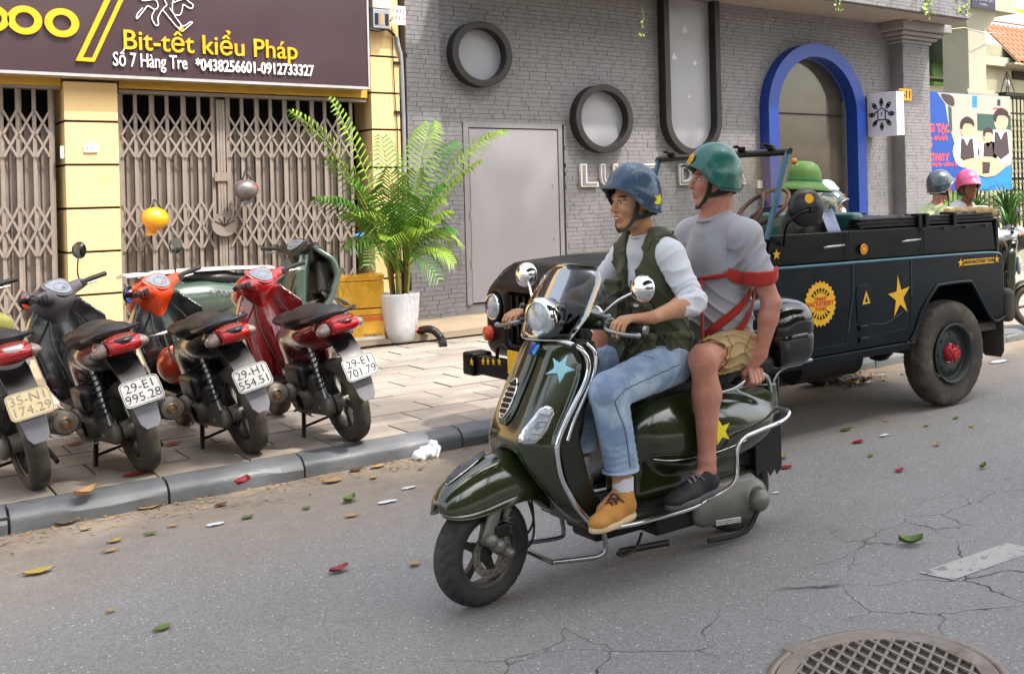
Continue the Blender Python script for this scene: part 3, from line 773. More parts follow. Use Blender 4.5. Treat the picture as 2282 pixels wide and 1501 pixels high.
MB().curve([onY(884, 82, WY - .08), onY(888, 105, WY - .08), onY(894, 135, WY - .07), (5.405, WY - .05, 2.6), (5.40, WY - .05, 1.5), (5.39, WY - .05, .12)], .024, 10, 5).out('pipe', 'pvc', dp)
for q in (140, 250): c = onY(890, q, WY - .1); MB().box((c.x - .01, WY - .06, c.z), (.08, .05, .03)).out('bracket', 'dark_steel', dp)
tag(MB().curve([onY(822, 64, WY - .2), onY(840, 69, WY - .2), onY(862, 66, WY - .17), onY(880, 80, WY - .1)], .014, 8, 5).out('cable', 'cable', None), 'thick black cable curving from the meter box into the grey pipe', 'cable')
tag(MB().curve([onY(873, 60, WY - .08), onY(876, 130, WY - .08), onY(880, 210, WY - .08), onY(886, 300, WY - .08), onY(888, 420, WY - .08), (5.33, WY - .07, .3)], .006, 6, 5).out('cable', 'cable', None), 'thin dark cable hanging straight down the yellow pier', 'cable')

# ------------------------------------------------ grey brick house
GX0, GX1 = 5.44, 14.95; SOF = 4.42
gh = thing('grey_brick_house', 'grey painted brick salon front with round windows and a blue arch', 'building', (10, WY, 0))
DX0, DX1, DZ0, DZ1 = 6.245, 7.527, .30, 2.49
AC, AR, AZ = 12.19, 1.09, 2.84
ring1 = (6.39, 3.385, .405); ring2 = (8.165, 2.635, .46); UC, UR, UZ = 9.70, .51, 2.66
span((GX0, WY + .03, .0), (DX0 - .1, WY + .5, 6), 'wall', 'mortar', gh)
span((DX0 - .1, WY + .03, DZ1 + .1), (DX1 + .1, WY + .5, 6), 'wall', 'mortar', gh)
span((DX1 + .1, WY + .03, 0), (AC - .85, WY + .5, 6), 'wall', 'mortar', gh)
span((AC + .85, WY + .03, 0), (GX1, WY + .5, 6), 'wall', 'mortar', gh)
span((DX0 - .1, WY + .03, 0), (DX1 + .1, WY + .5, DZ0), 'step', 'grey_paint', gh)
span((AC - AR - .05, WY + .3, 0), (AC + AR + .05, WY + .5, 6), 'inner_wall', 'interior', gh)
# the spandrel over the arch
m = MB(); n = 20
for i in range(n):
    a0, a1 = math.pi * i / n, math.pi * (i + 1) / n
    q = [(AC + .86 * math.cos(a0), AZ + .86 * math.sin(a0)), (AC + .86 * math.cos(a1), AZ + .86 * math.sin(a1))]
    m.raw([(q[0][0], WY + .03, q[0][1]), (q[1][0], WY + .03, q[1][1]), (q[1][0], WY + .03, 6), (q[0][0], WY + .03, 6)], [[3, 2, 1, 0]])
m.out('spandrel', 'mortar', gh)
def cuts(zm):
    """stretches of a course at height zm that openings take out"""
    c = []
    if zm < DZ1 + .085: c.append((DX0 - .075, DX1 + .085))
    for q in (ring1, ring2):
        d2 = (q[2] - .05) ** 2 - (zm - q[1]) ** 2
        if d2 > 0: c.append((q[0] - d2 ** .5, q[0] + d2 ** .5))
    d2 = (UR - .05) ** 2 - max(0, UZ - zm) ** 2
    if d2 > 0: c.append((UC - d2 ** .5, UC + d2 ** .5))
    d2 = (AR - .05) ** 2 - max(0, zm - AZ) ** 2
    if d2 > 0: c.append((AC - d2 ** .5, AC + d2 ** .5))
    return c
spans = []
z = .12; hh = .0565; r_ = 0
while z < SOF:
    x = GX0 + random.uniform(-.2, 0); cc = cuts(z + hh / 2)
    while x < GX1:
        L = random.choice([.2, .22, .24, .3, .17])
        seg = [(max(x, GX0), min(x + L, GX1))]
        for c0, c1 in cc: seg = [q for a, b in seg for q in ((a, min(b, c0)), (max(a, c1), b)) if q[1] - q[0] > .02]
        seg = [q for a, b in seg for q in (((a, 5.866), (5.87, b)) if a < 5.868 < b else ((a, b),)) if q[1] - q[0] > .012]
        for a, b in seg: spans.append((a + .0025, b - .0025, z + .002, z + hh - .002))
        x += L
    z += hh; r_ += 1
# vertical clipping at the door frame edges
def near(s_): return s_[0] < 9.4 and s_[2] < 3.2
random.shuffle(spans)
cand = sorted(spans, key=lambda s_: s_[0] + abs(s_[2] - 1.6) * .6)
cand = [s_ for s_ in cand if s_[2] > .45]
single, rest_ = cand[:290], None
sset = set(single); rest_ = [s_ for s_ in spans if s_ not in sset]
bme = {}
def pil(x): return .07 if GX0 <= x < 5.87 else 0
for s_ in single:
    w, h = s_[1] - s_[0], s_[3] - s_[2]; key = (round(w, 3), round(h, 3)); k = random.random()
    if key not in bme:
        t = MB().box((0, 0, 0), (w, .06, h)); me = bpy.data.meshes.new('brick'); me.from_pydata([tuple(p) for p in t.v], [], t.f); me.materials.append(MT['grey_brick']); bme[key] = me
    o = link('brick', bme[key], gh); o.location = ((s_[0] + s_[1]) / 2 - 10, random.uniform(.008, .013) + .012 - pil(s_[0]), (s_[2] + s_[3]) / 2)
    o.rotation_euler = (0, random.uniform(-.004, .004), random.uniform(-.01, .01))
m = MB()
for s_ in rest_:
    d = random.uniform(-.008, -.003) - pil(s_[0])
    m.span((s_[0], WY + d, s_[2]), (s_[1], WY + .04, s_[3]))
m.out('brick', 'grey_brick', gh, kind='stuff')
span((GX0, WY - .045, .0), (5.868, WY + .1, 6), 'pier', 'mortar', gh)
span((GX0, WY - .05, .0), (DX0 - .1, WY + .02, .13), 'plinth', 'grey_paint', gh, bevel=.01)
# door
dr = thing('door', 'flat grey steel door flush in the brick front', 'door', (DX0, WY, DZ0))
span((DX0 + .015, WY - .0, DZ0 + .02), (DX1 - .015, WY + .04, DZ1 - .015), 'leaf', 'door_paint', dr)
span((DX0 - .01, WY + .035, DZ0), (DX1 + .01, WY + .06, DZ1), 'gap', 'dark_gap', dr)
for a, b, n in (((DX0 - .065, WY - .012, DZ0), (DX0 + .004, WY + .05, DZ1 + .065), 'jamb'), ((DX1 - .004, WY - .012, DZ0), (DX1 + .055, WY + .05, DZ1 + .065), 'jamb'), ((DX0 + .005, WY - .012, DZ1 - .0), (DX1 - .005, WY + .05, DZ1 + .065), 'head')):
    span(a, b, n, 'grey_paint', dr)
span((DX0 - .1, WY + .0, DZ1 + .067), (DX1 + .1, WY + .05, DZ1 + .085), 'gap', 'dark_gap', dr)
span((DX1 + .057, WY + .0, DZ0), (DX1 + .08, WY + .05, DZ1 + .066), 'gap', 'dark_gap', dr)
span((DX0 - .0, WY - .01, .9), (DX0 + .012, WY + .02, DZ1 - .02), 'gap', 'dark_gap', dr)
for z in (.75, 1.35, 2.0): MB().cyl((DX0 + .0, WY - .012, z), (DX0 + .0, WY - .012, z + .1), .012).out('hinge', 'gate_metal', dr)
for q in ((1231, 414), (1234, 533)): c = onY(*q, WY); MB().cyl((c.x, WY - .006, c.z), (c.x, WY, c.z), .008).out('bolt', 'dark_gap', dr)
# round windows
for (cx, cz, rr), lab in ((ring1, 'round porthole window in a deep black ring, left of the other and higher'), (ring2, 'round porthole window in a deep black ring above the white letters')):
    w = thing('round_window', lab, 'window', (cx, WY, cz), group='round windows of the brick front')
    D = .17
    MB().lathe([(rr, -.02), (rr, D), (rr - .085, D), (rr - .085, -.02)], (cx, WY, cz), (0, -1, 0), 48).out('ring', 'ring_black', w, bevel=.006)
    MB().lathe([(0, .02), (rr - .07, .02)], (cx, WY, cz), (0, -1, 0), 48).out('pane', 'frosted', w)
w = thing('tall_window', 'tall round bottomed window in a deep black frame under the soffit', 'window', (UC, WY, UZ))
def uo(r_, top): return [(-r_, top)] + [(r_ * math.cos(a), r_ * math.sin(a)) for a in np.linspace(math.pi, math.tau, 25)] + [(r_, top)]
Fu = facing((UC, WY + .02, UZ)); o1, o2 = uo(UR, SOF - UZ - .01), uo(UR - .09, SOF - UZ - .01)
m = MB(); n = len(o1)
v = [Fu @ Vector((x, y, z)) for z in (0, .19) for o in (o1, o2) for x, y in o]; f = []
for i in range(n - 1):
    j = i + 1; f += [[2 * n + i, 2 * n + j, 3 * n + j, 3 * n + i], [i, j, 2 * n + j, 2 * n + i], [n + i, 3 * n + i, 3 * n + j, n + j]]
m.raw(v, f); m.out('frame', 'ring_black', w)
MB().prism(uo(UR - .085, SOF - UZ - .012), facing((UC, WY + .005, UZ)), .022).out('pane', 'frosted', w)
defm('sticker', '#c9c2cc', .7)
for px, py, s_ in ((1525, 66, .1), (1502, 126, .09), (1548, 140, .07), (1535, 215, .04)):
    c = onY(px, py, WY - .01); MB().prism(sm2([(-.5 * s_, -.4 * s_), (.1 * s_, -.5 * s_), (.5 * s_, -.3 * s_), (.2 * s_, .1 * s_), (.05 * s_, .6 * s_), (-.3 * s_, .2 * s_)], 3), facing((c.x, WY - .018, c.z)), .003).out('sticker', 'sticker', w)
# blue arch
aw = thing('arched_window', 'tall arched window in a deep cobalt blue surround', 'window', (AC, WY, 0))
def ao(r_, b): return [(r_, b)] + [(r_ * math.cos(a), r_ * math.sin(a)) for a in np.linspace(0, math.pi, 33)] + [(-r_, b)]
Fa = facing((AC, WY + .12, AZ)); o1, o2 = ao(AR, -AZ + .12), ao(AR - .21, -AZ + .12); n = len(o1)
v = [Fa @ Vector((x, y, z)) for z in (0, .34) for o in (o1, o2) for x, y in o]; f = []
for i in range(n - 1):
    j = i + 1; f += [[2 * n + i, 3 * n + i, 3 * n + j, 2 * n + j], [i, 2 * n + i, 2 * n + j, j], [n + i, n + j, 3 * n + j, 3 * n + i]]
MB().raw(v, f).out('surround', 'blue_paint', aw)
MB().prism(ao(AR - .19, 0), facing((AC, WY + .115, AZ)), .01).out('arched_pane', 'arch_glass', aw)
MB().prism([(-AR + .205, -AZ + .12), (AR - .205, -AZ + .12), (AR - .205, -.02), (-AR + .205, -.02)], facing((AC, WY + .115, AZ)), .01).out('pane', 'arch_glass', aw)
span((AC - AR + .25, WY + .07, AZ - .02), (AC + AR - .25, WY + .10, AZ + .0), 'transom', 'dark_gap', aw)
c = onY(1880, 300, WY + .15); span((c.x - .012, WY + .06, .12), (c.x + .012, WY + .10, AZ - .02), 'mullion', 'gate_metal', aw)
# white neon style letters
ls = thing('letter_sign', 'white outlined channel letters reading LUCE DORA on the grey bricks', 'sign', (7.8, WY, 1.7))
L0, L1 = onY(1287, 419, WY - .03).x, onY(1676, 411, WY - .03).x; cells = list('LUCE DORA'); adv = (L1 - L0) / 9.35
lz = (onY(1287, 419, WY).z + onY(1296, 369, WY).z) / 2
for i, ch in enumerate(cells):
    if ch == ' ': continue
    cx = L0 + adv * (i + .5) + (0 if i < 4 else .0)
    a = text(ch, .41, 'letter_white', ls, facing((cx, WY - .035, lz)), .05, bold=.014, name='letter')
    xs = [v.co.x for v in a.data.vertices]; w = max(xs) - min(xs); k = (adv * .82) / w; mid = (max(xs) + min(xs)) / 2
    b = text(ch, .41, 'letter_grey', ls, facing((cx, WY - .0625, lz)), .01, bold=-.003, name='letter_face')
    for o in (a, b):
        for v in o.data.vertices: v.co.x = mid + (v.co.x - mid) * k
        zs = [v.co.z for v in a.data.vertices]
c = onY(1689, 408, WY); MB().box((c.x, WY - .03, c.z - .02), (.09, .05, .12)).out('full_stop', 'letter_white', ls)
# projecting light box with a flower emblem
lb = thing('light_box_sign', 'white projecting box sign with a black eight petal flower', 'sign', (13.55, WY, 2.9))
BX = 13.5
def onX(px, py, X):
    q = onY(px, py, 1.); k = X / q.x; return Vector((X, k, CAMH + (q.z - CAMH) * k))
pa, pb, pc = onX(1931, 208, BX), onX(1997, 203, BX), onX(1997, 301, BX)
y0, y1 = pb.y, min(pa.y, WY - .05); z0, z1 = pc.z, pb.z
sx_ = onY(2015, 250, y0).x
span((BX, y0, z0), (sx_, y1, z1), 'box', 'white_plastic', lb, bevel=.006)
span((BX + .05, y1, z0 + .2), (BX + .12, WY, z0 + .26), 'arm', 'grey_paint', lb); span((BX + .05, y1, z1 - .26), (BX + .12, WY, z1 - .2), 'arm', 'grey_paint', lb)
Fe = frame((BX - .0, (y0 + y1) / 2, (z0 + z1) / 2), (0, -1, 0), (-1, 0, 0)); ew = (y1 - y0) * .42; eh = (z1 - z0) * .36
m = MB()
for k in range(8):
    a = R(90 + 45 * k); R0 = .78; c = (ew * R0 * math.cos(a), eh * R0 * math.sin(a))
    pts = [(.24 * math.cos(a), .24 * math.sin(a)), (.12 * -math.sin(a), .12 * math.cos(a)), (-.24 * math.cos(a), -.24 * math.sin(a)), (.12 * math.sin(a), -.12 * math.cos(a))]
    P = [Fe @ Vector((c[0] + q[0] * ew, c[1] + q[1] * eh, .004)) for q in pts]; m.curve(P, .010, 5, 5, closed=True)
    P = [Fe @ Vector((c[0] + q[0] * ew * .35, c[1] + q[1] * eh * .35, .004)) for q in pts]; m.curve(P, .011, 4, 3, closed=True)
def fl(pts): m.tube([Fe @ Vector((x * ew, y * eh, .004)) for x, y in pts], .010, 5)
fl([(-.55, .1), (0, .42), (.55, .1)]); fl([(-.3, .2), (-.3, -.4)]); fl([(.3, .2), (.3, -.4)]); fl([(-.55, -.45), (-.3, -.35), (.3, -.35), (.55, -.45)]); fl([(0, -.1), (0, .12)])
m.out('flower_emblem', 'plate_ink', lb)
# column with capital, canopy
CX0, CX1 = 14.17, 14.87
cl = thing('column', 'grey brick clad column with a moulded capital at the house corner', 'column', (14.5, WY, 0))
span((CX0 + .01, WY - .28, 0), (CX1 - .01, WY + .4, 4.1), 'shaft', 'mortar', cl)
m = MB(); z = .12
while z < 4.05:
    x = CX0
    while x < CX1 - .02:
        L = min(random.choice([.18, .24, .3]), CX1 - x); m.span((x + .002, WY - .292 - random.uniform(0, .006), z + .002), (x + L - .002, WY - .27, z + .0545)); x += L
    yy = WY - .28
    while yy < WY: L = min(.22, WY - yy); m.span((CX0 - .006, yy + .002, z + .002), (CX0 + .02, yy + L - .002, z + .0545)); yy += L
    z += .0565
m.out('brick', 'grey_brick', cl, kind='stuff')
for a, b, e in ((4.08, 4.14, .05), (4.14, 4.2, .12), (4.2, 4.27, .2), (4.27, SOF, .3)): span((CX0 - e, WY - .28 - e, a), (CX1 + e, WY + .4, b), 'moulding', 'grey_paint', cl, bevel=.02)
KY = 11.2
cn = thing('canopy', 'concrete canopy slab with a brick patterned fascia over the grey house', 'canopy', (10, KY, SOF))
span((5.9, KY + .06, SOF), (14.98, WY + .5, SOF + .12), 'soffit', 'soffit', cn)
span((5.9, KY, SOF + .02), (15.0, KY + .055, SOF + .75), 'fascia', 'mortar', cn)
m = MB(); z = SOF + .03; r_ = 0
while z < SOF + .72:
    x = 5.9 + (r_ % 2) * .12
    while x < 15.0: m.span((x + .003, KY - .012, z + .002), (min(15.0, x + .24) - .003, KY + .01, z + .054)); x += .24
    z += .0565; r_ += 1
m.out('brick', 'grey_brick', cn, kind='stuff')
MB().cyl((14.05, KY + .55, SOF - .02), (14.05, KY + .55, SOF + .005), .05).out('light_fitting', 'alu', cn)
np_ = thing('house_number', 'yellow house number plate on the brick column', 'sign', (14.5, WY - .3, 3.2))
c0 = onY(2028, 212, WY - .3); 
span((c0.x - .3, WY - .315, c0.z - .1), (c0.x + .02, WY - .3, c0.z + .1), 'plate', 'sign_yellow', np_)
text('9-11', .17, 'plate_ink', np_, facing((c0.x - .14, WY - .317, c0.z)), .002, bold=.006)
# creeping sprigs hanging off the canopy
defm('sprig', '#8fae3a', .6, var=.3, vscale=30)
def sprig(px, py, Y, n, label, s_=.05):
    p = onY(px, py, Y); t = thing('hanging_sprig', label, 'plant', p); m = MB()
    for k in range(n):
        a = random.uniform(0, 6.28); q = p + Vector((random.uniform(-.5, .5) * s_ * 3, random.uniform(-.3, .3) * s_, random.uniform(-.9, .5) * s_ * 2.5)); L = s_ * random.uniform(.5, 1)
        m.raw([q, q + Vector((L * .5 * math.cos(a), L * .2, L * .5 * math.sin(a) + .3 * L)), q + Vector((L * math.cos(a), 0, L * math.sin(a))), q + Vector((L * .5 * math.cos(a + .8), -L * .2, L * .5 * math.sin(a + .8)))], [[0, 1, 2, 3]])
    m.out('leaves', 'sprig', t); MB().curve([p + Vector((0, 0, .2)), p + Vector((.02, 0, .1)), p], .003, 4, 3).out('stem', 'sprig', t)
sprig(1432, 55, KY - .05, 9, 'small green sprig hanging in front of the tall window', .07)
sprig(1870, 8, KY - .05, 18, 'pale sprig growing on the canopy fascia over the blue arch')
sprig(2070, 12, KY - .05, 34, 'pale green tuft growing on the canopy fascia', .09)
sprig(2150, 3, KY - .05, 30, 'green tuft at the end of the canopy fascia', .1)
# ------------------------------------------------ houses, pillar, banner and planting beyond the column
defm('green_wall', '#5f7a3f', .85, var=.2, vscale=1.5, col2='#3f5230')
defm('dark_green', '#39422e', .8, var=.15)
defm('white_wall', '#aaa8a6', .8, var=.05)
defm('ochre', '#e0a51e', .7)
defm('cream_stone', '#9c9a88', .8, var=.1, vscale=4)
defm('drab_stone', '#8d8a72', .85, var=.15, vscale=3)  # plain olive grey stone for walls, slab edge, railings and planter
defm('roof_tile', '#b5573a', .8, var=.2, vscale=6, col2='#c98a6d', c2lo=.5, c2hi=.7, c2scale=4)
defm('wrought_iron', '#26251f', .5, .5)
defm('banner_blue', '#0e4192', .6, var=.04, vscale=1)
defm('banner_light', '#2278bd', .6); defm('banner_pale', '#9b998f', .6, var=.05); defm('banner_red', '#c8484e', .6)
defm('board_green', '#2a4a43', .6); defm('skin_print', '#cf9f80', .6); defm('hair_print', '#2b1a15', .6); defm('shirt_print', '#bfc0c4', .6); defm('vest_print', '#3a2d2f', .6); defm('desk_print', '#d8bd86', .6)
GY = 17.
gb = thing('green_house', 'weathered green house with a barred balcony behind the banner', 'building', (20, GY, 0))
def rect(p0, p1, Y, t, name, m, par): 
    a, b = onY(*p0, Y), onY(*p1, Y); return span((min(a.x, b.x), Y, min(a.z, b.z)), (max(a.x, b.x), Y + t, max(a.z, b.z)), name, m, par)
rect((1990, 480), (2140, -60), GY, .3, 'wall', 'green_wall', gb)
rect((2040, 188), (2170, 240), GY - .7, .6, 'slab_edge', 'drab_stone', gb)
rect((2036, 140), (2073, 60), GY - .08, .05, 'window_shutter', 'dark_green', gb)
rect((2113, 135), (2165, 62), GY - .6, .55, 'balcony_box', 'dark_green', gb)
for k in range(7): a = onY(2042 + k * 5, 100, GY - .15); MB().cyl((a.x, GY - .15, onY(2042, 142, GY - .15).z), (a.x, GY - .15, onY(2042, 70, GY - .15).z), .012, n=6).out('balcony_bar', 'wrought_iron', gb)
rect((2060, 142), (2036, 139), GY - .18, .06, 'balcony_rail', 'drab_stone', gb)
rect((2078, 70), (2092, 190), GY - .12, .1, 'pilaster', 'green_wall', gb)
rect((1990, 500), (2190, 170), GY + .02, .3, 'lower_wall', 'drab_stone', gb)
rect((2050, 172), (2160, 178), GY - .9, .5, 'awning', 'dark_green', gb)
# white and ochre house with a tiled roof
hb = thing('tiled_house', 'white and ochre house with a low terracotta tiled roof', 'building', (24, GY + 1, 0))
rect((2180, 35), (2420, -120), GY + 1.2, .3, 'upper_wall', 'white_wall', hb)
rect((2200, 31), (2420, 44), GY + 1.1, .1, 'string_course', 'ochre', hb)
rect((2200, 44), (2420, 52), GY + 1.05, .15, 'cornice', 'white_wall', hb)
rect((2180, 520), (2420, 125), GY + .4, .3, 'wall', 'drab_stone', hb)
rect((2190, 143), (2420, 148), GY + .2, .2, 'ledge', 'cream_stone', hb)
rect((2258, 158), (2420, 190), GY + .35, .06, 'window', 'dark_gap', hb)
ra, rb = onY(2202, 54, GY + 1.1), onY(2202, 128, GY - .1)
rows, n = 7, 16; W = .23
tb = MB()
for j in range(3):
    pass
P = [[(x, 0, .028 * math.cos(math.tau * x / W)) for x in np.linspace(-W / 2, W / 2, 9)], [(x, 1, .028 * math.cos(math.tau * x / W) - .03) for x in np.linspace(-W / 2, W / 2, 9)]]
sv = Vector((0, rb.y - ra.y, rb.z - ra.z)); step = sv / rows
t = MB(); t.sheet([[Vector((a[0], step.y * a[1] * 1.12, a[2] + step.z * a[1] * 1.12 + .03 * a[1])) for a in r_] for r_ in P], .012)
tme = bpy.data.meshes.new('roof_tile'); tme.from_pydata([tuple(p) for p in t.v], [], t.f); tme.polygons.foreach_set('use_smooth', t.s); tme.materials.append(MT['roof_tile'])
x0 = ra.x - 0.2
for j in range(rows):
    for i in range(n):
        o = link('roof_tile', tme, hb); o.location = Vector((x0 + i * W, ra.y, ra.z)) + step * j - hb.location; o.rotation_euler = (random.uniform(-.01, .01), 0, random.uniform(-.015, .015))
span((x0 - .3, rb.y, rb.z - .1), (x0 + 6, ra.y, rb.z - .05), 'eaves_board', 'cream_stone', hb)
MB().raw([(x0 - .15, ra.y, ra.z - .06), (x0 + 6, ra.y, ra.z - .06), (x0 + 6, rb.y, rb.z - .06), (x0 - .15, rb.y, rb.z - .06)], [[0, 1, 2, 3]]).out('roof_underside', 'drab_stone', hb)
# cream pillar with a bracket and the beam it carries
PY = 12.6
pr = thing('stone_pillar', 'cream stone pillar with a corbelled head above the banner', 'column', (16.8, PY, 3))
a, b, c = onY(2160, 190, PY), onY(2199, 190, PY), onY(2175, 205, PY)
pw = b.x - a.x
span((a.x, PY, c.z - 1.5), (b.x, PY + .62, 5.1), 'shaft', 'cream_stone', pr, bevel=.01)
top = onY(2180, 26, PY).z; br = onY(2180, 68, PY).z
m = MB(); m.loft([[Vector((a.x - e, PY - e * .4, z)), Vector((b.x + e * .8, PY - e * .4, z)), Vector((b.x + e * .8, PY + .62, z)), Vector((a.x - e, PY + .62, z))] for z, e in ((br, .0), (top, .32), (top + .02, .34))], True, False)
m.out('bracket', 'cream_stone', pr)
span((a.x - .35, PY - .2, top + .02), (onY(2246, 10, PY).x, PY + .62, top + 1.0), 'beam', 'cream_stone', pr)
for e, z in ((.1, c.z - .02), (.05, c.z + .04)): span((a.x - e - .1, PY - .02 - e, z - .06), (b.x + e + .1, PY + .6, z), 'base_moulding', 'cream_stone', pr)
ss = thing('street_sign', 'dark blue street name plate on the beam above the pillar', 'sign', (16.8, PY - .22, top + .2))
p0, p1 = onY(2165, 14, PY - .22), onY(2217, -12, PY - .22)
defm('sign_navy', '#22263c', .5)
z0 = onY(2190, 19, PY - .22).z
span((p0.x, PY - .225, z0), (p1.x, PY - .205, z0 + .34), 'plate', 'sign_navy', ss)
text('ĐỘI CẢNH SÁT', .1, 'banner_pale', ss, facing(((p0.x + p1.x) / 2, PY - .227, z0 + .17)), .002); text('PHƯỜNG', .06, 'banner_pale', ss, facing(((p0.x + p1.x) / 2, PY - .227, z0 + .07)), .002)
tag(MB().tube([onY(2115, 66, 12.4), onY(2148, 62, 12.4), onY(2190, 73, 12.4), onY(2240, 76, 12.6)], .012, 5).out('cable', 'cream_stone', None), 'slack pale wires strung below the beam to the pillar', 'cable')
# white board strip beside the column
tag(MB().prism(sm2([(0, 0), (.06, .0), (.1, .5), (.19, .9), (.2, 1.5), (.17, 1.55), (0, 1.55)], 3), facing((onY(2039, 240, WY + .1).x, WY + .1, onY(2039, 240, WY + .1).z)), .03).out('curtain_strip', 'cream_stone', None), 'pale folded strip hanging between column and banner', 'curtain')
# school banner
BY = 12.31
bn = thing('school_banner', 'large blue school banner with a classroom photograph and red lettering', 'banner', (16.3, BY, 1.5))
A, B_, C_, D_ = (2046, 203), (2253, 215), (2256, 424), (2052, 424)
bx0, bx1, bz0, bz1 = 14.9, onY(2253, 300, BY).x, onY(2200, 424, BY).z, onY(2200, 212, BY).z
span((bx0, BY, bz0), (bx1, BY + .03, bz1), 'panel', 'banner_blue', bn)
def flat(pts, m, lvl, name, sm=0):
    q = [(onY(a, b, BY).x, onY(a, b, BY).z) for a, b in pts]; q = sm2(q, sm) if sm else q
    q = [(min(max(x, bx0 + .002), bx1 - .002), min(max(z, bz0 + .002), bz1 - .002)) for x, z in q]
    return MB().prism(q, frame((0, BY - .0015 * lvl, 0), (1, 0, 0), (0, -1, 0)), .0016).out(name, m, bn)
flat([(2088, 206), (2254, 212), (2254, 366), (2240, 374), (2218, 392), (2196, 396), (2176, 390), (2158, 378), (2140, 350), (2126, 318), (2112, 270), (2106, 232)], 'banner_pale', 1, 'photo_field')
flat([(2253, 368), (2240, 376), (2218, 394), (2196, 398), (2180, 394), (2180, 423), (2255, 423)], 'banner_light', 1, 'wave')
flat([(2177, 253), (2254, 258), (2254, 292), (2178, 292)], 'board_green', 2, 'chalkboard')
flat([(2096, 210), (2122, 214), (2126, 236), (2110, 232)], 'vest_print', 2, 'tree_shape', 3); flat([(2112, 235), (2120, 240), (2122, 290), (2116, 300)], 'board_green', 2, 'facade_shape')
flat([(2166, 292), (2184, 292), (2184, 325), (2168, 330)], 'desk_print', 3, 'cupboard')
def child(cx, top, s_, facing_=0):
    f = lambda pts: [(cx + a * s_, top + b * s_) for a, b in pts]
    flat(f([(-22, 46), (-12, 38), (12, 38), (24, 48), (26, 90), (10, 104), (-18, 100), (-30, 70)]), 'shirt_print', 4, 'shirt', 3)
    flat(f([(-12, 42), (-6, 44), (0, 58), (6, 44), (12, 42), (16, 84), (0, 96), (-14, 84)]), 'vest_print', 5, 'vest', 0)
    flat(f([(-12, 14), (0, 8), (12, 14), (13, 28), (6, 40), (-5, 40), (-12, 30)]), 'skin_print', 5, 'face', 3)
    flat(f([(-14, 18), (-12, 4), (0, -4), (13, 4), (15, 18), (8, 12), (-6, 12), (-10, 24)]), 'hair_print', 6, 'hair', 3)
child(2154, 264, 1.05); child(2201, 287, .75); child(2230, 245, 1.15)
flat([(2140, 362), (2172, 352), (2210, 350), (2236, 366), (2218, 388), (2196, 394), (2176, 388), (2158, 378)], 'desk_print', 6, 'desk', 2)
flat([(2188, 360), (2206, 362), (2204, 386), (2188, 388)], 'vest_print', 7, 'beaker')
flat([(2166, 214), (2177, 214), (2177, 240), (2166, 240)], 'banner_light', 2, 'logo'); flat([(2222, 222), (2229, 222), (2229, 236), (2222, 236)], 'sign_navy', 2, 'logo'); flat([(2213, 240), (2235, 241), (2235, 245), (2213, 244)], 'banner_red', 2, 'logo')
c = onY(2053, 237, BY); m = MB(); m.ring(ell2(.22, .22, 32), ell2(.19, .19, 32), facing((c.x, BY - .001, c.z)), .002); m.ring(ell2(.15, .15, 24), ell2(.13, .13, 24), facing((c.x, BY - .001, c.z)), .002); m.out('crest', 'banner_pale', bn)
MB().prism(star2(.09, .05, 5, -math.pi / 2), facing((c.x, BY - .001, c.z)), .003).out('crest_mark', 'banner_red', bn)
def bt(s_, px, py, h, m, bold=.006):
    c = onY(px, py, BY); o = text(s_, h, m, bn, facing((c.x, BY - .003, c.z)), .002, 'LEFT', bold)
    return o
bt('SÁNG TẠO', 2040, 285, .2, 'banner_red', .012); bt('chất lượng - hiểu biết', 2040, 307, .1, 'banner_red'); bt('yêu thương', 2040, 319, .1, 'banner_red')
bt('CREATIVITY', 2042, 351, .17, 'banner_red', .012); bt('khám phá - sáng tạo - phát triển', 2044, 366, .085, 'banner_red')
# low wall and iron gate behind the banner
gt = thing('iron_gate', 'tall ornamental dark iron gate right of the school banner', 'gate', (17.9, 12.45, 0))
x0 = bx1 + .03
for k in range(14):
    x = x0 + k * .13; MB().cyl((x, 12.45, .1), (x, 12.45, 3.35), .014, n=6).out('bar', 'wrought_iron', gt)
for z in (.3, 1.2, 2.1, 3.0, 3.3): span((x0 - .05, 12.43, z), (x0 + 1.8, 12.47, z + .035), 'rail', 'wrought_iron', gt)
me = None
for k in range(14):
    for z in np.arange(1.35, 3.0, .21):
        if me is None:
            t = MB().tube([(.045 * math.cos(a), 0, .08 * math.sin(a)) for a in np.linspace(0, math.tau, 9)[:-1]], .007, 4, closed=True); me = bpy.data.meshes.new('scroll'); me.from_pydata([tuple(p) for p in t.v], [], t.f); me.materials.append(MT['wrought_iron'])
        if k < 5: o = link('scroll', me, gt); o.location = Vector((x0 + .065 + k * .13, 12.45, z)) - gt.location
span((x0 - .1, 12.35, 3.35), (x0 + 3, 12.7, 3.42), 'gate_hood', 'wrought_iron', gt)
lt = thing('gate_lantern', 'small wrought iron lantern on top of the gate hood', 'lantern', (18.0, 12.5, 3.42)); c = onY(2245, 190, 12.5)
m = MB()
for k in range(4): a = R(45 + 90 * k); m.tube([(c.x + .14 * math.cos(a), 12.5 + .14 * math.sin(a), 3.42), (c.x + .05 * math.cos(a), 12.5 + .05 * math.sin(a), 3.72), (c.x, 12.5, 3.85)], .01, 5)
m.out('frame', 'wrought_iron', lt); MB().ball((c.x, 12.5, 3.6), (.045, .045, .09)).out('lamp_glass', 'alu', lt)
lw = thing('garden_wall', 'low stone wall and railing under the school banner', 'wall', (17, 12.4, 0))
span((14.95, 12.4, .1), (21, 12.6, .75), 'wall', 'drab_stone', lw)
for k in range(40): MB().cyl((14.98 + k * .14, 12.5, .75), (14.98 + k * .14, 12.5, 1.75), .012, n=5).out('railing_bar', 'wrought_iron', lw)
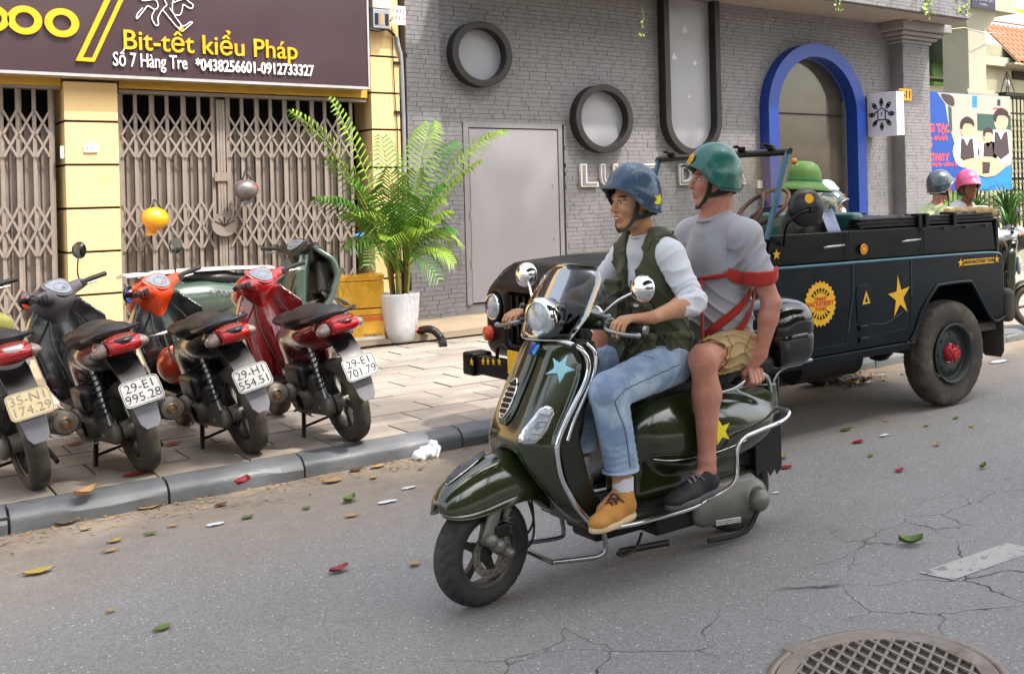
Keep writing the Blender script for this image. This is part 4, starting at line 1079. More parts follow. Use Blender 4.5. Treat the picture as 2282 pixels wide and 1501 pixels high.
span((14.95, 12.47, 1.7), (21, 12.53, 1.75), 'top_rail', 'wrought_iron', lw)
# strappy plants
defm('strap_leaf', '#3f6f22', .4, var=.3, vscale=8, col2='#7f9a3e', c2lo=.55, c2hi=.7, c2scale=6); defm('strap_leaf_dark', '#1f4418', .4, var=.3, vscale=8)
def strap(x, y, z, n, L, label):
    t = thing('strap_leaved_plant', label, 'plant', (x, y, z), group='strap leaved plants under the banner')
    for mat_, cnt in (('strap_leaf', n), ('strap_leaf_dark', n // 2)):
        m = MB()
        for k in range(cnt):
            a = random.uniform(0, 6.28); l = L * random.uniform(.6, 1.1); lean = random.uniform(.25, .95); w = random.uniform(.016, .03); P = []
            d = Vector((math.cos(a), math.sin(a), 0)); s_ = Vector((-math.sin(a), math.cos(a), 0))
            for i in range(7):
                u = i / 6; p = Vector((x, y, z)) + d * l * lean * u ** 1.3 + Vector((0, 0, l * (u * 1.05 - .75 * lean * u ** 2.4)))
                ww = w * (1 - u ** 3) * min(1, .5 + u * 2); P.append([p - s_ * ww + Vector((0, 0, .006)), p, p + s_ * ww + Vector((0, 0, .006))])
            m.sheet(P)
        m.out('leaves', mat_, t)
for i, (x, y, L) in enumerate(((15.9, 11.9, .85), (16.8, 11.8, .95), (17.6, 11.7, 1.0), (18.3, 11.9, 1.1), (18.9, 11.6, 1.2), (16.3, 11.4, .8), (17.2, 11.3, .85))):
    strap(x, y, .95 if i < 5 else .7, 46, L, ['leftmost strap leaved plant under the banner', 'second strap leaved plant from the left under the banner', 'third strap leaved plant, below the classroom picture', 'strap leaved plant at the foot of the iron gate', 'rightmost strap leaved plant by the iron gate', 'front strap leaved plant behind the pink helmet rider', 'front strap leaved plant nearest the parked scooter'][i])
span((15.2, 11.2, .1), (20, 12.2, .75), 'planter', 'drab_stone', lw)
# ------------------------------------------------ the olive scooter
defm('olive', '#272f14', .16, var=.06, vscale=3, coat=.9, spec=.6)
defm('tyre_dark', '#2c2b2a', .7, var=.2, vscale=12, bump=.15, col2='#3c3934', c2lo=.5, c2hi=.7, c2scale=6); defm('olive_inner', '#1d1f12', .35, var=.1, coat=.2)
defm('mat_rubber', '#232322', .7, var=.15, bump=.1)
defm('cast_grey', '#77756f', .45, .5, var=.15, vscale=15)
defm('cast_dark', '#4b4843', .5, .4, var=.2, vscale=15)
defm('star_pale', '#9fd6e2', .6, var=.06, vscale=30); defm('star_yellow', '#ecdd1c', .45, var=.06, vscale=20); defm('decal_blue', '#1f8fd8', .4); defm('decal_navy', '#17288f', .4)
defm('clear_cover', '#eef2f6', .04, var=.1, vscale=30, coat=1.)
def glassmat(name, tint, gl=.12):
    m = bpy.data.materials.new(name); m.use_nodes = True; T = NT(m); T.n.remove(T.n['Principled BSDF']); o = T.n['Material Output']
    t = T.add('BsdfTransparent'); t.inputs[0].default_value = (*lin(tint), 1); g = T.add('BsdfGlossy'); g.inputs[0].default_value = (.42, .42, .42, 1); g.inputs['Roughness'].default_value = .03
    f = T.add('Fresnel', i_IOR=1.45); a = T.add('Math', operation='ADD'); T.link(f.outputs[0], a.inputs[0]); a.inputs[1].default_value = gl
    x = T.add('MixShader'); T.link(a.outputs[0], x.inputs[0]); T.link(t.outputs[0], x.inputs[1]); T.link(g.outputs[0], x.inputs[2]); T.link(x.outputs[0], o.inputs[0]); MT[name] = m
glassmat('screen_glass', '#a19d8e', .02); glassmat('jeep_glass', '#d7dcda', .05)

def tyre(c, ax, r_, w, m, parent, name='tyre', n=180, grooves=44, depth=.0045, kind=0, rimr=None, local=False):
    """a tyre with its tread cut into the surface"""
    X, Y, Z = basis(ax); c = Vector(c); rimr = rimr or r_ * .6; k = 22; v = []; h = w / 2
    prof = []
    for j in range(k + 1):
        u = j / k * 2 - 1; a = abs(u)
        if a < .62: rr = r_ - (a / .62) ** 2 * .012 - (.003 if kind else 0) * (a > .5); off = u / .62 * h * .82; tr = 1
        else:
            t = (a - .62) / .38; rr = (r_ - .012) + (rimr - r_ + .012) * t; off = math.copysign(h * (.82 + .18 * math.sin(math.pi * min(1, t * 1.1))) if t < .9 else h * .75, u); tr = 0 if t > .25 else 1
        prof.append((rr, off, tr, a, u))
    for rr, off, tr, a, u in prof:
        for i in range(n):
            th = math.tau * i / n; d = 0
            if tr:
                ph = (i / n * grooves + (a * 1.7 if kind == 0 else (.5 if a > .3 else 0) + a * .2)) % 1
                if ph < .2 and a > .1: d = depth
                if kind == 1 and (.27 < a < .33): d = depth
            v.append(c + Z * off + (X * math.cos(th) + Y * math.sin(th)) * (rr - d))
    f = [[j * n + i, j * n + (i + 1) % n, (j + 1) * n + (i + 1) % n, (j + 1) * n + i] for j in range(k) for i in range(n)]
    return MB().raw(v, f, True).out(name, m, parent, local=local)
def alloy(c, ax, r_, w, m, parent, spokes=5, name='rim', sw=.02, local=False, twin=False):
    X, Y, Z = basis(ax); c = Vector(c); b = MB()
    b.lathe([(r_, -w / 2), (r_ + .004, -w / 2), (r_ + .004, w / 2), (r_, w / 2), (r_ - .012, w / 2 - .006), (r_ - .016, 0), (r_ - .012, -w / 2 + .006)], c, ax, 40, close=True)
    b.lathe([(0, -w * .3), (.035, -w * .3), (.04, 0), (.035, w * .3), (0, w * .3)], c, ax, 20)
    for i in range(spokes):
        for dt in ((-.16, .16) if twin else (0,)):
            a = math.tau * i / spokes + dt; d = X * math.cos(a) + Y * math.sin(a); t = -X * math.sin(a) + Y * math.cos(a)
            b.loft([[c + d * q + t * e * s_ + Z * g for e, g in ((1, .012), (1, -.012), (-1, -.012), (-1, .012))] for q, s_ in ((.03, sw), (r_ * .6, sw * .6), (r_ - .01, sw * .9))], True, False)
    return b.out(name, m, parent, bevel=.002, local=local)

SCY = 3.96
scoot = thing('motor_scooter', 'glossy olive green scooter with chrome crash bars ridden by two men on the road', 'scooter', (2.7, SCY, 0))
ST = R(12); FWC = Vector((2.03, SCY, .215)); RWC = Vector((3.345, SCY, .2))
HD = Vector((-math.cos(ST), -math.sin(ST), 0)); HS = Vector((math.sin(ST), -math.cos(ST), 0))    # heading of the fork, and its near side
fax = HS
fw = tyre(FWC, fax, .213, .112, 'tyre_dark', scoot, 'front_tyre', grooves=24, depth=.007, rimr=.135); alloy(FWC, fax, .137, .085, 'cast_dark', scoot, 5, 'front_rim', .022)
tyre(RWC, (0, 1, 0), .205, .115, 'tyre_dark', scoot, 'rear_tyre', grooves=24, depth=.007, rimr=.13); alloy(RWC, (0, 1, 0), .132, .09, 'cast_dark', scoot, 5, 'rear_rim', .022)
def fl_(s_, n_, z): return FWC + HD * s_ + HS * n_ + Vector((0, 0, z - FWC.z))        # fork frame: s forward, n towards the camera, z height
# brake disc and trailing link
dc = MB(); dc.ring(ell2(.095, .095, 40), ell2(.062, .062, 40), frame(FWC + HS * .058, HD, HS), .004); disc = dc.out('brake_disc', 'dirty_steel', scoot)
m = MB()
for k in range(18): a = math.tau * k / 18; m.cyl(FWC + HS * .0615 + HD * (.083 if k % 2 else .072) * math.cos(a) + Vector((0, 0, (.083 if k % 2 else .072) * math.sin(a))), FWC + HS * .0635 + HD * (.083 if k % 2 else .072) * math.cos(a) + Vector((0, 0, (.083 if k % 2 else .072) * math.sin(a))), .0035, n=6)
m.out('vent_hole', 'dark_gap', disc)
lk = SDF(FWC - Vector((.25, .3, .22)), FWC + Vector((.25, .15, .3)), .005)
lk.cap(fl_(.045, .09, .285), fl_(-.045, .09, .215), .024, .02, .015); lk.cap(fl_(.045, .075, .285), fl_(.045, .112, .285), .026, k=.008); lk.cap(fl_(-.045, .05, .212), fl_(-.045, .112, .212), .021, k=.008); lk.cap(fl_(.0, .085, .25), fl_(0, .1, .25), .03, k=.01)
lk.out('fork_link', 'cast_grey', scoot)
MB().cyl(fl_(.045, .112, .285), fl_(.045, .118, .285), .013).cyl(fl_(-.045, .112, .212), fl_(-.045, .119, .212), .013).out('link_bolt', 'steel', scoot)
m = MB(); m.loft([oring(fl_(s_, n_, z), a, b, HD, HS, 12, 3) for s_, n_, z, a, b in ((.045, .085, .285, .03, .014), (.02, .085, .34, .032, .014), (-.01, .08, .41, .03, .016), (-.05, .05, .50, .03, .02))])
m.out('fork_leg', 'cast_grey', scoot)
m = MB(); m.cyl(fl_(-.05, .07, .24), fl_(-.075, .06, .36), .017); m.cyl(fl_(-.075, .06, .36), fl_(-.09, .05, .48), .024)
for k in range(6): q = fl_(-.052 - k * .004, .07, .25 + k * .018); m.lathe([(.017, -.003), (.026, 0), (.017, .003)], q, (0, 0, 1), 12)
m.out('shock_absorber', 'cast_grey', scoot)
MB().box(fl_(-.02, .088, .305), (.075, .035, .05), R(12)).out('brake_caliper', 'dark_steel', scoot, bevel=.008)
MB().curve([fl_(-.05, .1, .212), fl_(-.1, .11, .2), fl_(-.17, .1, .22), fl_(-.2, .08, .3), fl_(-.19, .04, .42)], .005, 6).curve([fl_(-.03, .1, .3), fl_(-.12, .1, .25), fl_(-.2, .08, .3), fl_(-.2, .05, .44)], .005, 6).out('brake_hose', 'rubber', scoot)
# front mudguard
rows = []
for s_, top, hw, low in ((.215, .448, .012, .425), (.208, .468, .045, .405), (.18, .502, .07, .393), (.13, .534, .09, .386), (.06, .566, .104, .386), (-.03, .588, .112, .395), (-.12, .594, .118, .40), (-.19, .585, .12, .385), (-.26, .55, .115, .33)):
    r_ = []
    for j in range(23):
        a = math.pi * j / 22; y = math.cos(a); zz = math.sin(a); p = 2 / 2.5
        r_.append(fl_(s_, hw * math.copysign(abs(y) ** p, y), low + (top - low) * abs(zz) ** p))
    rows.append(r_)
rows = [catmull([rows[i][j] for i in range(len(rows))], 3) for j in range(23)]; rows = [[rows[j][i] for j in range(23)] for i in range(len(rows[0]))]
fend = MB().sheet(rows, -.004).out('front_mudguard', 'olive', scoot)
MB().tube([r_[-1] for r_ in rows[2:-1]], .003, 5).tube([r_[0] for r_ in rows[2:-1]], .003, 5).out('edge_bead', 'olive', fend)
m = MB(); cr = [[fl_(s_, n_ * w, z + .012 - abs(n_) * .008) for n_ in (-1, -.5, 0, .5, 1)] for s_, z, w in ((.165, .512, .004), (.14, .53, .018), (.09, .554, .026), (.03, .577, .022), (-.02, .59, .006))]
m.sheet([catmull(r_, 2) for r_ in cr], -.006); m.out('crest_spear', 'gloss_black', fend); MB().tube([r_[0] for r_ in cr] + [r_[-1] for r_ in cr][::-1], .004, 6, closed=True).out('crest_rim', 'chrome', fend)
# leg shield
SH = [(1.035, 2.305, 2.31, 2.33, .10), (1.005, 2.285, 2.292, 2.37, .17), (.93, 2.252, 2.262, 2.402, .205), (.85, 2.212, 2.222, 2.37, .21), (.78, 2.178, 2.188, 2.332, .212), (.70, 2.14, 2.152, 2.287, .212), (.645, 2.12, 2.135, 2.252, .212), (.605, 2.13, 2.135, 2.247, .212), (.565, 2.2, 2.145, 2.25, .212), (.50, 2.31, 2.185, 2.268, .21), (.43, 2.37, 2.235, 2.302, .207), (.36, 2.4, 2.29, 2.348, .203), (.29, 2.43, 2.36, 2.412, .198), (.245, 2.46, 2.43, 2.47, .19)]
def shp(z, v):
    """front surface of the leg shield; v from -1 (near side) to 1"""
    z = min(max(z, SH[-1][0]), SH[0][0])
    zs = [q[0] for q in SH][::-1]; f = [float(np.interp(z, zs, [q[i] for q in SH][::-1])) for i in range(1, 5)]
    xc, xf, xe, hw = f; a = abs(v)
    if a < .62: t = a / .62; x = xc + (xf - xc) * (t * t * (1.5 - .5 * t) if xf > xc else t * t * (3 - 2 * t))
    else: t = (a - .62) / .38; x = xf + (xe - xf) * (t * .75 + t * t * .25)
    return Vector((x, SCY + hw * v, z))
def shn(z, v):
    a = shp(z + .01, v) - shp(z - .01, v); b = shp(z, min(1, v + .05)) - shp(z, max(-1, v - .05)); n_ = a.cross(b); n_.normalize(); return n_ if n_.x < 0 else -n_
zz = [q[0] for q in SH]; zf = []
for a, b in zip(zz, zz[1:]): zf += [a, (a + b) / 2]
zf.append(zz[-1])
shs = MB().sheet([[shp(z, v) for v in np.linspace(-1, 1, 33)] for z in zf], .012).out('leg_shield', 'olive', scoot)
md = shs.modifiers.new('s', 'SMOOTH'); md.iterations = 4; md.factor = .5
def proj(p):
    q = Vector(p) - Vector((0, 0, CAMH)); dep = q.dot(VD); u = FPX * q.dot(VR) / dep; v = -FPX * q.z / dep; c, s_ = math.cos(ROLL), math.sin(ROLL)
    return CXP + u * c + v * s_, YHP - u * s_ + v * c
GR = [(z, v) for z in np.linspace(.3, 1.03, 74) for v in np.linspace(-1, .6, 65)]; GP = np.array([proj(shp(z, v)) for z, v in GR])
def on_shield(px, py):
    d = (GP[:, 0] - px) ** 2 + (GP[:, 1] - py) ** 2; return GR[int(np.argmin(d))]
def decal(pts, m, par, off=.004, name='decal', th=.002):
    """a patch that follows the shield; pts (px, py)"""
    q = [on_shield(a, b) for a, b in pts]; n = len(q); cz = sum(a for a, b in q) / n; cv = sum(b for a, b in q) / n; K = 4; rings = []
    fine = []
    for i in range(n):
        a, b = q[i], q[(i + 1) % n]
        for t in range(3): fine.append((a[0] + (b[0] - a[0]) * t / 3, a[1] + (b[1] - a[1]) * t / 3))
    rings = [[shp(cz + (a - cz) * k / K, cv + (b - cv) * k / K) + shn(cz + (a - cz) * k / K, cv + (b - cv) * k / K) * off for a, b in fine] for k in range(1, K + 1)]
    cen = shp(cz, cv) + shn(cz, cv) * off; N = len(fine); v = [cen] + [p for r_ in rings for p in r_]; f = [[0, 1 + i, 1 + (i + 1) % N] for i in range(N)]
    for k in range(K - 1): f += [[1 + k * N + i, 1 + (k + 1) * N + i, 1 + (k + 1) * N + (i + 1) % N, 1 + k * N + (i + 1) % N] for i in range(N)]
    o = MB().raw(v, f, True).out(name, m, par); md = o.modifiers.new('t', 'SOLIDIFY'); md.thickness = th; md.offset = 0; return o
decal([(1238, 799), (1248, 812), (1277, 823), (1256, 833), (1253, 853), (1241, 838), (1217, 838), (1233, 823), (1229, 801), (1242, 808)][:0] or [(1266, 792), (1262, 816), (1279, 826), (1258, 832), (1248, 853), (1240, 835), (1217, 836), (1234, 820), (1230, 800), (1246, 808)], 'star_pale', scoot, .010, 'star_decal')
ind = decal([(1205, 909), (1216, 905), (1236, 909), (1237, 920), (1222, 955), (1210, 975), (1195, 987), (1160, 988), (1158, 975), (1175, 945), (1192, 922)], 'chrome', scoot, .006, 'indicator_bezel', .008)
decal([(1207, 914), (1218, 910), (1230, 913), (1230, 921), (1217, 951), (1206, 969), (1193, 981), (1167, 982), (1166, 974), (1181, 947), (1196, 926)], 'lens_clear', ind, .012, 'indicator_lens', .006)
for k in range(4): a = on_shield(1203 - 6 * k, 925 + 14 * k); b = on_shield(1225 - 6 * k, 925 + 14 * k); MB().tube([shp(*a) + shn(*a) * .0165, shp(*b) + shn(*b) * .0165], .0022, 5).out('lens_rib', 'steel', ind)
# horn cover strip with grille
hc = []
for i, z in enumerate(np.linspace(1.03, .70, 16)):
    w = .30 - .06 * i / 15 if i < 13 else .24 * (1 - ((i - 12) / 3.3) ** 2) ** .5
    hc.append([shp(z, v) + shn(z, v) * (.02 * (1 - abs(v / max(w, .01)) ** 4) + .004 - (.004 if abs(abs(v / max(w, .01)) - .5) < .12 else 0)) for v in np.linspace(-w, w, 17)])
hcv = MB().sheet(hc, .006).out('horn_cover', 'olive', scoot)
m = MB(); m.tube([r_[0] + shn(.8, -.3) * .001 for r_ in hc] + [r_[-1] for r_ in hc][::-1], .0045, 5, closed=True); m.out('horn_cover_seam', 'gloss_black', hcv)
m = MB(); g = MB()
for k in range(6):
    z = .845 - .0205 * k; w = .14 * (1 - (abs(k - 2) / 6) ** 2)
    g.tube([shp(z, v) + shn(z, v) * .0255 for v in np.linspace(-w, w, 7)], .0055, 6)
    m.tube([shp(z - .01, v) + shn(z, v) * .026 for v in np.linspace(-w, w, 7)], .0035, 6)
g.out('horn_slot', 'dark_gap', hcv); m.out('horn_grille', 'chrome', hcv)
o = MB().tube([shp(.792 + .075 * math.sin(a), .17 * math.cos(a)) + shn(.8, 0) * .024 for a in np.linspace(0, math.tau, 29)[:-1]], .004, 6, closed=True).out('grille_bezel', 'chrome', hcv)
decal([(1196, 790), (1208, 772), (1213, 776), (1203, 794)], 'decal_blue', scoot, .029, 'sticker'); decal([(1187, 795), (1197, 773), (1208, 772), (1196, 790)], 'decal_navy', scoot, .030, 'sticker')
ov = decal([(1148, 838), (1150, 815), (1160, 795), (1170, 784), (1174, 790), (1171, 808), (1162, 826)], 'steel', scoot, .004, 'oval_emblem')
# chrome trim round the shield and along the floor
for s_ in (-1, 1):
    y = SCY + s_ * .205
    e = [(2.33, 1.03), (2.385, .995), (2.408, .93), (2.39, .86), (2.335, .775), (2.275, .68), (2.252, .61), (2.268, .50), (2.305, .42), (2.352, .345), (2.41, .28), (2.47, .25), (2.6, .235), (2.78, .232), (2.93, .235), (3.0, .25)]
    P = catmull([Vector((x, y + s_ * (.012 - (.1 if i == 0 else .02 if i == 1 else 0)), z)) for i, (x, z) in enumerate(e)], 5)
    MB().tube(P, .0115, 10).out('shield_trim', 'chrome', scoot)
    P = catmull([Vector((x + .018, y + s_ * (.016 - (.02 if i == 0 else 0)), z)) for i, (x, z) in enumerate([(2.395, 1.015), (2.42, .975), (2.415, .90), (2.375, .82), (2.315, .72), (2.28, .64)])], 5)
    MB().tube(P, .009, 8).out('crash_bar', 'chrome', scoot)
# inner shield, glove box, floor
inner = SDF((2.15, 3.72, .18), (2.65, 4.2, 1.06), .007)
inner.fn(lambda X, Y, Z: np.maximum(np.abs(X - np.interp(Z, [.2, .3, .43, .64, .78, .93, 1.04], [2.52, 2.46, 2.37, 2.32, 2.37, 2.43, 2.40])) - .045, np.maximum(np.abs(Y - SCY) - .185, np.abs(Z - .62) - .39)) - .008)
inner.ell((2.42, SCY, .75), (.08, .11, .25), .04)
inner.out('inner_shield', 'olive_inner', scoot)
fb = MB(); fb.loft([[Vector((x, SCY + a * w, z + b)) for a, b in ((-1, 0), (-.97, .014), (.97, .014), (1, 0), (.95, -.03), (-.95, -.03))] for x, z, w in ((2.40, .29, .18), (2.46, .265, .192), (2.55, .255, .2), (2.8, .255, .2), (2.96, .262, .195), (3.02, .275, .18))])
fb.out('footboard', 'olive_inner', scoot)
m = MB()
for k in range(9): y = SCY + (k - 4) * .042; m.box((2.74, y, .274), (.46, .03, .008))
m.out('rubber_mat', 'mat_rubber', scoot, bevel=.002)
# rear body: tunnel, cowls
bd = SDF((2.6, 3.7, .26), (3.66, 4.22, .80), .007)
bd.ell((3.05, SCY, .56), (.36, .13, .22), .0); bd.box((3.15, SCY, .62), (.42, .12, .12), .06, .05)
for s_ in (-1, 1):
    bd.ell((3.09, SCY + s_ * .105, .525), (.36, .112, .17), .03); bd.ell((3.27, SCY + s_ * .10, .51), (.24, .10, .12), .03)
bd.ell((3.45, SCY, .56), (.15, .12, .12), .05)
for s_ in (-1, 1): bd.ell((2.96, SCY + s_ * .09, .56), (.29, .105, .185), .03)
bd.fn(lambda X, Y, Z: -(Z - (.385 + .07 * (np.abs(X - 3.0)) ** 1.5)), k=.015, op='i')
bd.fn(lambda X, Y, Z: Z - (.735 - .12 * np.maximum(X - 3.2, 0)), k=.02, op='i')
bd.box((2.99, SCY, .42), (.31, .125, .15), .05, .03)
bd.out('rear_body', 'olive', scoot)
for s_ in (-1, 1):
    cowl_line = catmull([Vector((x, SCY + s_ * y, z)) for x, y, z in ((2.76, .165, .47), (2.85, .205, .455), (3.05, .219, .452), (3.25, .204, .47), (3.42, .15, .50))], 6)
    MB().tube(cowl_line, .003, 6).out('cowl_trim', 'chrome', scoot)
cs = MB().prism(star2(.062, .026, 5, R(100)), frame((3.10, SCY - .213, .54), (1, -.0, 0), (0, -1, .12)), .004).out('star_decal', 'star_yellow', scoot)
fan = MB(); fan.lathe([(0, .012), (.07, .01), (.095, 0), (.10, -.02)], (2.79, SCY - .125, .52), (-.35, -1, 0), 32); fan.out('side_disc', 'olive_inner', scoot); 
# seat
st = SDF((2.5, 3.76, .66), (3.62, 4.16, .88), .007)
st.box((2.95, SCY, .755), (.30, .13, .04), .035, 0); st.ell((2.72, SCY, .75), (.16, .10, .04), .04); st.box((3.32, SCY, .785), (.22, .13, .045), .04, .05)
st.out('seat', 'seat_vinyl', scoot)
MB().cyl((3.12, SCY - .128, .715), (3.12, SCY - .137, .715), .016).out('seat_lock', 'steel', scoot)
# grab rail, rear bars
m = MB()
for s_ in (-1, 1):
    m.curve([(3.12, SCY + s_ * .15, .70), (3.2, SCY + s_ * .2, .72), (3.28, SCY + s_ * .225, .765), (3.36, SCY + s_ * .215, .765), (3.44, SCY + s_ * .17, .72), (3.53, SCY + s_ * .08, .62), (3.55, SCY, .60)], .011, 10)
m.out('grab_rail', 'chrome', scoot)
for s_ in (-1, 1):
    MB().curve([(3.52, SCY, .56), (3.56, SCY + s_ * .10, .56), (3.55, SCY + s_ * .19, .555), (3.45, SCY + s_ * .245, .535), (3.3, SCY + s_ * .25, .515), (3.2, SCY + s_ * .25, .495), (3.165, SCY + s_ * .25, .45), (3.16, SCY + s_ * .25, .38), (3.145, SCY + s_ * .25, .31), (3.08, SCY + s_ * .22, .265), (2.98, SCY + s_ * .19, .245)], .0105, 10).out('rear_crash_bar', 'chrome', scoot)
tl = SDF((3.5, 3.88, .5), (3.64, 4.04, .68), .006); tl.ell((3.57, SCY, .585), (.035, .055, .05)); tl.out('tail_light', 'lens_red', scoot)
m = MB(); zig = [(-.11, .28), (-.11, 0), (-.07, .02), (-.05, -.01), (-.01, .02), (.01, -.01), (.05, .02), (.07, -.01), (.11, .02), (.11, .28)]
m.prism(zig, frame((3.55, SCY, .27), (0, 1, 0), (1, 0, .3)), .008); m.out('mud_flap', 'rubber', scoot)
MB().prism([(a * .75 - .0, b) for a, b in zig], frame((3.47, SCY - .12, .26), (1, -.3, 0), (0, -1, .0)), .006).out('mud_flap', 'rubber', scoot)
MB().box((3.5, SCY, .36), (.16, .17, .2)).out('rear_mudguard', 'black_plastic', scoot, bevel=.03, seg=3)
# engine, transmission case, exhaust
en = SDF((2.98, 3.72, .04), (3.52, 4.1, .42), .006)
en.chain([(3.06, SCY - .13, .17), (3.345, SCY - .13, .175)], [.07, .095], .02, (0, 1, 0), .5); en.box((3.2, SCY - .1, .24), (.16, .05, .055), .03, .03); en.box((3.1, SCY - .02, .2), (.1, .1, .09), .03, .02)
en.cap((3.345, SCY - .13, .175), (3.345, SCY - .178, .175), .062, .058, .01)
en.out('engine_case', 'cast_grey', scoot)
MB().cyl((3.355, SCY - .178, .175), (3.355, SCY - .19, .175), .048, n=28).out('fan_cover', 'cast_grey', scoot, bevel=.004)
MB().cyl((3.34, SCY - .188, .205), (3.34, SCY - .2, .205), .018, n=16).out('kick_shaft', 'chrome', scoot)
MB().curve([(3.34, SCY - .2, .205), (3.325, SCY - .2, .17), (3.315, SCY - .2, .12), (3.26, SCY - .2, .06), (3.17, SCY - .19, .045), (3.05, SCY - .17, .05)], .012, 8).out('kick_lever', 'rubber', scoot)
MB().box((3.36, SCY - .2, .18), (.03, .014, .04)).out('lever_joint', 'chrome', scoot, bevel=.003)
m = MB()
for k in range(3): m.cyl((3.04, SCY - .235, .135 + .008 * k), (3.17, SCY - .255, .128 + .008 * k), .0065, n=8)
m.out('foot_peg', 'steel', scoot)
m = MB(); m.box((2.75, SCY, .19), (.5, .2, .08)); m.box((2.95, SCY, .17), (.3, .24, .12)); m.box((2.6, SCY + .02, .2), (.2, .26, .05)); m.out('underbody', 'dark_steel', scoot, bevel=.02)
m = MB(); m.curve([(2.25, 3.80, .15), (2.40, 3.79, .13), (2.47, 3.79, .125), (2.50, 3.79, .15), (2.49, 3.785, .22)], .011, 8); m.curve([(2.25, 4.12, .15), (2.47, 4.12, .125), (2.5, 4.12, .15), (2.49, 4.12, .22)], .011, 8); m.cyl((2.25, 3.80, .15), (2.25, 4.12, .15), .01); m.out('lower_guard', 'steel', scoot)
m = MB(); m.curve([(2.72, 3.84, .15), (2.66, 3.80, .11), (2.58, 3.78, .10), (2.55, 3.78, .12)], .007, 6); m.cyl((2.62, 3.86, .09), (2.86, 3.84, .075), .014); m.out('centre_stand', 'dark_steel', scoot)
MB().cyl((3.05, SCY + .16, .2), (3.4, SCY + .19, .24), .05, .06, 16).out('silencer', 'dark_steel', scoot, bevel=.01)
# headset in its own steered frame
HP = Vector((2.42, SCY, 0))
def hp(s_, n_, z): return HP + HD * s_ + HS * n_ + Vector((0, 0, z))
hs = SDF((2.15, 3.5, .95), (2.7, 4.42, 1.25), .006)
hs.cap(hp(.06, 0, 1.115), hp(-.04, 0, 1.105), .078, .06, .02); hs.cap(hp(-.02, .0, 1.11), hp(-.055, .23, 1.085), .055, .03, .03); hs.cap(hp(-.02, .0, 1.11), hp(-.055, -.23, 1.085), .055, .03, .03); hs.ell(hp(-.03, 0, 1.12), (.09, .12, .055), .03)
hs.cap(hp(-.02, 0, 1.08), hp(.0, 0, 1.0), .05, .045, .03)
hs.out('headset', 'olive', scoot)
hl = MB().lathe([(.074, -.02), (.084, 0), (.086, .02), (.08, .034), (.068, .036)], hp(.10, 0, 1.115), HD, 40).out('headlight_bezel', 'chrome', scoot)
MB().lathe([(0, .045), (.02, .044), (.045, .04), (.069, .03)], hp(.10, 0, 1.115), HD, 32).out('headlight_lens', 'lens_clear', hl)
MB().lathe([(0, -.01), (.03, -.006), (.055, .012), (.07, .03)], hp(.10, 0, 1.115), HD, 24).out('reflector', 'chrome', hl)
for s_, nm in ((1, 'near'), (-1, 'far')):
    MB().curve([hp(-.05, s_ * .22, 1.085), hp(-.07, s_ * .30, 1.075), hp(-.085, s_ * .39, 1.065)], .017, 10).out('grip', 'rubber', scoot)
    MB().cyl(hp(-.085, s_ * .39, 1.065), hp(-.09, s_ * .405, 1.063), .018, n=12).out('grip_end', 'steel', scoot, bevel=.003)
    MB().curve([hp(-.03, s_ * .23, 1.075), hp(.02, s_ * .28, 1.07), hp(.01, s_ * .36, 1.055), hp(-.01, s_ * .42, 1.05)], .0075, 8, flat=1.3).ball(hp(-.012, s_ * .425, 1.05), .012).out('brake_lever', 'steel', scoot)
    sc_ = MB().box(hp(-.05, s_ * .20, 1.09), (.06, .06, .05), ST).out('switch_housing', 'black_plastic', scoot, bevel=.01)
    MB().box(hp(-.075, s_ * .20, 1.11), (.02, .02, .02), ST).out('switch_button', 'lens_clear', sc_, bevel=.004)
def mirror(px, py, Y, root, c=None):
    q = onY(px, py, Y) if c is None else c
    MB().curve([root, root + (q - root) * .45 + Vector((0, 0, .015)), q], .0055, 8).out('mirror_stalk', 'chrome', scoot)
    f = (HD * 1 + HS * .12 + Vector((0, 0, .08))).normalized()
    cup = MB().lathe([(0, .035), (.02, .0335), (.04, .026), (.053, .012), (.057, -.004), (.055, -.009)], q, f, 32).out('mirror_cup', 'chrome', scoot); MB().lathe([(0, -.007), (.054, -.007)], q, f, 32).out('mirror_glass', 'mirror', cup)
mirror(1432, 643, 3.6, hp(-.03, .2, 1.12)); mirror(1173, 612, 4.3, hp(-.03, -.2, 1.12))
# fly screen
P = []
for i in range(13):
    u = i / 12; z = 1.03 + .285 * u; w = .20 * (1 - .12 * u) if u < .75 else .20 * (1 - .12 * u) * (1 - ((u - .75) / .25) ** 2 * .35) ; w = w * (.72 + .28 * min(1, u * 3))
    P.append([hp(.125 - .19 * u + .06 * (1 - (v / .19) ** 2) * 1 - .03, -v * w / .19, z + .012 * (1 - (v / .19) ** 2) * u) for v in np.linspace(-.19, .19, 15)])
scr = MB().sheet(P, .004).out('fly_screen', 'screen_glass', scoot)
edge = [r_[0] for r_ in P] + P[-1][1:-1] + [r_[-1] for r_ in P][::-1] + P[0][1:-1][::-1]
MB().tube(edge, .003, 5, closed=True).out('screen_edge', 'clear_cover', scr)
MB().tube([r_[-1] for r_ in P[:9]], .0045, 5).out('amber_edge', 'lens_amber', scr)
for n_ in (.12, -.12):
    a, b = hp(.095, n_, 1.16), hp(.10, n_, 1.10)
    br = MB().tube([b + HD * -.05, b, a], .006, 6).out('screen_bracket', 'black_plastic', scoot)
    for q in (a, b): MB().ball(q + HD * .012, .013).out('screen_knob', 'gloss_black', br)
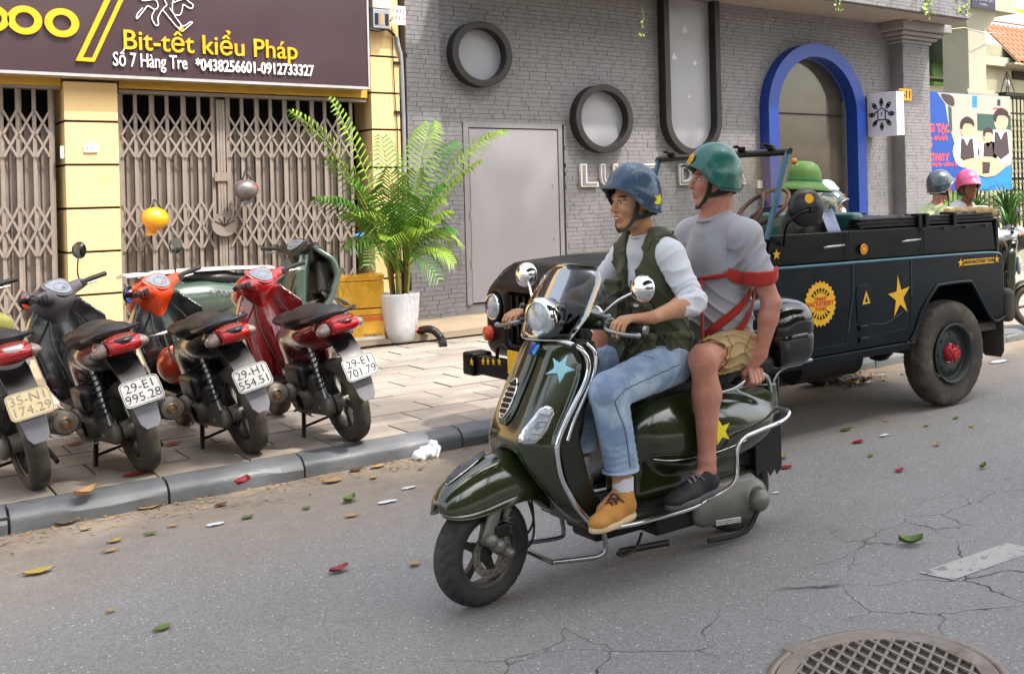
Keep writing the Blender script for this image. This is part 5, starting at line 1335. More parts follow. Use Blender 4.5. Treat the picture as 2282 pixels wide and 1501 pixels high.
# top case on its rack
tc_ = SDF((3.48, 3.7, .70), (3.95, 4.22, 1.16), .008)
tc_.box((3.64, SCY, .90), (.15, .19, .155), .1, 0); tc_.ell((3.65, SCY, 1.0), (.145, .18, .09), .05); tc_.fn(lambda X, Y, Z: np.abs(X - 3.64) - (.09 + .3 * (Z - .74)), k=.03, op='i'); tc_.wob(lambda X, Y, Z: .006 * np.exp(-((Z - .915) / .006) ** 2))
tc = tc_.out('top_case', 'gloss_black', scoot)
MB().tube([(3.64 + a, SCY + b, .915 + .02 * a) for a, b in ell2(.141, .186, 40, p=3)], .0045, 6, closed=True).out('case_seam', 'steel', tc)
MB().tube([(3.64 + a, SCY + b, .937 + .02 * a) for a, b in ell2(.145, .187, 40, p=3)], .004, 6, closed=True).out('case_seam', 'chrome', tc)
MB().box((3.785, SCY - .06, .98), (.02, .12, .05)).out('case_reflector', 'lens_red', tc, bevel=.008)
m = MB(); m.curve([(3.5, SCY - .1, .62), (3.58, SCY - .1, .74), (3.8, SCY - .1, .765)], .009, 6); m.curve([(3.5, SCY + .1, .62), (3.58, SCY + .1, .74), (3.8, SCY + .1, .765)], .009, 6); m.cyl((3.6, SCY - .13, .76), (3.6, SCY + .13, .76), .008); m.out('case_rack', 'steel', scoot)
# ------------------------------------------------ people
def cloth(k, c, **kw): defm(k, c, rough=kw.pop('rough', .85), var=kw.pop('var', .07), vscale=kw.pop('vscale', 14), bump=kw.pop('bump', .12), bscale=kw.pop('bscale', 260), sheen=.15, **kw)
cloth('knit_white', '#cfd2d8'); cloth('tee_grey', '#a5a4ab'); cloth('vest_olive', '#45472f', var=.14); cloth('vest_dark', '#2b2c1e'); cloth('strap_dark', '#2a2b22', bump=.3)
cloth('denim', '#7d94b2', col2='#aabccf', c2lo=.42, c2hi=.62, c2scale=7, bump=.3); cloth('khaki', '#a48a5b', var=.1); cloth('red_cloth', '#a8281d', var=.12); cloth('sock', '#cfcfd8')
defm('suede', '#b9803a', .75, var=.15, vscale=25, bump=.15); defm('sole_cream', '#cdb58e', .7); defm('lace', '#4a2d22', .8); defm('lace_grey', '#77767c', .8); defm('sneaker', '#161618', .7, var=.2, vscale=30, bump=.2); defm('sneaker_sole', '#4c4b4f', .6)
def skin(k, c, c2): defm(k, c, spec=.3, rough=.48, var=.11, vscale=34, bump=.06, bscale=140, col2=c2, c2lo=.5, c2hi=.68, c2scale=9, sss=.08)
skin('skin_tan', '#b98867', '#c19474'); skin('skin_pink', '#ba7e69', '#c69382'); skin('lip', '#a05a4c', '#a86456'); defm('eye_dark', '#1b1210', .2); defm('eye_white', '#d9d2ca', .25); defm('hair_black', '#15110f', .6, bump=.3); defm('brow_brown', '#6b4a36', .8); defm('tooth', '#e0dad0', .3)
defm('helmet_blue', '#24405c', .38, var=.15, vscale=12, col2='#56707f', c2lo=.56, c2hi=.6, c2scale=20, coat=.2); defm('helmet_green', '#0c5a50', .34, var=.12, vscale=10, col2='#2f6f62', c2lo=.56, c2hi=.6, c2scale=18, coat=.25)
defm('helmet_edge', '#39464c', .5); defm('helmet_gold', '#d9a62e', .4, var=.12, vscale=40); defm('helmet_grey', '#39454b', .25, coat=.5); defm('helmet_pink', '#c2487a', .3, coat=.5); defm('pith_green', '#4f7628', .6, var=.08)

class Head:
    def __init__(s, c, f, tilt=0., k=1.):
        s.c = Vector(c); s.f = Vector(f).normalized(); s.u = Vector((0, 0, 1)); s.l = s.u.cross(s.f).normalized(); s.f = s.l.cross(s.u)
        if tilt: q = Matrix.Rotation(tilt, 3, s.l); s.f = q @ s.f; s.u = q @ s.u
        s.k = k; s.rot = Matrix((s.f, s.l, s.u)).transposed()
    def p(s, a, b, c): return s.c + (s.f * a + s.l * b + s.u * c) * s.k
    def shape(s, S, nose=1., jaw=1., smile=0., neck=None, nr=.055):
        k = s.k; E = lambda a, b, c, r_, kk=.012, op='u': S.ell(s.p(a, b, c), [x * k for x in r_], kk, op, s.rot)
        C = lambda p, q, ra, rb, kk=.01, op='u': S.cap(s.p(*p), s.p(*q), ra * k, rb * k, kk, op)
        E(-.012, 0, .03, (.096, .076, .092)); E(.024, 0, -.035, (.066, .061 * jaw, .075), .03); C((.0, .05, -.05), (.055, .025, -.092), .022 * jaw, .02, .02); C((.0, -.05, -.05), (.055, -.025, -.092), .022 * jaw, .02, .02)
        E(.066, 0, -.096, (.024, .026 * jaw, .018), .02)
        for y in (.034, -.034): E(.054, y, -.022, (.032, .026, .026), .02)
        C((.078, -.034, .032), (.078, .034, .032), .012, .012, .014)
        for y in (.031, -.031): E(.099, y, .012, (.02, .017, .011), .012, 'd'); E(.0755, y, .011, (.0125, .0135, .011), .003)
        C((.086, 0, .018), (.107, 0, -.018), .009, .0125 * nose, .008); E(.104, 0, -.023, (.015 * nose, .012, .0095), .006)
        for y in (.012, -.012): E(.094, y, -.026, (.011, .0075, .008), .005)
        E(.084, 0, -.058, (.015, .026, .02), .014)
        C((.087, -.021, -.0525 + smile), (.0945, 0, -.050), .005, .006, .005); C((.087, .021, -.0525 + smile), (.0945, 0, -.050), .005, .006, .005)
        C((.084, -.018, -.066 + smile * .6), (.0915, 0, -.068), .0055, .007, .005); C((.084, .018, -.066 + smile * .6), (.0915, 0, -.068), .0055, .007, .005)
        C((.0985, -.021, -.0585 + smile), (.1015, .021, -.0585 + smile), .0035 + abs(smile) * .4, .0035 + abs(smile) * .4, .003, 'd')
        for y in (.078, -.078): E(-.008, y, -.002, (.019, .009, .032), .006); E(-.004, y * 1.09, 0, (.01, .006, .02), .004, 'd')
        if neck is not None: S.cap(s.p(-.02, 0, -.06), neck, nr, nr * 1.12, .03)
    def pick(s, P, brow=4, lip=1, eye=2, white=3, base=0, tooth=None):
        d = (P - np.array(s.c)) / s.k; a, b, c = d @ np.array(s.f), d @ np.array(s.l), d @ np.array(s.u); r_ = np.full(len(P), base); ab = np.abs(b)
        r_[(a > .081) & (np.abs(c + .0595) < .0115) & (ab < .022 * (1 - ((c + .0595) / .016) ** 2))] = lip
        r_[(a > .06) & (np.abs(c - (.035 - (ab - .03) ** 2 * 7)) < .0042) & (ab > .013) & (ab < .053)] = brow
        e = (a > .066) & (np.abs(c - .011) < .0042 * (1 - ((ab - .031) / .019) ** 2)) & (np.abs(ab - .031) < .0165)
        r_[e] = white; r_[e & (np.abs(ab - .031) < .0085)] = eye
        r_[(a > .05) & (np.abs(c - .0175) < .0022) & (np.abs(ab - .031) < .017)] = eye
        if tooth is not None: r_[(a > .085) & (np.abs(c + .0575) < .0022) & (ab < .012) & (a < .0985)] = tooth
        return r_
    def helmet(s, par, m, rx=.130, ry=.110, rz=.138, cz=.045, rim=None, visor=.02, ear=.014, edge='helmet_edge', name='helmet', cx=-.004):
        rim = rim or [(0, .082), (32, .076), (52, .054), (70, .0), (90, -.038), (125, -.048), (180, -.042)]
        xs, ys = [R(q[0]) for q in rim], [q[1] for q in rim]; N = 56; rows = []; K = 16
        for i in range(K + 1):
            u = i / K; r_ = []
            for j in range(N):
                th = math.tau * j / N; t = th if th <= math.pi else math.tau - th; zr = float(np.interp(t, xs, ys)) - cz; sl_ = max(-.95, min(.95, zr / rz))
                phi = u * (math.pi / 2 - math.asin(sl_)); z = rz * math.cos(phi); q = math.sin(phi) if phi < math.pi / 2 else 1 - (1 - math.sin(phi)) * .45
                e = ear * math.exp(-((t - R(100)) / R(42)) ** 4) * (1 / (1 + math.exp(-(u - .66) * 26))); fl = .006 * max(0, (u - .9) / .1)
                v = visor * math.exp(-(t / R(38)) ** 2) * max(0, (u - .8) / .2) ** 1.5
                r_.append(s.p(cx + (rx * q + e * .3 + fl) * math.cos(th) + v, (ry * q + e + fl) * math.sin(th), cz + z - v * .25))
            rows.append(r_)
        o = MB(); n = N; v = [p for r_ in rows for p in r_]; o.raw(v, [[i * n + j, (i + 1) * n + j, (i + 1) * n + (j + 1) % n, i * n + (j + 1) % n] for i in range(K) for j in range(n)], True)
        h = o.out(name, m, par); md = h.modifiers.new('t', 'SOLIDIFY'); md.thickness = .006; md.offset = -1
        MB().tube(rows[-1], .0045, 6, closed=True).out('helmet_rim', edge, h)
        for a in (R(62), R(-62), R(140), R(-140)): MB().ball(s.p(cx + rx * .97 * math.cos(a), ry * .99 * math.sin(a), cz + rz * .16), .004, 8).out('rivet', 'chrome', h)
        return h
    def strap(s, par, m='strap_dark', w=.011):
        def rib(pts, wd, w):
            P = catmull(pts, 5); MB().sheet([[p + wd * w, p + (p - s.p(0, 0, p.z - s.c.z)).normalized() * .002, p - wd * w] for p in P], .003).out('chin_strap', m, par)
        for y in (1, -1):
            rib([s.p(.032, y * .084, .04), s.p(.034, y * .081, -.01), s.p(.044, y * .072, -.055), s.p(.062, y * .048, -.095), s.p(.078, y * .012, -.12), s.p(.08, 0, -.121)], s.f, w)
            rib([s.p(-.085, y * .066, -.02), s.p(-.05, y * .082, -.045), s.p(0, y * .081, -.058), s.p(.04, y * .073, -.062)], s.u, w * .9)
            rib([s.p(-.1, 0, -.045), s.p(-.092, y * .035, -.045), s.p(-.075, y * .066, -.035)], s.u, w * 1.5)
            rib([s.p(-.035, y * .086, .0), s.p(-.02, y * .088, -.03), s.p(.02, y * .084, -.055)], s.f, w * .8)
def fingers(S, K, lat, segs, sc=1., rr=.0088, spread=0.):
    """four fingers from the knuckle line; segs: unit directions of the three phalanges"""
    for i, l in enumerate((.92, 1.05, 1., .8)):
        o = Vector(K) + Vector(lat) * (1.5 - i) * .0195 * sc; p = o
        for j, (d, L) in enumerate(zip(segs, (.042, .027, .021))):
            dd = (Vector(d) + Vector(lat) * (1.5 - i) * spread).normalized(); q = p + dd * L * l * sc; S.cap(p, q, rr * sc * (1 - .08 * j), rr * sc * (.93 - .08 * j), .004); p = q
def shoe(par, heel, toe, zf, m, ms, h=.075, w=.046, ankle=None, laces='lace', name='shoe', rise=0.):
    heel, toe = Vector(heel), Vector(toe); d = (toe - heel); L = d.length; d.normalize(); n_ = Vector((-d.y, d.x, 0)).normalized(); u = n_.cross(d) * -1
    if u.z < 0: u = -u
    P = lambda a, b, c: heel + d * a * L + n_ * b + u * c
    lo = np.minimum(np.array(heel), np.array(toe)) - .09; hi = np.maximum(np.array(heel), np.array(toe)) + .13
    S = SDF(lo, hi, .005); rot = Matrix((d, n_, u)).transposed()
    S.ell(P(.2, 0, .045), (L * .24, w * .82, h * .62), .0, 'u', rot); S.ell(P(.62, 0, .03), (L * .33, w * .98, .040), .03, 'u', rot); S.ell(P(.84, 0, .025), (L * .16, w * .9, .03), .02, 'u', rot)
    S.cap(P(.28, 0, .07), P(.62, 0, .05), .034, .03, .03); 
    if ankle is not None: S.cap(P(.2, 0, .06), P(.2, 0, h + .012), .038, .04, .02)
    S.fn(lambda X, Y, Z: -((X - heel.x) * u.x + (Y - heel.y) * u.y + (Z - heel.z) * u.z - .004), k=.004, op='i')
    if ankle is not None: S.cap(P(.2, 0, h - .01), P(.2, 0, h + .08), .031, .033, .004, 'd')
    o = S.out(name, m, par, relax=1)
    T = SDF(lo, hi, .005); T.ell(P(.24, 0, 0), (L * .27, w * .86, .05), 0, 'u', rot); T.ell(P(.68, 0, 0), (L * .33, w * 1.08, .05), .03, 'u', rot)
    T.fn(lambda X, Y, Z: np.abs((X - heel.x) * u.x + (Y - heel.y) * u.y + (Z - heel.z) * u.z - .006) - .015, k=.008, op='i'); T.out('sole', ms, o)
    m_ = MB()
    for k in range(5):
        a = .42 + .065 * k; z = .114 - .0125 * k; m_.curve([P(a, -.026, z - .02), P(a + .02, -.008, z - .0), P(a + .035, .012, z - .002), P(a + .03, .026, z - .022)], .0036, 5, 3); m_.curve([P(a, .026, z - .02), P(a + .02, .008, z), P(a + .035, -.012, z - .002), P(a + .03, -.026, z - .022)], .0036, 5, 3)
    m_.curve([P(.4, -.0, .098), P(.36, -.035, .085), P(.4, -.045, .06), P(.43, -.02, .09), P(.41, .02, .095), P(.38, .04, .08)], .0026, 5, 4); m_.out('laces', laces, o)
    return o
def folds(c, ax, amp, wl, rad, seed=0.):
    """wavy creases running round axis ax near c"""
    c = np.array(c); ax = np.array(ax, float); ax /= np.linalg.norm(ax)
    def f(X, Y, Z):
        x, y, z = X - c[0], Y - c[1], Z - c[2]; t = x * ax[0] + y * ax[1] + z * ax[2]; d2 = x * x + y * y + z * z
        w = np.sin(t * math.pi / wl + 1.1 * np.sin(x * 27 + seed) + 1.0 * np.sin(y * 31 + z * 17 + seed * 2)); return amp * (.9 - 2.6 * (1 - np.abs(w)) ** 2.2) * np.exp(-d2 / rad ** 2)
    return f
V = Vector
from mathutils.bvhtree import BVHTree
def drape(o, name, m, lines, r_=.0022, off=.001, closed=False):
    """stitches, seams and panel gaps laid on the surface of o"""
    bv = BVHTree.FromPolygons([v.co for v in o.data.vertices], [p.vertices for p in o.data.polygons]); sh = V((0, 0, 0)); p = o
    while p is not None: sh += p.location; p = p.parent
    b = MB()
    for L in lines:
        P = []
        for q in catmull(L, 8, closed):
            c, n, i, d = bv.find_nearest(q - sh)
            if c is not None: P.append(c + n * off + sh)
        if len(P) > 2: b.tube(P, r_, 5, closed=closed)
    return b.out(name, m, o)
# ---------------- the driver
dv = thing('person', 'young driver in a scuffed blue helmet and olive pocket vest over a white top', 'person', (2.85, 3.96, .28))
hd = Head((2.795, 3.945, 1.578), (-1, .04, 0), R(3))
D = dict(hip=V((2.92, 3.96, .865)), chest=V((2.90, 3.96, 1.22)), nk=V((2.865, 3.955, 1.425)), sn=V((2.872, 3.79, 1.345)), sf=V((2.872, 4.13, 1.335)), en=V((2.895, 3.66, 1.145)), ef=V((2.80, 4.29, 1.16)), wn=V((2.645, 3.612, 1.108)), wf=V((2.50, 4.305, 1.10)))
D['kn'] = V((2.475, 3.705, .815)); D['kf'] = V((2.60, 4.16, .82)); D['an'] = V((2.535, 3.70, .40)); D['af'] = V((2.615, 4.14, .40))
S = SDF((2.33, 3.5, .30), (3.1, 4.42, 1.72), .0042)
hd.shape(S, 1.0, .96, .0035, D['nk'] - V((0, 0, .02)), .05)
S.ell(D['chest'], (.10, .155, .19), .05); S.ell((2.90, 3.96, 1.0), (.095, .14, .16), .05); S.ell(D['hip'], (.10, .15, .09), .05)
S.cap(D['nk'] - V((0, 0, .04)), D['sn'], .05, .05, .04); S.cap(D['nk'] - V((0, 0, .04)), D['sf'], .05, .05, .04)
for s_, e_, w_ in (('sn', 'en', 'wn'), ('sf', 'ef', 'wf')):
    S.cap(D[s_], D[e_], .052, .042, .03); m_ = D[e_].lerp(D[w_], .35); S.cap(D[e_], m_, .041, .042, .02); S.cap(m_, D[w_], .042, .026, .02)
for a, b, c in (('hip', 'kn', 'an'), ('hip', 'kf', 'af')):
    h = D[a] + V((0, (D[b].y - 3.96) * .55, 0)); S.cap(h, D[b], .07, .05, .03); S.cap(D[b], D[b].lerp(D[c], .35), .052, .052, .03); S.cap(D[b].lerp(D[c], .35), D[c], .052, .036, .02); S.cap(D[c], D[c] + V((-.10, 0, -.06)), .034, .03, .02)
# hands on the grips, fingers over the levers
for w_, s_ in (('wn', 1), ('wf', -1)):
    W = D[w_]; G = hp(-.068, s_ * .325, 1.078); K = G + V((0, 0, .03)) + HD * .022
    S.cap(W, K + HD * -.02, .026, .022, .02, 'u', V((0, 0, 1)), .62); 
    for i in range(4): S.cap(W, K + HS * (1.5 - i) * .0195, .018, .0115, .012)
    fingers(S, K, HS * s_, [(HD * .9 + V((0, 0, -.35))), (HD * .6 + V((0, 0, -.85))), (HD * .15 + V((0, 0, -1)))], 1.05, .0098, .05)
    t = G + HS * -s_ * .045; S.chain([W + HD * .02 + V((0, 0, -.005)), t + HD * -.005 + V((0, 0, .012)), t + HD * .015 + HS * -s_ * .015 + V((0, 0, -.006))], [.019, .0125, .010], .008)
S.out('person', 0, None) if False else None
bm = S.out('body', ['skin_tan', 'lip', 'eye_dark', 'eye_white', 'hair_black', 'tooth'], dv, lambda P: hd.pick(P, tooth=5))
# hair showing under the rim
hr = SDF((2.6, 3.8, 1.45), (2.95, 4.1, 1.72), .005); hr.ell(hd.p(-.018, 0, .03), (.098, .079, .085), 0, 'u', hd.rot); hr.ell(hd.p(-.05, 0, -.03), (.065, .07, .06), .02, 'u', hd.rot)
hr.fn(lambda X, Y, Z: (X - hd.c.x) * hd.f.x + (Y - hd.c.y) * hd.f.y - .012 + (Z - hd.c.z) * -.3, k=.006, op='i'); hr.fn(lambda X, Y, Z: -(Z - (hd.c.z - .055)), k=.006, op='i')
hr.ell(hd.p(-.004, .08, -.0), (.022, .02, .034), .004, 'd'); hr.ell(hd.p(-.004, -.08, -.0), (.022, .02, .034), .004, 'd'); hr.out('hair', 'hair_black', dv)
h = hd.helmet(dv, 'helmet_blue', name='helmet'); hd.strap(dv)
c = hd.p(-.02, -.14, .018) if hd.p(0, -.1, 0).y < hd.c.y else hd.p(-.02, .14, .018)
sd = -1 if hd.p(0, -.1, 0).y < hd.c.y else 1
Fs = frame(hd.p(-.035, sd * .1405, .015), hd.f * -1, hd.l * sd + V((0, 0, .0))); MB().prism([(-.016, .018), (.0, .008), (.012, .02), (.018, .0), (.012, -.022), (-.006, -.024), (-.02, -.016), (-.004, -.004)], Fs, .003).out('star_mark', 'star_yellow', h)
# white top
S = SDF((2.55, 3.5, .84), (3.1, 4.42, 1.48), .0048)
S.ell(D['chest'], (.114, .160, .20), .05); S.ell((2.905, 3.96, 1.0), (.115, .155, .17), .05); S.cap((2.88, 3.90, 1.385), D['sn'], .068, .066, .04); S.cap((2.88, 4.02, 1.385), D['sf'], .068, .066, .04)
for s_, e_, w_ in (('sn', 'en', 'wn'), ('sf', 'ef', 'wf')):
    cf = D[e_].lerp(D[w_], .34); S.cap(D[s_], D[e_], .066, .057, .03); S.cap(D[e_], cf, .056, .047, .02)
    S.wob(folds(D[e_], D[e_] - D[s_] + V((-.12, 0, .05)), .0042, .034, .10, 1)); S.wob(folds(D[s_].lerp(D[e_], .5), D[e_] - D[s_] + V((.1, .1, 0)), .003, .045, .12, 3))
    S.cap(cf + (D[w_] - cf).normalized() * .012, D[w_], .042, .036, .004, 'd')
S.cap(D['nk'] - V((0, 0, .06)), D['nk'] + V((-.006, 0, -.004)), .085, .062, .03); S.cap(D['nk'] + V((-.012, 0, .045)), D['nk'] + V((0, 0, .12)), .056, .075, .004, 'd')
S.wob(lambda X, Y, Z: .003 * np.sin(Z * 60 + 8 * np.sin(Y * 14)) * np.exp(-((Z - 1.1) / .2) ** 2))
S.out('white_top', 'knit_white', dv)
MB().tube([D['nk'] + V((-.012 + .062 * math.cos(a), .060 * math.sin(a), .016 + .016 * math.cos(a))) for a in np.linspace(0, math.tau, 25)[:-1]], .006, 8, closed=True).out('collar', 'knit_white', dv)
# pocket vest
S = SDF((2.6, 3.7, .80), (3.12, 4.2, 1.48), .0048)
S.ell(D['chest'], (.142, .205, .215), .05); S.ell((2.90, 3.96, 1.0), (.142, .185, .17), .05); S.ell((2.89, 3.96, .90), (.155, .195, .09), .05); S.cap((2.878, 3.89, 1.395), (2.872, 3.80, 1.352), .083, .084, .03); S.cap((2.878, 4.03, 1.395), (2.872, 4.12, 1.345), .083, .084, .03)
def vcut(X, Y, Z):
    w = np.clip((Z - 1.10) * .24, 0, .062) + .004; return np.maximum(np.abs(Y - 3.955) - w, X - 2.88)
S.fn(vcut, op='d', k=.006)
S.fn(lambda X, Y, Z: np.maximum(.180 - .035 * np.clip((Z - 1.25) / .2, 0, 1) + .03 * np.clip((1.2 - Z) / .1, 0, 1) - np.abs(Y - 3.96), 1.10 - Z) , op='d', k=.01)
S.cap(D['nk'] + V((-.04, 0, .012)), D['nk'] + V((0, 0, .09)), .070, .085, .006, 'd'); S.fn(lambda X, Y, Z: .835 + .02 * np.sin(Y * 30) - Z, k=.01, op='i')
for y in (3.86, 4.06):
    for z, hh_, w in ((1.20, .036, .052), (1.10, .04, .055), (.95, .055, .07)): S.box((2.765 + .01 * (z < 1), y, z), (.022, w, hh_), .012, .008); S.box((2.757 + .01 * (z < 1), y, z + hh_ - .008), (.02, w + .004, .014), .006, .002)
S.box((2.90, 3.775, .95), (.07, .018, .055), .012, .01); S.box((2.90, 3.768, .995), (.073, .018, .014), .006, .003)
S.wob(lambda X, Y, Z: .0035 * (.9 - 2.6 * (1 - np.abs(np.sin(Z * 30 + 2 * np.sin(Y * 19) + 14 * X))) ** 2.2)); S.wob(folds((2.85, 3.85, .88), (.3, .5, 1), .008, .05, .13, 5))
vs = S.out('vest', 'vest_olive', dv)
sq = lambda y0, y1, z0, z1, x=2.70: [(x, y0, z0), (x, y1, z0), (x, y1, z1), (x, y0, z1), (x, y0, z0)]
def box_line(y0, y1, z0, z1): return [[(2.68, y0, z0), (2.68, (y0 + y1) / 2, z0), (2.68, y1, z0)], [(2.68, y1, z0), (2.68, y1, (z0 + z1) / 2), (2.68, y1, z1)], [(2.68, y0, z1), (2.68, (y0 + y1) / 2, z1), (2.68, y1, z1)], [(2.68, y0, z0), (2.68, y0, (z0 + z1) / 2), (2.68, y0, z1)]]
drape(vs, 'seam', 'vest_dark', [l for y0, y1, z0, z1 in ((3.80, 3.91, 1.06, 1.125), (3.80, 3.91, 1.165, 1.225), (3.79, 3.92, .90, 1.0), (4.0, 4.12, 1.06, 1.125)) for l in box_line(y0, y1, z0, z1)] + [[(2.75, 3.84, 1.36), (2.8, 3.82, 1.42), (2.9, 3.80, 1.44)], [(2.72, 3.78, 1.27), (2.72, 3.84, 1.265), (2.72, 3.90, 1.27)], [(2.80, 3.76, .90), (2.9, 3.72, .90), (3.0, 3.76, .9)], [(2.84, 3.74, 1.02), (2.84, 3.74, .88)], [(2.95, 3.74, 1.2), (2.95, 3.73, 1.05), (2.95, 3.73, .9)]], .0026)
m = MB()
for s_ in (-1, 1): m.tube([(2.765 - .004 - .02 * (z < 1.3) * 1, 3.955 + s_ * (min(max((z - 1.10) * .24, 0), .062) + .006), z) for z in np.linspace(.88, 1.11, 9)], .003, 5)
m.out('zip', 'vest_dark', vs); lbp = V((2.742, 3.87, 1.125)); text('Yahoo', .02, 'sign_white', vs, frame(lbp, (0, -1, 0), (-1, 0, 0)), .002) if False else None
MB().box((2.738, 3.865, 1.132), (.003, .035, .011)).out('pocket_label', 'sign_white', vs)
# jeans
S = SDF((2.36, 3.55, .42), (3.1, 4.32, .98), .0048)
S.ell(D['hip'], (.13, .175, .105), .04)
for b, c in (('kn', 'an'), ('kf', 'af')):
    h = D['hip'] + V((-.02, (D[b].y - 3.96) * .5, .0)); S.cap(h, D[b], .100, .080, .04); S.cap(D[b], D[c] + V((0, 0, .07)), .078, .069, .02)
    S.wob(folds(D[b] + V((.03, 0, -.03)), D[b] - D[c] + (D[b] - h) * .6, .0055, .034, .075, 2)); S.wob(folds(D[c] + V((0, 0, .13)), (.2, 0, 1), .003, .03, .10, 4)); S.wob(folds(h.lerp(D[b], .3), D[b] - h + V((0, .1, .3)), .004, .05, .12, 6))
S.fn(lambda X, Y, Z: .478 - Z, k=.004, op='i')
jn = S.out('jeans', 'denim', dv)
defm('seam_blue', '#4f6584', .8); defm('seam_pale', '#b9c6d4', .8)
drape(jn, 'seam', 'seam_blue', [[(2.86, 3.70, .88), (2.7, 3.62, .86), (2.52, 3.60, .83), (2.45, 3.60, .78), (2.50, 3.6, .66), (2.52, 3.6, .5)], [(2.74, 3.68, .95), (2.70, 3.75, .92), (2.66, 3.85, .92)]])
drape(jn, 'stitching', 'seam_pale', [[(2.86, 3.70, .87), (2.7, 3.62, .85), (2.54, 3.60, .82), (2.47, 3.60, .76), (2.515, 3.6, .66), (2.535, 3.6, .5)]], .0014)
for b, c in (('kn', 'an'), ('kf', 'af')):
    q = D[b].lerp(D[c], .815); MB().tube([V((q.x + .0715 * math.cos(a), q.y + .0715 * math.sin(a), .484)) for a in np.linspace(0, math.tau, 25)[:-1]], .006, 6, closed=True).out('cuff', 'denim', jn)
    MB().cyl(D[c] + V((-.005, 0, -.045)), D[c] + V((0, 0, .055)), .045, .043, 20).out('sock', 'sock', dv)
shoe(dv, (2.58, 3.70, .29), (2.335, 3.635, .287), 0, 'suede', 'sole_cream', .082, .047, 1); shoe(dv, (2.66, 4.14, .29), (2.40, 4.15, .287), 0, 'suede', 'sole_cream', .082, .047, 1)

# ---------------- the passenger
ps = thing('person', 'older pillion passenger in a teal helmet, grey tee shirt and khaki shorts', 'person', (3.28, 3.96, .3))
hd = Head((3.27, 3.955, 1.668), (-.88, .47, 0), R(0), 1.03)
D = dict(hip=V((3.285, 3.96, .885)), chest=V((3.285, 3.96, 1.27)), nk=V((3.28, 3.96, 1.50)), sn=V((3.295, 3.765, 1.415)), sf=V((3.285, 4.155, 1.415)), en=V((3.365, 3.675, 1.10)), ef=V((3.34, 4.26, 1.12)), wn=V((3.315, 3.70, .868)), wf=V((3.25, 4.2, .88)), kn=V((2.955, 3.675, .895)), kf=V((2.85, 4.27, .94)), an=V((2.972, 3.69, .40)), af=V((2.9, 4.2, .40)))
S = SDF((2.75, 3.55, .32), (3.52, 4.42, 1.85), .0042)
hd.shape(S, 1.12, 1.08, -.001, D['nk'] - V((0, 0, .01)), .069)
S.ell(D['chest'], (.115, .165, .2), .05); S.ell((3.285, 3.96, 1.05), (.125, .155, .16), .05); S.ell(D['hip'], (.11, .15, .09), .05)
S.cap(D['nk'] - V((0, 0, .04)), D['sn'], .055, .055, .04); S.cap(D['nk'] - V((0, 0, .04)), D['sf'], .055, .055, .04)
for s_, e_, w_ in (('sn', 'en', 'wn'), ('sf', 'ef', 'wf')):
    S.cap(D[s_], D[s_].lerp(D[e_], .6), .055, .052, .03); S.cap(D[s_].lerp(D[e_], .6), D[e_], .052, .043, .02); m_ = D[e_].lerp(D[w_], .3); S.cap(D[e_], m_, .044, .046, .02); S.cap(m_, D[w_], .046, .029, .02)
for b, c in (('kn', 'an'), ('kf', 'af')):
    h = D['hip'] + V((0, (D[b].y - 3.96) * .55, 0)); S.cap(h, D[b], .088, .060, .03); S.ell(D[b] + V((-.012, 0, -.005)), (.05, .052, .058), .03); q = D[b].lerp(D[c], .33) + V((.012, 0, 0)); S.cap(D[b] + V((0, 0, -.03)), q, .056, .062, .03); S.cap(q, D[c] + V((0, 0, .06)), .060, .038, .03); S.cap(D[c] + V((0, 0, .04)), D[c], .040, .040, .02); S.cap(D[c], D[c] + V((-.1, 0, -.05)), .034, .03, .02)
for w_, y0, s_ in (('wn', 3.735, 1), ('wf', 4.185, -1)):
    W = D[w_]; G = V((3.285, y0, .765)); K = G + V((.0, -s_ * .012, .036)); S.cap(W, G + V((0, -s_ * .006, .05)), .03, .033, .02, 'u', V((0, 1, 0)), .72)
    fingers(S, K + V((0, -s_ * .012, -.01)), V((-1, 0, 0)), [V((0, -s_ * .35, -1)), V((0, s_ * .9, -.6)), V((0, s_ * .5, .8))], 1.15, .0105)
    S.chain([W + V((-.015, 0, -.03)), G + V((-.045, 0, .02)), G + V((-.03, s_ * .02, -.02))], [.02, .014, .012], .008)
S.out('body', ['skin_pink', 'lip', 'eye_dark', 'eye_white', 'brow_brown'], ps, lambda P: hd.pick(P))
h = hd.helmet(ps, 'helmet_green', .131, .114, .140, .042, name='helmet'); hd.strap(ps)
sd = -1 if hd.p(0, -.1, 0).y < hd.c.y else 1
bd_ = hd.f * .9 + hd.l * sd * .38 + hd.u * .36; F_ = frame(hd.p(.112, sd * .035, .098), hd.l * -sd, hd.f * .92 + hd.l * sd * .15 + hd.u * .5)
b = MB().prism(sm2([((.026 + .004 * (i % 2)) * math.cos(math.tau * i / 14), (.032 + .005 * (i % 2)) * math.sin(math.tau * i / 14)) for i in range(14)], 2), F_, .006).out('gold_badge', 'helmet_gold', h)
MB().prism(star2(.018), F_ @ Matrix.Translation((0, 0, .006)), .002).out('badge_star', 'lens_amber', b)
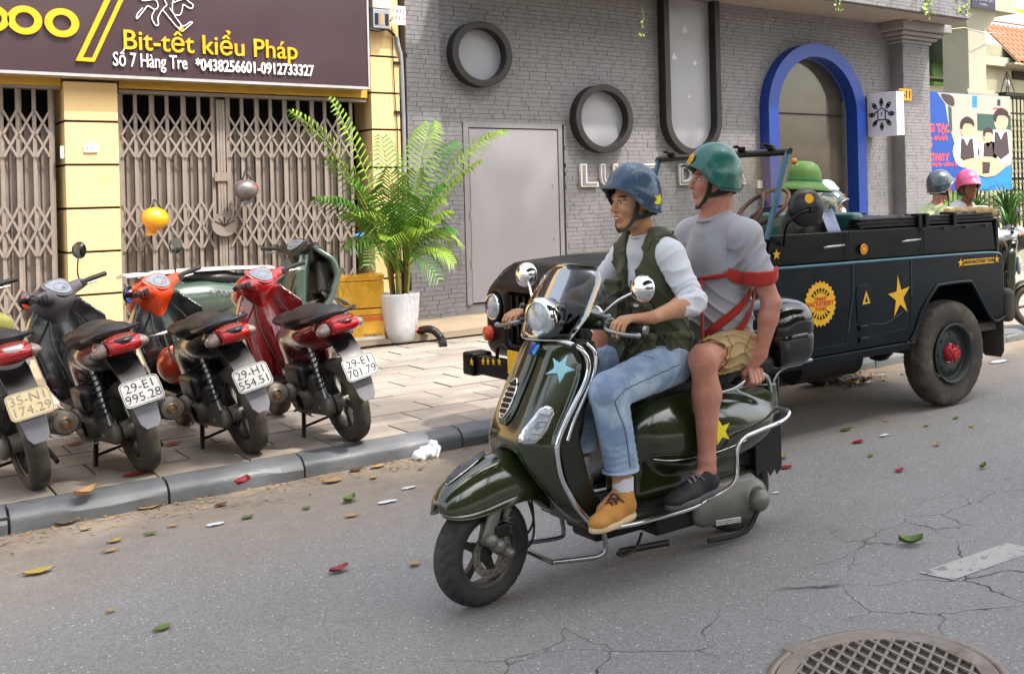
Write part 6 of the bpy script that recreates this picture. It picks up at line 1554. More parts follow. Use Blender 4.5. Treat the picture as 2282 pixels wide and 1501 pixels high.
# grey tee shirt
S = SDF((3.02, 3.55, .82), (3.52, 4.42, 1.56), .0048)
S.ell(D['chest'], (.138, .183, .225), .05); S.ell((3.28, 3.96, 1.04), (.158, .188, .20), .07); S.ell((3.29, 3.96, .92), (.14, .175, .08), .05); S.cap((3.285, 3.90, 1.46), D['sn'], .07, .072, .04); S.cap((3.285, 4.02, 1.46), D['sf'], .07, .072, .04)
for s_, e_ in (('sn', 'en'), ('sf', 'ef')):
    ce = D[s_].lerp(D[e_], .62); S.cap(D[s_] + V((0, 0, -.015)), ce, .070, .072, .06); S.cap(ce, D[e_], .061, .055, .004, 'd'); S.wob(folds(D[s_].lerp(D[e_], .3), D[e_] - D[s_] + V((.3, 0, 0)), .005, .06, .12, 2))
S.cap(D['nk'] - V((0, 0, .07)), D['nk'] + V((0, 0, -.02)), .10, .080, .03); S.cap(D['nk'] + V((-.014, 0, .04)), D['nk'] + V((0, 0, .12)), .076, .085, .004, 'd')
crs = lambda q: .9 - 2.6 * (1 - np.abs(np.sin(q))) ** 2.2
S.wob(lambda X, Y, Z: .005 * crs(Z * 42 + X * 26 + 1.5 * np.sin(Y * 17)) * np.exp(-((Z - 1.06) / .13) ** 2)); S.wob(lambda X, Y, Z: .0016 * crs(X * 22 - Z * 30 + 1.6 * np.sin(Y * 13 + Z * 9)) * np.exp(-((Z - 1.29) / .1) ** 2) * (Y < 4.1))
S.fn(lambda X, Y, Z: .865 - Z, k=.01, op='i')
ts = S.out('tee_shirt', 'tee_grey', ps)
defm('seam_grey', '#918f97', .8)
drape(ts, 'seam', 'seam_grey', [[(3.22, 3.78, 1.20), (3.20, 3.79, 1.30), (3.22, 3.80, 1.40), (3.28, 3.80, 1.47), (3.36, 3.80, 1.40)], [(3.2, 3.72, .885), (3.3, 3.70, .885), (3.4, 3.74, .885)]], .0012)
MB().tube([D['nk'] + V((-.014 + .080 * math.cos(a), .079 * math.sin(a), .002 + .02 * math.cos(a))) for a in np.linspace(0, math.tau, 29)[:-1]], .0055, 8, closed=True).out('neck_band', 'tee_grey', ts)
# red jacket band tied round arm and chest, with its hanging straps
ac = D['sn'].lerp(D['en'], .60)
S = SDF((3.08, 3.54, 1.12), (3.5, 4.2, 1.34), .005)
S.ell((3.28, 3.96, 1.235), (.157, .205, .16), 0); S.cap(ac + V((0, 0, .03)), ac + V((0, 0, -.05)), .083, .078, .03)
S.fn(lambda X, Y, Z: np.abs(Z - (1.225 + .01 * np.sin(X * 30) - .1 * (Y - 3.75) * (Y > 3.8) * .4)) - (.012 + .020 * (Y < 3.79)) + .003 * np.sin(X * 70 + Z * 60) * (Y < 3.8), k=.006, op='i'); S.cap(ac + V((0, 0, .1)), ac + V((.02, 0, -.12)), .066, .06, .002, 'd'); S.ell((3.28, 3.96, 1.235), (.147, .193, .2), 0, 'd')
S.out('red_band', 'red_cloth', ps)
m = MB()
for p0, p1, z0, z1 in (((3.33, 3.768), (3.13, 3.90), 1.17, .93), ((3.36, 3.772), (3.18, 3.83), 1.13, .88)):
    pts = []
    for t in np.linspace(0, 1, 9):
        x, y, z = p0[0] + (p1[0] - p0[0]) * t, p0[1] + (p1[1] - p0[1]) * t, z0 + (z1 - z0) * t; d = V((x - 3.28, y - 3.96, 0)); k = (abs(d.x / .165) ** 2 + abs(d.y / .197) ** 2) ** .5; d = d / k; pts.append(V((3.28, 3.96, z)) + d)
    m.sheet([[p + V((0, 0, .024)) - (p - V((3.28, 3.96, p.z))) * -.01, p + (p - V((3.28, 3.96, p.z))).normalized() * .004, p - V((0, 0, .024))] for p in pts], .004)
m.out('red_strap', 'red_cloth', ps)
MB().curve([(3.10, 3.86, 1.22), (3.09, 3.845, 1.08), (3.085, 3.84, .92)], .02, 8, 5, flat=.4).out('red_strap', 'red_cloth', ps)
# khaki shorts
S = SDF((2.8, 3.5, .72), (3.5, 4.42, 1.04), .0048)
S.ell(D['hip'] + V((.01, 0, -.01)), (.135, .182, .11), .04)
for b in ('kn', 'kf'):
    h = D['hip'] + V((0, (D[b].y - 3.96) * .5, 0)); e = h.lerp(D[b], .80); S.cap(h, e, .103, .084, .04); dd = (D[b] - h).normalized(); S.cap(e + dd * .02, D[b] + dd * .1, .08, .07, .003, 'd'); pl_ = h.lerp(D[b], .84)
    S.wob(folds(h.lerp(D[b], .5), V((.3, 0, 1)), .0085, .04, .14, 3)); S.wob(folds(e, (dd.x, dd.y, dd.z + .8), .006, .035, .1, 7))
sh_ = S.out('shorts', 'khaki', ps)
defm('seam_khaki', '#77623a', .8)
drape(sh_, 'seam', 'seam_khaki', [[(3.38, 3.76, .90), (3.2, 3.66, .89), (3.05, 3.6, .89)], [(3.12, 3.7, 1.0), (3.09, 3.62, .93), (3.08, 3.6, .86)], [(3.3, 3.7, .98), (3.24, 3.66, .94), (3.2, 3.66, .90)]], .002)
shoe(ps, (3.03, 3.70, .302), (2.725, 3.655, .290), 0, 'sneaker', 'sneaker_sole', .088, .052, 1, 'lace_grey'); shoe(ps, (2.95, 4.2, .295), (2.67, 4.2, .29), 0, 'sneaker', 'sneaker_sole', .088, .05, 1, 'sneaker_sole')
# ------------------------------------------------ the open jeep
defm('jeep_paint', '#031118', .22, var=.12, vscale=3, coat=.0, spec=.25, bump=.25, bscale=3.5, col2='#0a1c22', c2lo=.5, c2hi=.7); defm('jeep_teal', '#14586a', .3, coat=.5, var=.1); defm('jeep_black', '#070a0b', .35, bump=.2, bscale=3, spec=.25, var=.15, vscale=4)
defm('wheel_green', '#2f3735', .6, .2, var=.2, vscale=12); defm('hub_red', '#b5272f', .5, var=.15); defm('jeep_dust', '#4b463e', .75, var=.25, vscale=6); defm('canvas_tan', '#9c8456', .9, var=.12, vscale=9, bump=.3); defm('seat_teal', '#155350', .35, coat=.3); defm('cloth_lilac', '#8f93b0', .85)
defm('jeep_gold', '#eab21c', .45, var=.06, vscale=18); defm('jeep_red', '#c8471f', .6); defm('wheel_wrap', '#5b3a26', .7)
JN, JF = 4.95, 6.42; JC = (JN + JF) / 2; JX = 6.34; JA = JX - 2.36
jp = thing('jeep', 'dark teal open off road car with yellow stars and a round yellow badge', 'jeep', (5.1, JC, 0))
lower = [(4.42, .535), (5.84, .535), (5.90, .60), (5.985, .745), (6.14, .885), (6.21, .905), (6.50, .905), (6.57, .88), (6.70, .71), (6.80, .60), (6.87, .575), (6.97, .60), (6.985, .66), (6.985, .99), (6.95, 1.07), (6.87, 1.105), (6.2, 1.12), (4.42, 1.135)]
def side(o, Y, t, name, m, **k): return MB().prism(o, frame((0, Y, 0), (1, 0, 0), (0, -1, 0)), t).out(name, m, jp, **k)
for Y, nm in ((JN + .05, 'near'), (JF, 'far')):
    side(lower, Y, .055, 'side_panel', 'jeep_paint', bevel=.018, seg=3)
    arch = [V((x, Y - (.058 if Y < 6 else -.003), z)) for x, z in lower[1:12]]
    MB().curve(arch, .013, 8, 4).out('arch_lip', 'jeep_paint', jp)
    side([(4.52, 1.14), (6.94, 1.115), (6.90, 1.33), (4.58, 1.335)], Y + .015 * (1 if Y < 6 else 0), .03, 'upper_panel', 'jeep_black', bevel=.008)
MB().curve([(4.42, JN - .002, 1.128), (5.2, JN - .004, 1.122), (6.2, JN - .004, 1.112), (6.86, JN - .002, 1.098), (6.95, JN + .0, 1.05)], .011, 8).out('belt_moulding', 'jeep_teal', jp)
def seam(pts, r_=.0035, m='dark_gap', n='door_seam', Y=JN - .006): MB().tube([V((x, Y, z)) for x, z in pts], r_, 5).out(n, m, jp)
seam([(5.27, 1.35), (5.255, 1.12)], Y=JN + .018); seam([(6.05, 1.35), (6.045, 1.115)], Y=JN + .018)
seam([(5.262, 1.12), (5.255, .9), (5.20, .66), (5.185, .575)]); seam([(5.185, .59), (4.72, .585)]); seam([(5.865, 1.11), (5.86, .85), (5.845, .66), (5.84, .625)]); seam([(5.83, .63), (5.39, .6)])
seam([(5.275, 1.12), (5.268, .9), (5.212, .66)], .003, 'jeep_teal'); seam([(5.875, 1.11), (5.87, .85)], .003, 'jeep_teal')
fd = MB().prism(sm2([(5.36, .97), (5.30, .93), (5.30, .80), (5.31, .72), (5.40, .71), (5.46, .72), (5.46, .86), (5.43, .95)], 3), frame((0, JN - .005, 0), (1, 0, 0), (0, -1, 0)), .006).out('fuel_flap', 'jeep_paint', jp, bevel=.003)
MB().prism([(5.35, .835), (5.43, .84), (5.39, .925)], frame((0, JN - .012, 0), (1, 0, 0), (0, -1, 0)), .003).out('flap_sticker', 'jeep_gold', fd)
MB().prism([(5.375, .85), (5.405, .85), (5.39, .89)], frame((0, JN - .0155, 0), (1, 0, 0), (0, -1, 0)), .001).out('flap_print', 'jeep_paint', fd)
for x in (5.10, 5.88): MB().tube([(x - .1, JN - .012, 1.235), (x - .09, JN - .03, 1.24), (x + .07, JN - .03, 1.245), (x + .08, JN - .012, 1.245)], .009, 8).out('door_handle', 'steel', jp)
for z in (.68, .60): MB().box((5.36, JN - .012, z), (.09, .02, .035)).out('hinge', 'jeep_paint', jp, bevel=.006)
MB().curve([(5.42, JN - .006, .70), (5.52, JN - .006, .685), (5.62, JN - .006, .69), (5.80, JN - .006, .76)], .006, 6).out('dent_ridge', 'jeep_paint', jp)
FY = lambda x, z, Y=JN - .0075: frame((x, Y, z), (1, 0, -.01), (0, -1, 0))
MB().prism([(a * .8, b) for a, b in star2(.152, .052, 5, R(97))], FY(5.735, .855), .003).out('side_star', 'jeep_gold', jp)
MB().prism(star2(.035, .014, 5), FY(4.60, 1.215, JN + .016), .003).out('small_star', 'jeep_gold', jp)
bdg = MB().prism([((.138 + .008 * math.cos(i * math.pi / 2)) * math.cos(math.tau * i / 96), (.142 + .008 * math.cos(i * math.pi / 2)) * math.sin(math.tau * i / 96)) for i in range(96)], FY(4.955, .875), .003).out('round_badge', 'jeep_gold', jp)
for s_ in (1, -1):
    for k in range(7):
        m = MB()
        a = R(90 * s_ + (k - 3) * 17); r0, r1 = .068, .102; w = R(5.2); m.prism([(r0 * math.cos(a), r0 * math.sin(a)), (r1 * math.cos(a - w), r1 * math.sin(a - w)), (r1 * math.cos(a + w), r1 * math.sin(a + w))][::1], FY(4.955, .875, JN - .011), .002).out('badge_tooth', 'jeep_paint', bdg)
for t, z, s_ in (('HANOI', .908, .03), ('BACKSTREET', .876, .042), ('TOURS', .842, .032)): text(t, s_, 'jeep_red', bdg, FY(4.955, z, JN - .0115), .002, bold=.0012)
sb = MB().prism(ell2(.036, .036, 20), FY(5.41, 1.205, JN + .016), .003).out('small_badge', 'jeep_gold', jp); MB().ring(ell2(.028, .028, 20), ell2(.018, .018, 20), FY(5.41, 1.205, JN + .0125), .001).out('badge_ring', 'jeep_red', sb)
bb = MB().prism([(-.19, -.021), (.19, -.021), (.19, .021), (-.19, .021)], FY(6.66, 1.045), .003).out('name_strip', 'jeep_gold', jp)
text('HANOI BACKSTREET TOURS', .036, 'jeep_paint', bb, FY(6.66, 1.045, JN - .0115), .001, sx=.82, bold=.0008)
for x in (6.435, 6.885): MB().prism(star2(.035, .014, 5), FY(x, 1.047), .003).out('strip_star', 'jeep_gold', bb)
# sills, floor, tail, chassis
side([(4.42, .47), (5.86, .47), (5.86, .53), (4.42, .53)], JN + .07, .06, 'sill', 'jeep_paint', bevel=.01)
MB().span((4.3, JN + .06, .5), (6.95, JF - .02, .56)).out('floor_pan', 'jeep_dust', jp)
MB().span((6.93, JN + .03, .56), (6.975, JF - .02, 1.36)).out('tailgate', 'jeep_paint', jp, bevel=.01)
MB().span((3.5, JN + .3, .42), (6.95, JN + .4, .5)).span((3.5, JF - .4, .42), (6.95, JF - .3, .5)).out('chassis_rail', 'dark_steel', jp)
MB().cyl((JX, JN + .1, .385), (JX, JF - .1, .385), .045).ball((JX, JC, .385), .13).out('rear_axle', 'dark_steel', jp); MB().cyl((JA, JN + .1, .385), (JA, JF - .1, .385), .045).ball((JA, JC + .2, .385), .12).out('front_axle', 'dark_steel', jp)
MB().cyl((5.0, JN + .35, .43), (5.6, JN + .35, .43), .13, n=20).out('fuel_tank', 'dark_steel', jp, bevel=.03)
for x0, x1, zt, zb, Y in ((6.97, 7.0, .60, .28, JN - .0), (4.58, 4.62, .56, .235, JN - .0)):
    MB().prism([(0, 0), (.22, 0), (.22, -.02), (.21, zb - zt + .04), (.18, zb - zt), (.03, zb - zt), (0, zb - zt + .05)], frame((x0, Y + .01, zt), (0, 1, 0), (1, 0, 0)), .012).out('mud_flap', 'jeep_dust', jp, bevel=.003)
MB().box((4.46, JN + .04, .60), (.2, .1, .1)).out('wing_rear', 'jeep_dust', jp, bevel=.02)
ov = SDF((6.94, 4.86, .5), (7.14, 5.12, .86), .008); ov.box((7.04, 4.99, .68), (.055, .075, .13), .045); ov.out('over_rider', 'jeep_dust', jp)
def jwheel(x, Y, s_):
    t = tyre((x, Y, .388), (0, -s_, 0), .388, .19, 'dusty_rubber', jp, 'tyre', n=220, grooves=64, kind=1, rimr=.215, depth=.007)
    C0 = V((x, Y, .388)); ax = V((0, -s_, 0))
    r_ = MB().lathe([(.218, .085), (.222, .095), (.212, .1), (.2, .088), (.192, .05), (.185, .03), (.17, .035), (.16, .045), (.10, .062), (.085, .05), (.07, .05)], C0, ax, 48).lathe([(.222, -.09), (.2, -.06), (.19, .03)], C0, ax, 36).out('wheel_rim', 'wheel_green', jp)
    m = MB()
    for k in range(8): a = math.tau * k / 8; c = C0 + ax * .052 + V((.128 * math.cos(a), 0, .128 * math.sin(a))); m.lathe([(0, .0015), (.016, .0015), (.018, -.004)], c, ax, 12)
    m.out('rim_hole', 'dark_gap', r_)
    h_ = MB().lathe([(.066, .04), (.064, .075), (.054, .088), (.042, .092), (.04, .112), (.025, .118), (0, .118)], C0, ax, 28).out('wheel_hub', 'hub_red', jp)
    m = MB()
    for k in range(8): a = math.tau * k / 8 + .2; c = C0 + ax * .088 + V((.054 * math.cos(a), 0, .054 * math.sin(a))); m.cyl(c, c + ax * .014, .011, n=8)
    for k in range(6): a = math.tau * k / 6; c = C0 + ax * .112 + V((.03 * math.cos(a), 0, .03 * math.sin(a))); m.cyl(c, c + ax * .012, .008, n=8)
    m.out('hub_bolt', 'hub_red', h_)
for x in (JX, JA): jwheel(x, JN + .09, 1); jwheel(x, JF - .10, -1)
# bonnet, wings and grille
fr = 3.36
bn_ = SDF((3.28, 4.9, .5), (4.5, 6.5, 1.3), .014)
bn_.box((3.92, JC, .91), (.58, .76, .32), .1, 0); bn_.fn(lambda X, Y, Z: Z - (1.185 + .05 * np.clip((X - 3.36) / .6, 0, 1) - .9 * np.maximum(.16 - (X - 3.34), 0) - .35 * np.maximum(np.abs(Y - JC) - .6, 0)), k=.04, op='i')
for s_ in (-1, 1): bn_.cap((JA, JC + s_ * .9, .42), (JA, JC + s_ * .45, .42), .43, None, .01, 'd'); bn_.cap((3.33, JC + s_ * .575, .915), (3.45, JC + s_ * .575, .915), .095, .1, .01, 'd')
bn_.box((3.34, JC, .86), (.04, .42, .16), .02, .005, 'd')
bn_.out('bonnet', 'jeep_black', jp)
m = MB()
for k in range(11): m.box((3.365, JC - .4 + .08 * k, .86), (.02, .03, .28))
m.out('grille_bar', 'jeep_black', jp); MB().curve([(3.40, JF - .12, 1.10), (3.55, JF - .11, 1.175), (3.95, JF - .11, 1.20), (4.45, JF - .11, 1.205)], .014, 8).out('wing_bead', 'jeep_black', jp)
for q, y in enumerate((JC + .575, JC - .575)):
    if q == 0: y = onX(1102, 683, 3.36).y; z = onX(1102, 683, 3.36).z
    lt_ = MB().lathe([(.098, -.03), (.1, .0), (.09, .014), (.08, .01)], (3.36, y, z), (-1, 0, 0), 32).out('headlight_ring', 'jeep_black', jp); MB().lathe([(.086, .01), (.082, .022), (.072, .016)], (3.36, y, z), (-1, 0, 0), 32).out('headlight_bezel', 'chrome', lt_); MB().lathe([(0, .03), (.04, .026), (.075, .012)], (3.36, y, z), (-1, 0, 0), 28).out('headlight_lens', 'lens_clear', lt_)
    c = onX(1092, 742, 3.34) if q == 0 else V((3.34, y, .73)); MB().lathe([(.055, -.04), (.052, .0), (.045, .03), (0, .04)], c, (-1, 0, 0), 20).out('indicator', 'lens_orange', jp); MB().lathe([(.06, -.05), (.062, -.03), (.055, -.02)], c, (-1, 0, 0), 20).out('indicator_base', 'jeep_black', jp)
b0 = onX(1046, 805, 3.2); by, bz = b0.y, b0.z
bp_ = MB().span((3.17, JN, bz - .06), (3.25, by - .12, bz + .055)).out('bumper', 'jeep_black', jp, bevel=.012); MB().span((3.15, by - .14, bz - .075), (3.29, by + .0, bz + .07)).out('bumper_end', 'jeep_black', jp, bevel=.015)
for px in (1057, 1074 + 2, 1087, 1099, 1112): c = onX(px, 806, 3.165); MB().prism(star2(.024, .01, 5), frame((3.168 if px > 1060 else 3.148, c.y, c.z), (0, -1, 0), (-1, 0, 0)), .003).out('bumper_star', 'jeep_gold', bp_)
c = onX(1142, 808, 3.16); MB().box((3.162, c.y, c.z), (.006, .12, .14)).out('bumper_plate', 'jeep_gold', bp_, bevel=.003)
c = onX(1120, 775, 3.2); MB().curve([(3.2, c.y + .07, bz + .05), (3.2, c.y + .06, bz + .12), (3.2, c.y, bz + .14), (3.2, c.y - .06, bz + .12)], .012, 8).out('tow_loop', 'jeep_black', jp)
for y in (JC + .3, JC - .3): MB().span((3.24, y - .04, bz - .04), (3.6, y + .04, bz + .03)).out('bumper_bracket', 'dark_steel', jp)
# windscreen
B0, T0, B1, T1 = V((4.54, JN + .04, 1.31)), V((4.745, JN + .04, 1.865)), V((4.54, JF - .06, 1.31)), V((4.745, JF - .06, 1.865))
ws = MB().raw([B0, T0, T1, B1], [[0, 1, 2, 3]]).out('windscreen', 'jeep_glass', jp)
for a, b in ((B0, T0), (B1, T1)): MB().tube([a, b], .024, 8, flat=.8).out('windscreen_post', 'jeep_teal', ws)
MB().tube([T0 + V((0, -.02, 0)), T1 + V((0, .02, 0))], .028, 8, flat=.7).out('windscreen_header', 'jeep_black', ws); MB().tube([B0, B1], .022, 8).out('windscreen_sill', 'jeep_black', ws)
for t in (.12, .33, .62, .9): c = T0.lerp(T1, t); MB().box(c + V((0, 0, .035)), (.05, .05, .03), t * 3).box(c + V((-.03, .02, .05)), (.07, .03, .02), 1).out('roof_clip', 'jeep_black', ws, bevel=.005)
sm = onX(1788, 368, 4.74); MB().ball((4.76, JN + .0, 1.80), .022).out('marker_lamp', 'lens_amber', jp)
MB().span((4.42, JN + .06, 1.1), (4.6, JF - .03, 1.33)).out('dashboard', 'jeep_black', jp, bevel=.02)
swc = V((4.86, JN + .42, 1.50)); swx = V((-.62, 0, .78)); sw_ = MB(); X_, Y_, Z_ = basis(swx); sw_.tube([swc + (X_ * math.cos(a) + Y_ * math.sin(a)) * .2 for a in np.linspace(0, math.tau, 41)[:-1]], .0145, 8, closed=True)
for k in range(3): a = math.tau * k / 3; sw_.tube([swc, swc + (X_ * math.cos(a) + Y_ * math.sin(a)) * .2], .01, 6)
sw_.tube([swc, swc + V((-.3, 0, -.35))], .02, 8); sw_.out('steering_wheel', 'wheel_wrap', jp)
# seats, folded top, side mirror
for x, y in ((5.3, JN + .4), (5.3, JF - .4)): st_ = MB().box((x, y, .95), (.45, .45, .16)).out('seat_cushion', 'seat_teal', jp, bevel=.04, seg=3); MB().box((x + .25, y, 1.2), (.12, .45, .5), 0).out('seat_back', 'seat_teal', jp, bevel=.04, seg=3)
for y in (JN + .06, JN + .12, JF - .08):
    for z in (1.352, 1.375, 1.398): MB().span((5.36 + random.uniform(0, .05), y - .02, z - .009), (6.93, y + .02, z + .009)).out('folded_top_slat', 'jeep_black', jp, bevel=.003)
cv_ = SDF((5.3, JN, 1.3), (7.02, JF, 1.50), .012); cv_.box((6.5, JC, 1.345), (.45, .62, .03), .02); cv_.cap((5.4, JN + .1, 1.40), (6.9, JN + .1, 1.405), .012); cv_.wob(lambda X, Y, Z: .008 * np.sin(30 * Y + 9 * X) + .005 * np.sin(50 * X + 11 * Y)); cv_.out('folded_canvas', 'jeep_black', jp)
cv2 = SDF((6.6, JN - .05, 1.3), (7.12, JN + .6, 1.52), .01); cv2.box((6.88, JN + .22, 1.40), (.13, .17, .035), .03); cv2.cap((6.8, JN + .08, 1.41), (7.02, JN + .12, 1.36), .03, .02, .02); cv2.wob(lambda X, Y, Z: .012 * np.sin(45 * Y + 19 * X) + .007 * np.sin(70 * X + 31 * Y)); cv2.out('canvas_bundle', 'canvas_tan', jp)
for x in (6.02, 6.1, 6.42): MB().span((x - .02, JN + .02, 1.33), (x + .02, JN + .15, 1.425)).out('top_strap', 'jeep_black', jp, bevel=.004)
for k in range(4): x = 6.05 + .25 * k; MB().box((x, JN + .016, 1.31), (.05, .012, .012)).out('cleat', 'dark_steel', jp)
MB().sheet([[(5.17 + .03 * i, JN + .1 + .03 * j, 1.30 + .055 * i * 0 + .06 * j + .01 * math.sin(i * 2)) for i in range(5)] for j in range(4)], .004).out('grey_cloth', 'cloth_lilac', jp)
mc_ = V((4.74, JN - .12, 1.505)); ma = V((-.35, -1, .05))
mr_ = MB().lathe([(0, .045), (.05, .043), (.1, .032), (.118, .012), (.122, -.008), (.115, -.018), (0, -.016)], mc_, ma, 36).out('side_mirror', 'black_plastic', jp)
MB().prism(ell2(.03, .03, 20), frame(mc_ + ma.normalized() * .0425 + V((0, 0, .055)), (1, -.35, 0), ma), .004).out('mirror_badge', 'jeep_gold', mr_)
MB().curve([mc_ + V((0, -.06, -.01)), mc_ + V((-.09, -.05, -.03)), mc_ + V((-.14, .03, -.1)), (4.67, JN + .02, 1.27)], .009, 8).box(mc_ + V((-.0, -.06, -.01)), (.07, .03, .03)).out('mirror_arm', 'jeep_black', mr_)

# ------------------------------------------------ people beyond and in the jeep
cloth('camo', '#5c6150', col2='#2c3026', c2lo=.48, c2hi=.5, c2scale=16); cloth('shirt_lime', '#c4cf9a', col2='#a3b57c', c2lo=.48, c2hi=.54, c2scale=18); cloth('hoodie_white', '#d6d7dd'); cloth('harness_green', '#2f6b3f'); cloth('tee_black', '#2b2420', col2='#4a4a40', c2lo=.5, c2hi=.55, c2scale=12)
skin('skin_brown', '#8a5a3c', '#96664a')
def sitter(label, head, face, hipp, top, skn, jeans='tee_black', h=.0085, arms=None, sleeves=.9, lip='lip', hair='hair_black', k=.97, legs=True, sw=.19):
    t = thing('person', label, 'person', (hipp[0], hipp[1], .1)); H = Head(head, face, 0, k); hp_ = V(hipp); nk = H.p(-.03, 0, -.15); fd_ = V(face); ch = nk.lerp(hp_, .38); side_ = V((0, 0, 1)).cross((V((fd_.x, fd_.y, 0)).normalized()))
    if arms is None: arms = [(V((0, 0, -.27)), V((.0, 0, -.2)))] * 2
    lo = np.minimum(np.array(H.c), np.array(hp_)) - .62; hi = np.maximum(np.array(H.c), np.array(hp_)) + .62; hi[2] = H.c.z + .16; lo[2] = hp_.z - .8
    S = SDF(lo, hi, h); H.shape(S, 1, 1, 0, nk, .052); S.ell(ch, (.11, .15, .2) if abs(side_.y) > abs(side_.x) else (.15, .11, .2), .05); S.cap(ch, hp_, .12, .12, .05)
    A = []
    for i, (d1, d2) in enumerate(arms):
        s0 = nk + side_ * (sw if i else -sw) * .98 + V((0, 0, -.09)); e = s0 + V(d1); w = e + V(d2); A.append((s0, e, w)); S.cap(nk + V((0, 0, -.05)), s0, .05, .05, .04); S.cap(s0, e, .05, .042, .02); S.cap(e, w, .042, .028, .02); S.cap(w, w + (w - e).normalized() * .07, .03, .035, .02, 'u', V((0, 0, 1)), .7)
        fingers(S, w + (w - e).normalized() * .08, side_, [(w - e).normalized(), V((0, 0, -1)), (e - w).normalized()], 1., .0105)
    f2 = V((fd_.x, fd_.y, 0)).normalized(); LG = []
    if legs:
        for sg in (-1, 1): kn = hp_ + f2 * .4 + side_ * .14 * sg + V((0, 0, -.02)); an = kn + V((0, 0, -.42)) + f2 * -.06; LG.append((hp_ + side_ * .09 * sg, kn, an)); S.cap(LG[-1][0], kn, .08, .055, .03); S.cap(kn, an, .055, .04, .03); S.cap(an, an + f2 * .13 + V((0, 0, -.04)), .038, .035, .02)
    S.out('body', [skn, lip, 'eye_dark', 'eye_white', hair], t, lambda P: H.pick(P))
    S = SDF(lo, hi, h); S.ell(ch, (.135, .18, .22) if abs(side_.y) > abs(side_.x) else (.18, .135, .22), .05); S.cap(ch, hp_, .145, .145, .05)
    for s0, e, w in A:
        S.cap(nk + V((0, 0, -.07)), s0, .066, .068, .04); S.cap(s0, e if sleeves > .6 else s0.lerp(e, .6), .068, .058, .02)
        if sleeves > .6: S.cap(e, e.lerp(w, sleeves), .058, .046, .02)
        S.wob(folds(e, e - s0, .005, .05, .12, 2))
    S.cap(nk + f2 * .03 + V((0, 0, -.0)), nk + V((0, 0, .12)), .06, .07, .006, 'd'); S.wob(lambda X, Y, Z: .004 * np.sin(Z * 60 + 20 * X + 4 * np.sin(Y * 20)))
    S.out('top', top, t)
    if LG:
        S = SDF(lo, hi, h)
        for a, b, c in LG: S.cap(a, b, .097, .07, .03); S.cap(b, c, .07, .055, .02)
        S.out('trousers', jeans, t)
    S = SDF(np.array(H.c) - .16, np.array(H.c) + .16, .006); S.ell(H.p(-.022, 0, .025), (.098, .08, .09), 0, 'u', H.rot); S.fn(lambda X, Y, Z: (X - H.c.x) * H.f.x + (Y - H.c.y) * H.f.y - .01 - (Z - H.c.z) * .3, k=.006, op='i'); S.out('hair', hair, t)
    return t, H, nk, hp_, side_, f2, A
# driver of the jeep in a pith helmet
hc_ = onY(1790, 425, 5.4)
jt, H, nk, hq, sd_, f2, A = sitter('jeep driver in a bright green sun helmet, seen through the windscreen', hc_, (-.9, .3, 0), (5.2, 5.42, 1.06), 'tee_black', 'skin_brown', arms=[(V((-.16, -.06, -.22)), V((-.22, .0, .12))), (V((-.1, .06, -.24)), V((-.24, .0, .1)))], sleeves=.5)
m = MB().lathe([(0, .165), (.05, .16), (.09, .135), (.115, .09), (.122, .035), (.123, .02), (.16, -.01), (.2, -.04), (.198, -.046), (.15, -.02), (.11, .0)], H.p(-.01, 0, .045), H.u + H.f * -.08, 44); ph_ = m.out('sun_helmet', 'pith_green', jt)
MB().lathe([(.126, .018), (.127, .042), (.122, .044)], H.p(-.01, 0, .045), H.u + H.f * -.08, 44).out('helmet_band', 'harness_green', ph_)
for a in range(4): MB().ball(H.p(-.01 + .085 * math.cos(a * 1.57 + .5), .085 * math.sin(a * 1.57 + .5), .185), .007, 8).out('vent_button', 'sock', ph_)
# masked person and companion beyond the jeep
hc_ = onY(1856, 462, 6.9)
mt, H, nk, hq, sd_, f2, A = sitter('person in a white face mask and grey helmet with camouflage bag beyond the jeep', hc_, (.72, -.62, 0), (5.9 + .9, 7.0, .88) if False else (hc_.x - .05, 7.0, .9), 'camo', 'skin_tan')
h = H.helmet(mt, 'helmet_grey', .128, .108, .128, .045, visor=.03, edge='steel'); MB().prism(ell2(.02, .026, 14), frame(H.p(.11, -.02, .1), H.l, H.f + H.u * .4), .006).out('gold_badge', 'helmet_gold', h)
MB().ball(H.p(.075, 0, -.045), (.05, .05, .05), 16).out('face_mask', 'sock', mt)
hc2 = onY(1842, 437, 7.6)
m2, H, nk, hq, sd_, f2, A = sitter('person in a pale silver helmet mostly hidden behind the green sun helmet', hc2, (.9, -.3, 0), (hc2.x - .05, 7.65, .93), 'tee_black', 'skin_tan'); H.helmet(m2, 'alu', .128, .108, .128, .045, visor=.02, edge='steel')
bg_ = SDF((-.2, -.2, -.25), (.2, .2, .25), .01); bg_.box((0, 0, 0), (.13, .11, .2), .06); bg_.box((0, -.1, -.05), (.1, .04, .1), .03, .02); bg_.wob(lambda X, Y, Z: .008 * np.sin(40 * X + 30 * Z)); o = bg_.out('backpack', 'camo', local=True); o.location = onY(1833, 490, 6.55); tag(o, 'camouflage backpack between the jeep driver and the masked person', 'backpack')
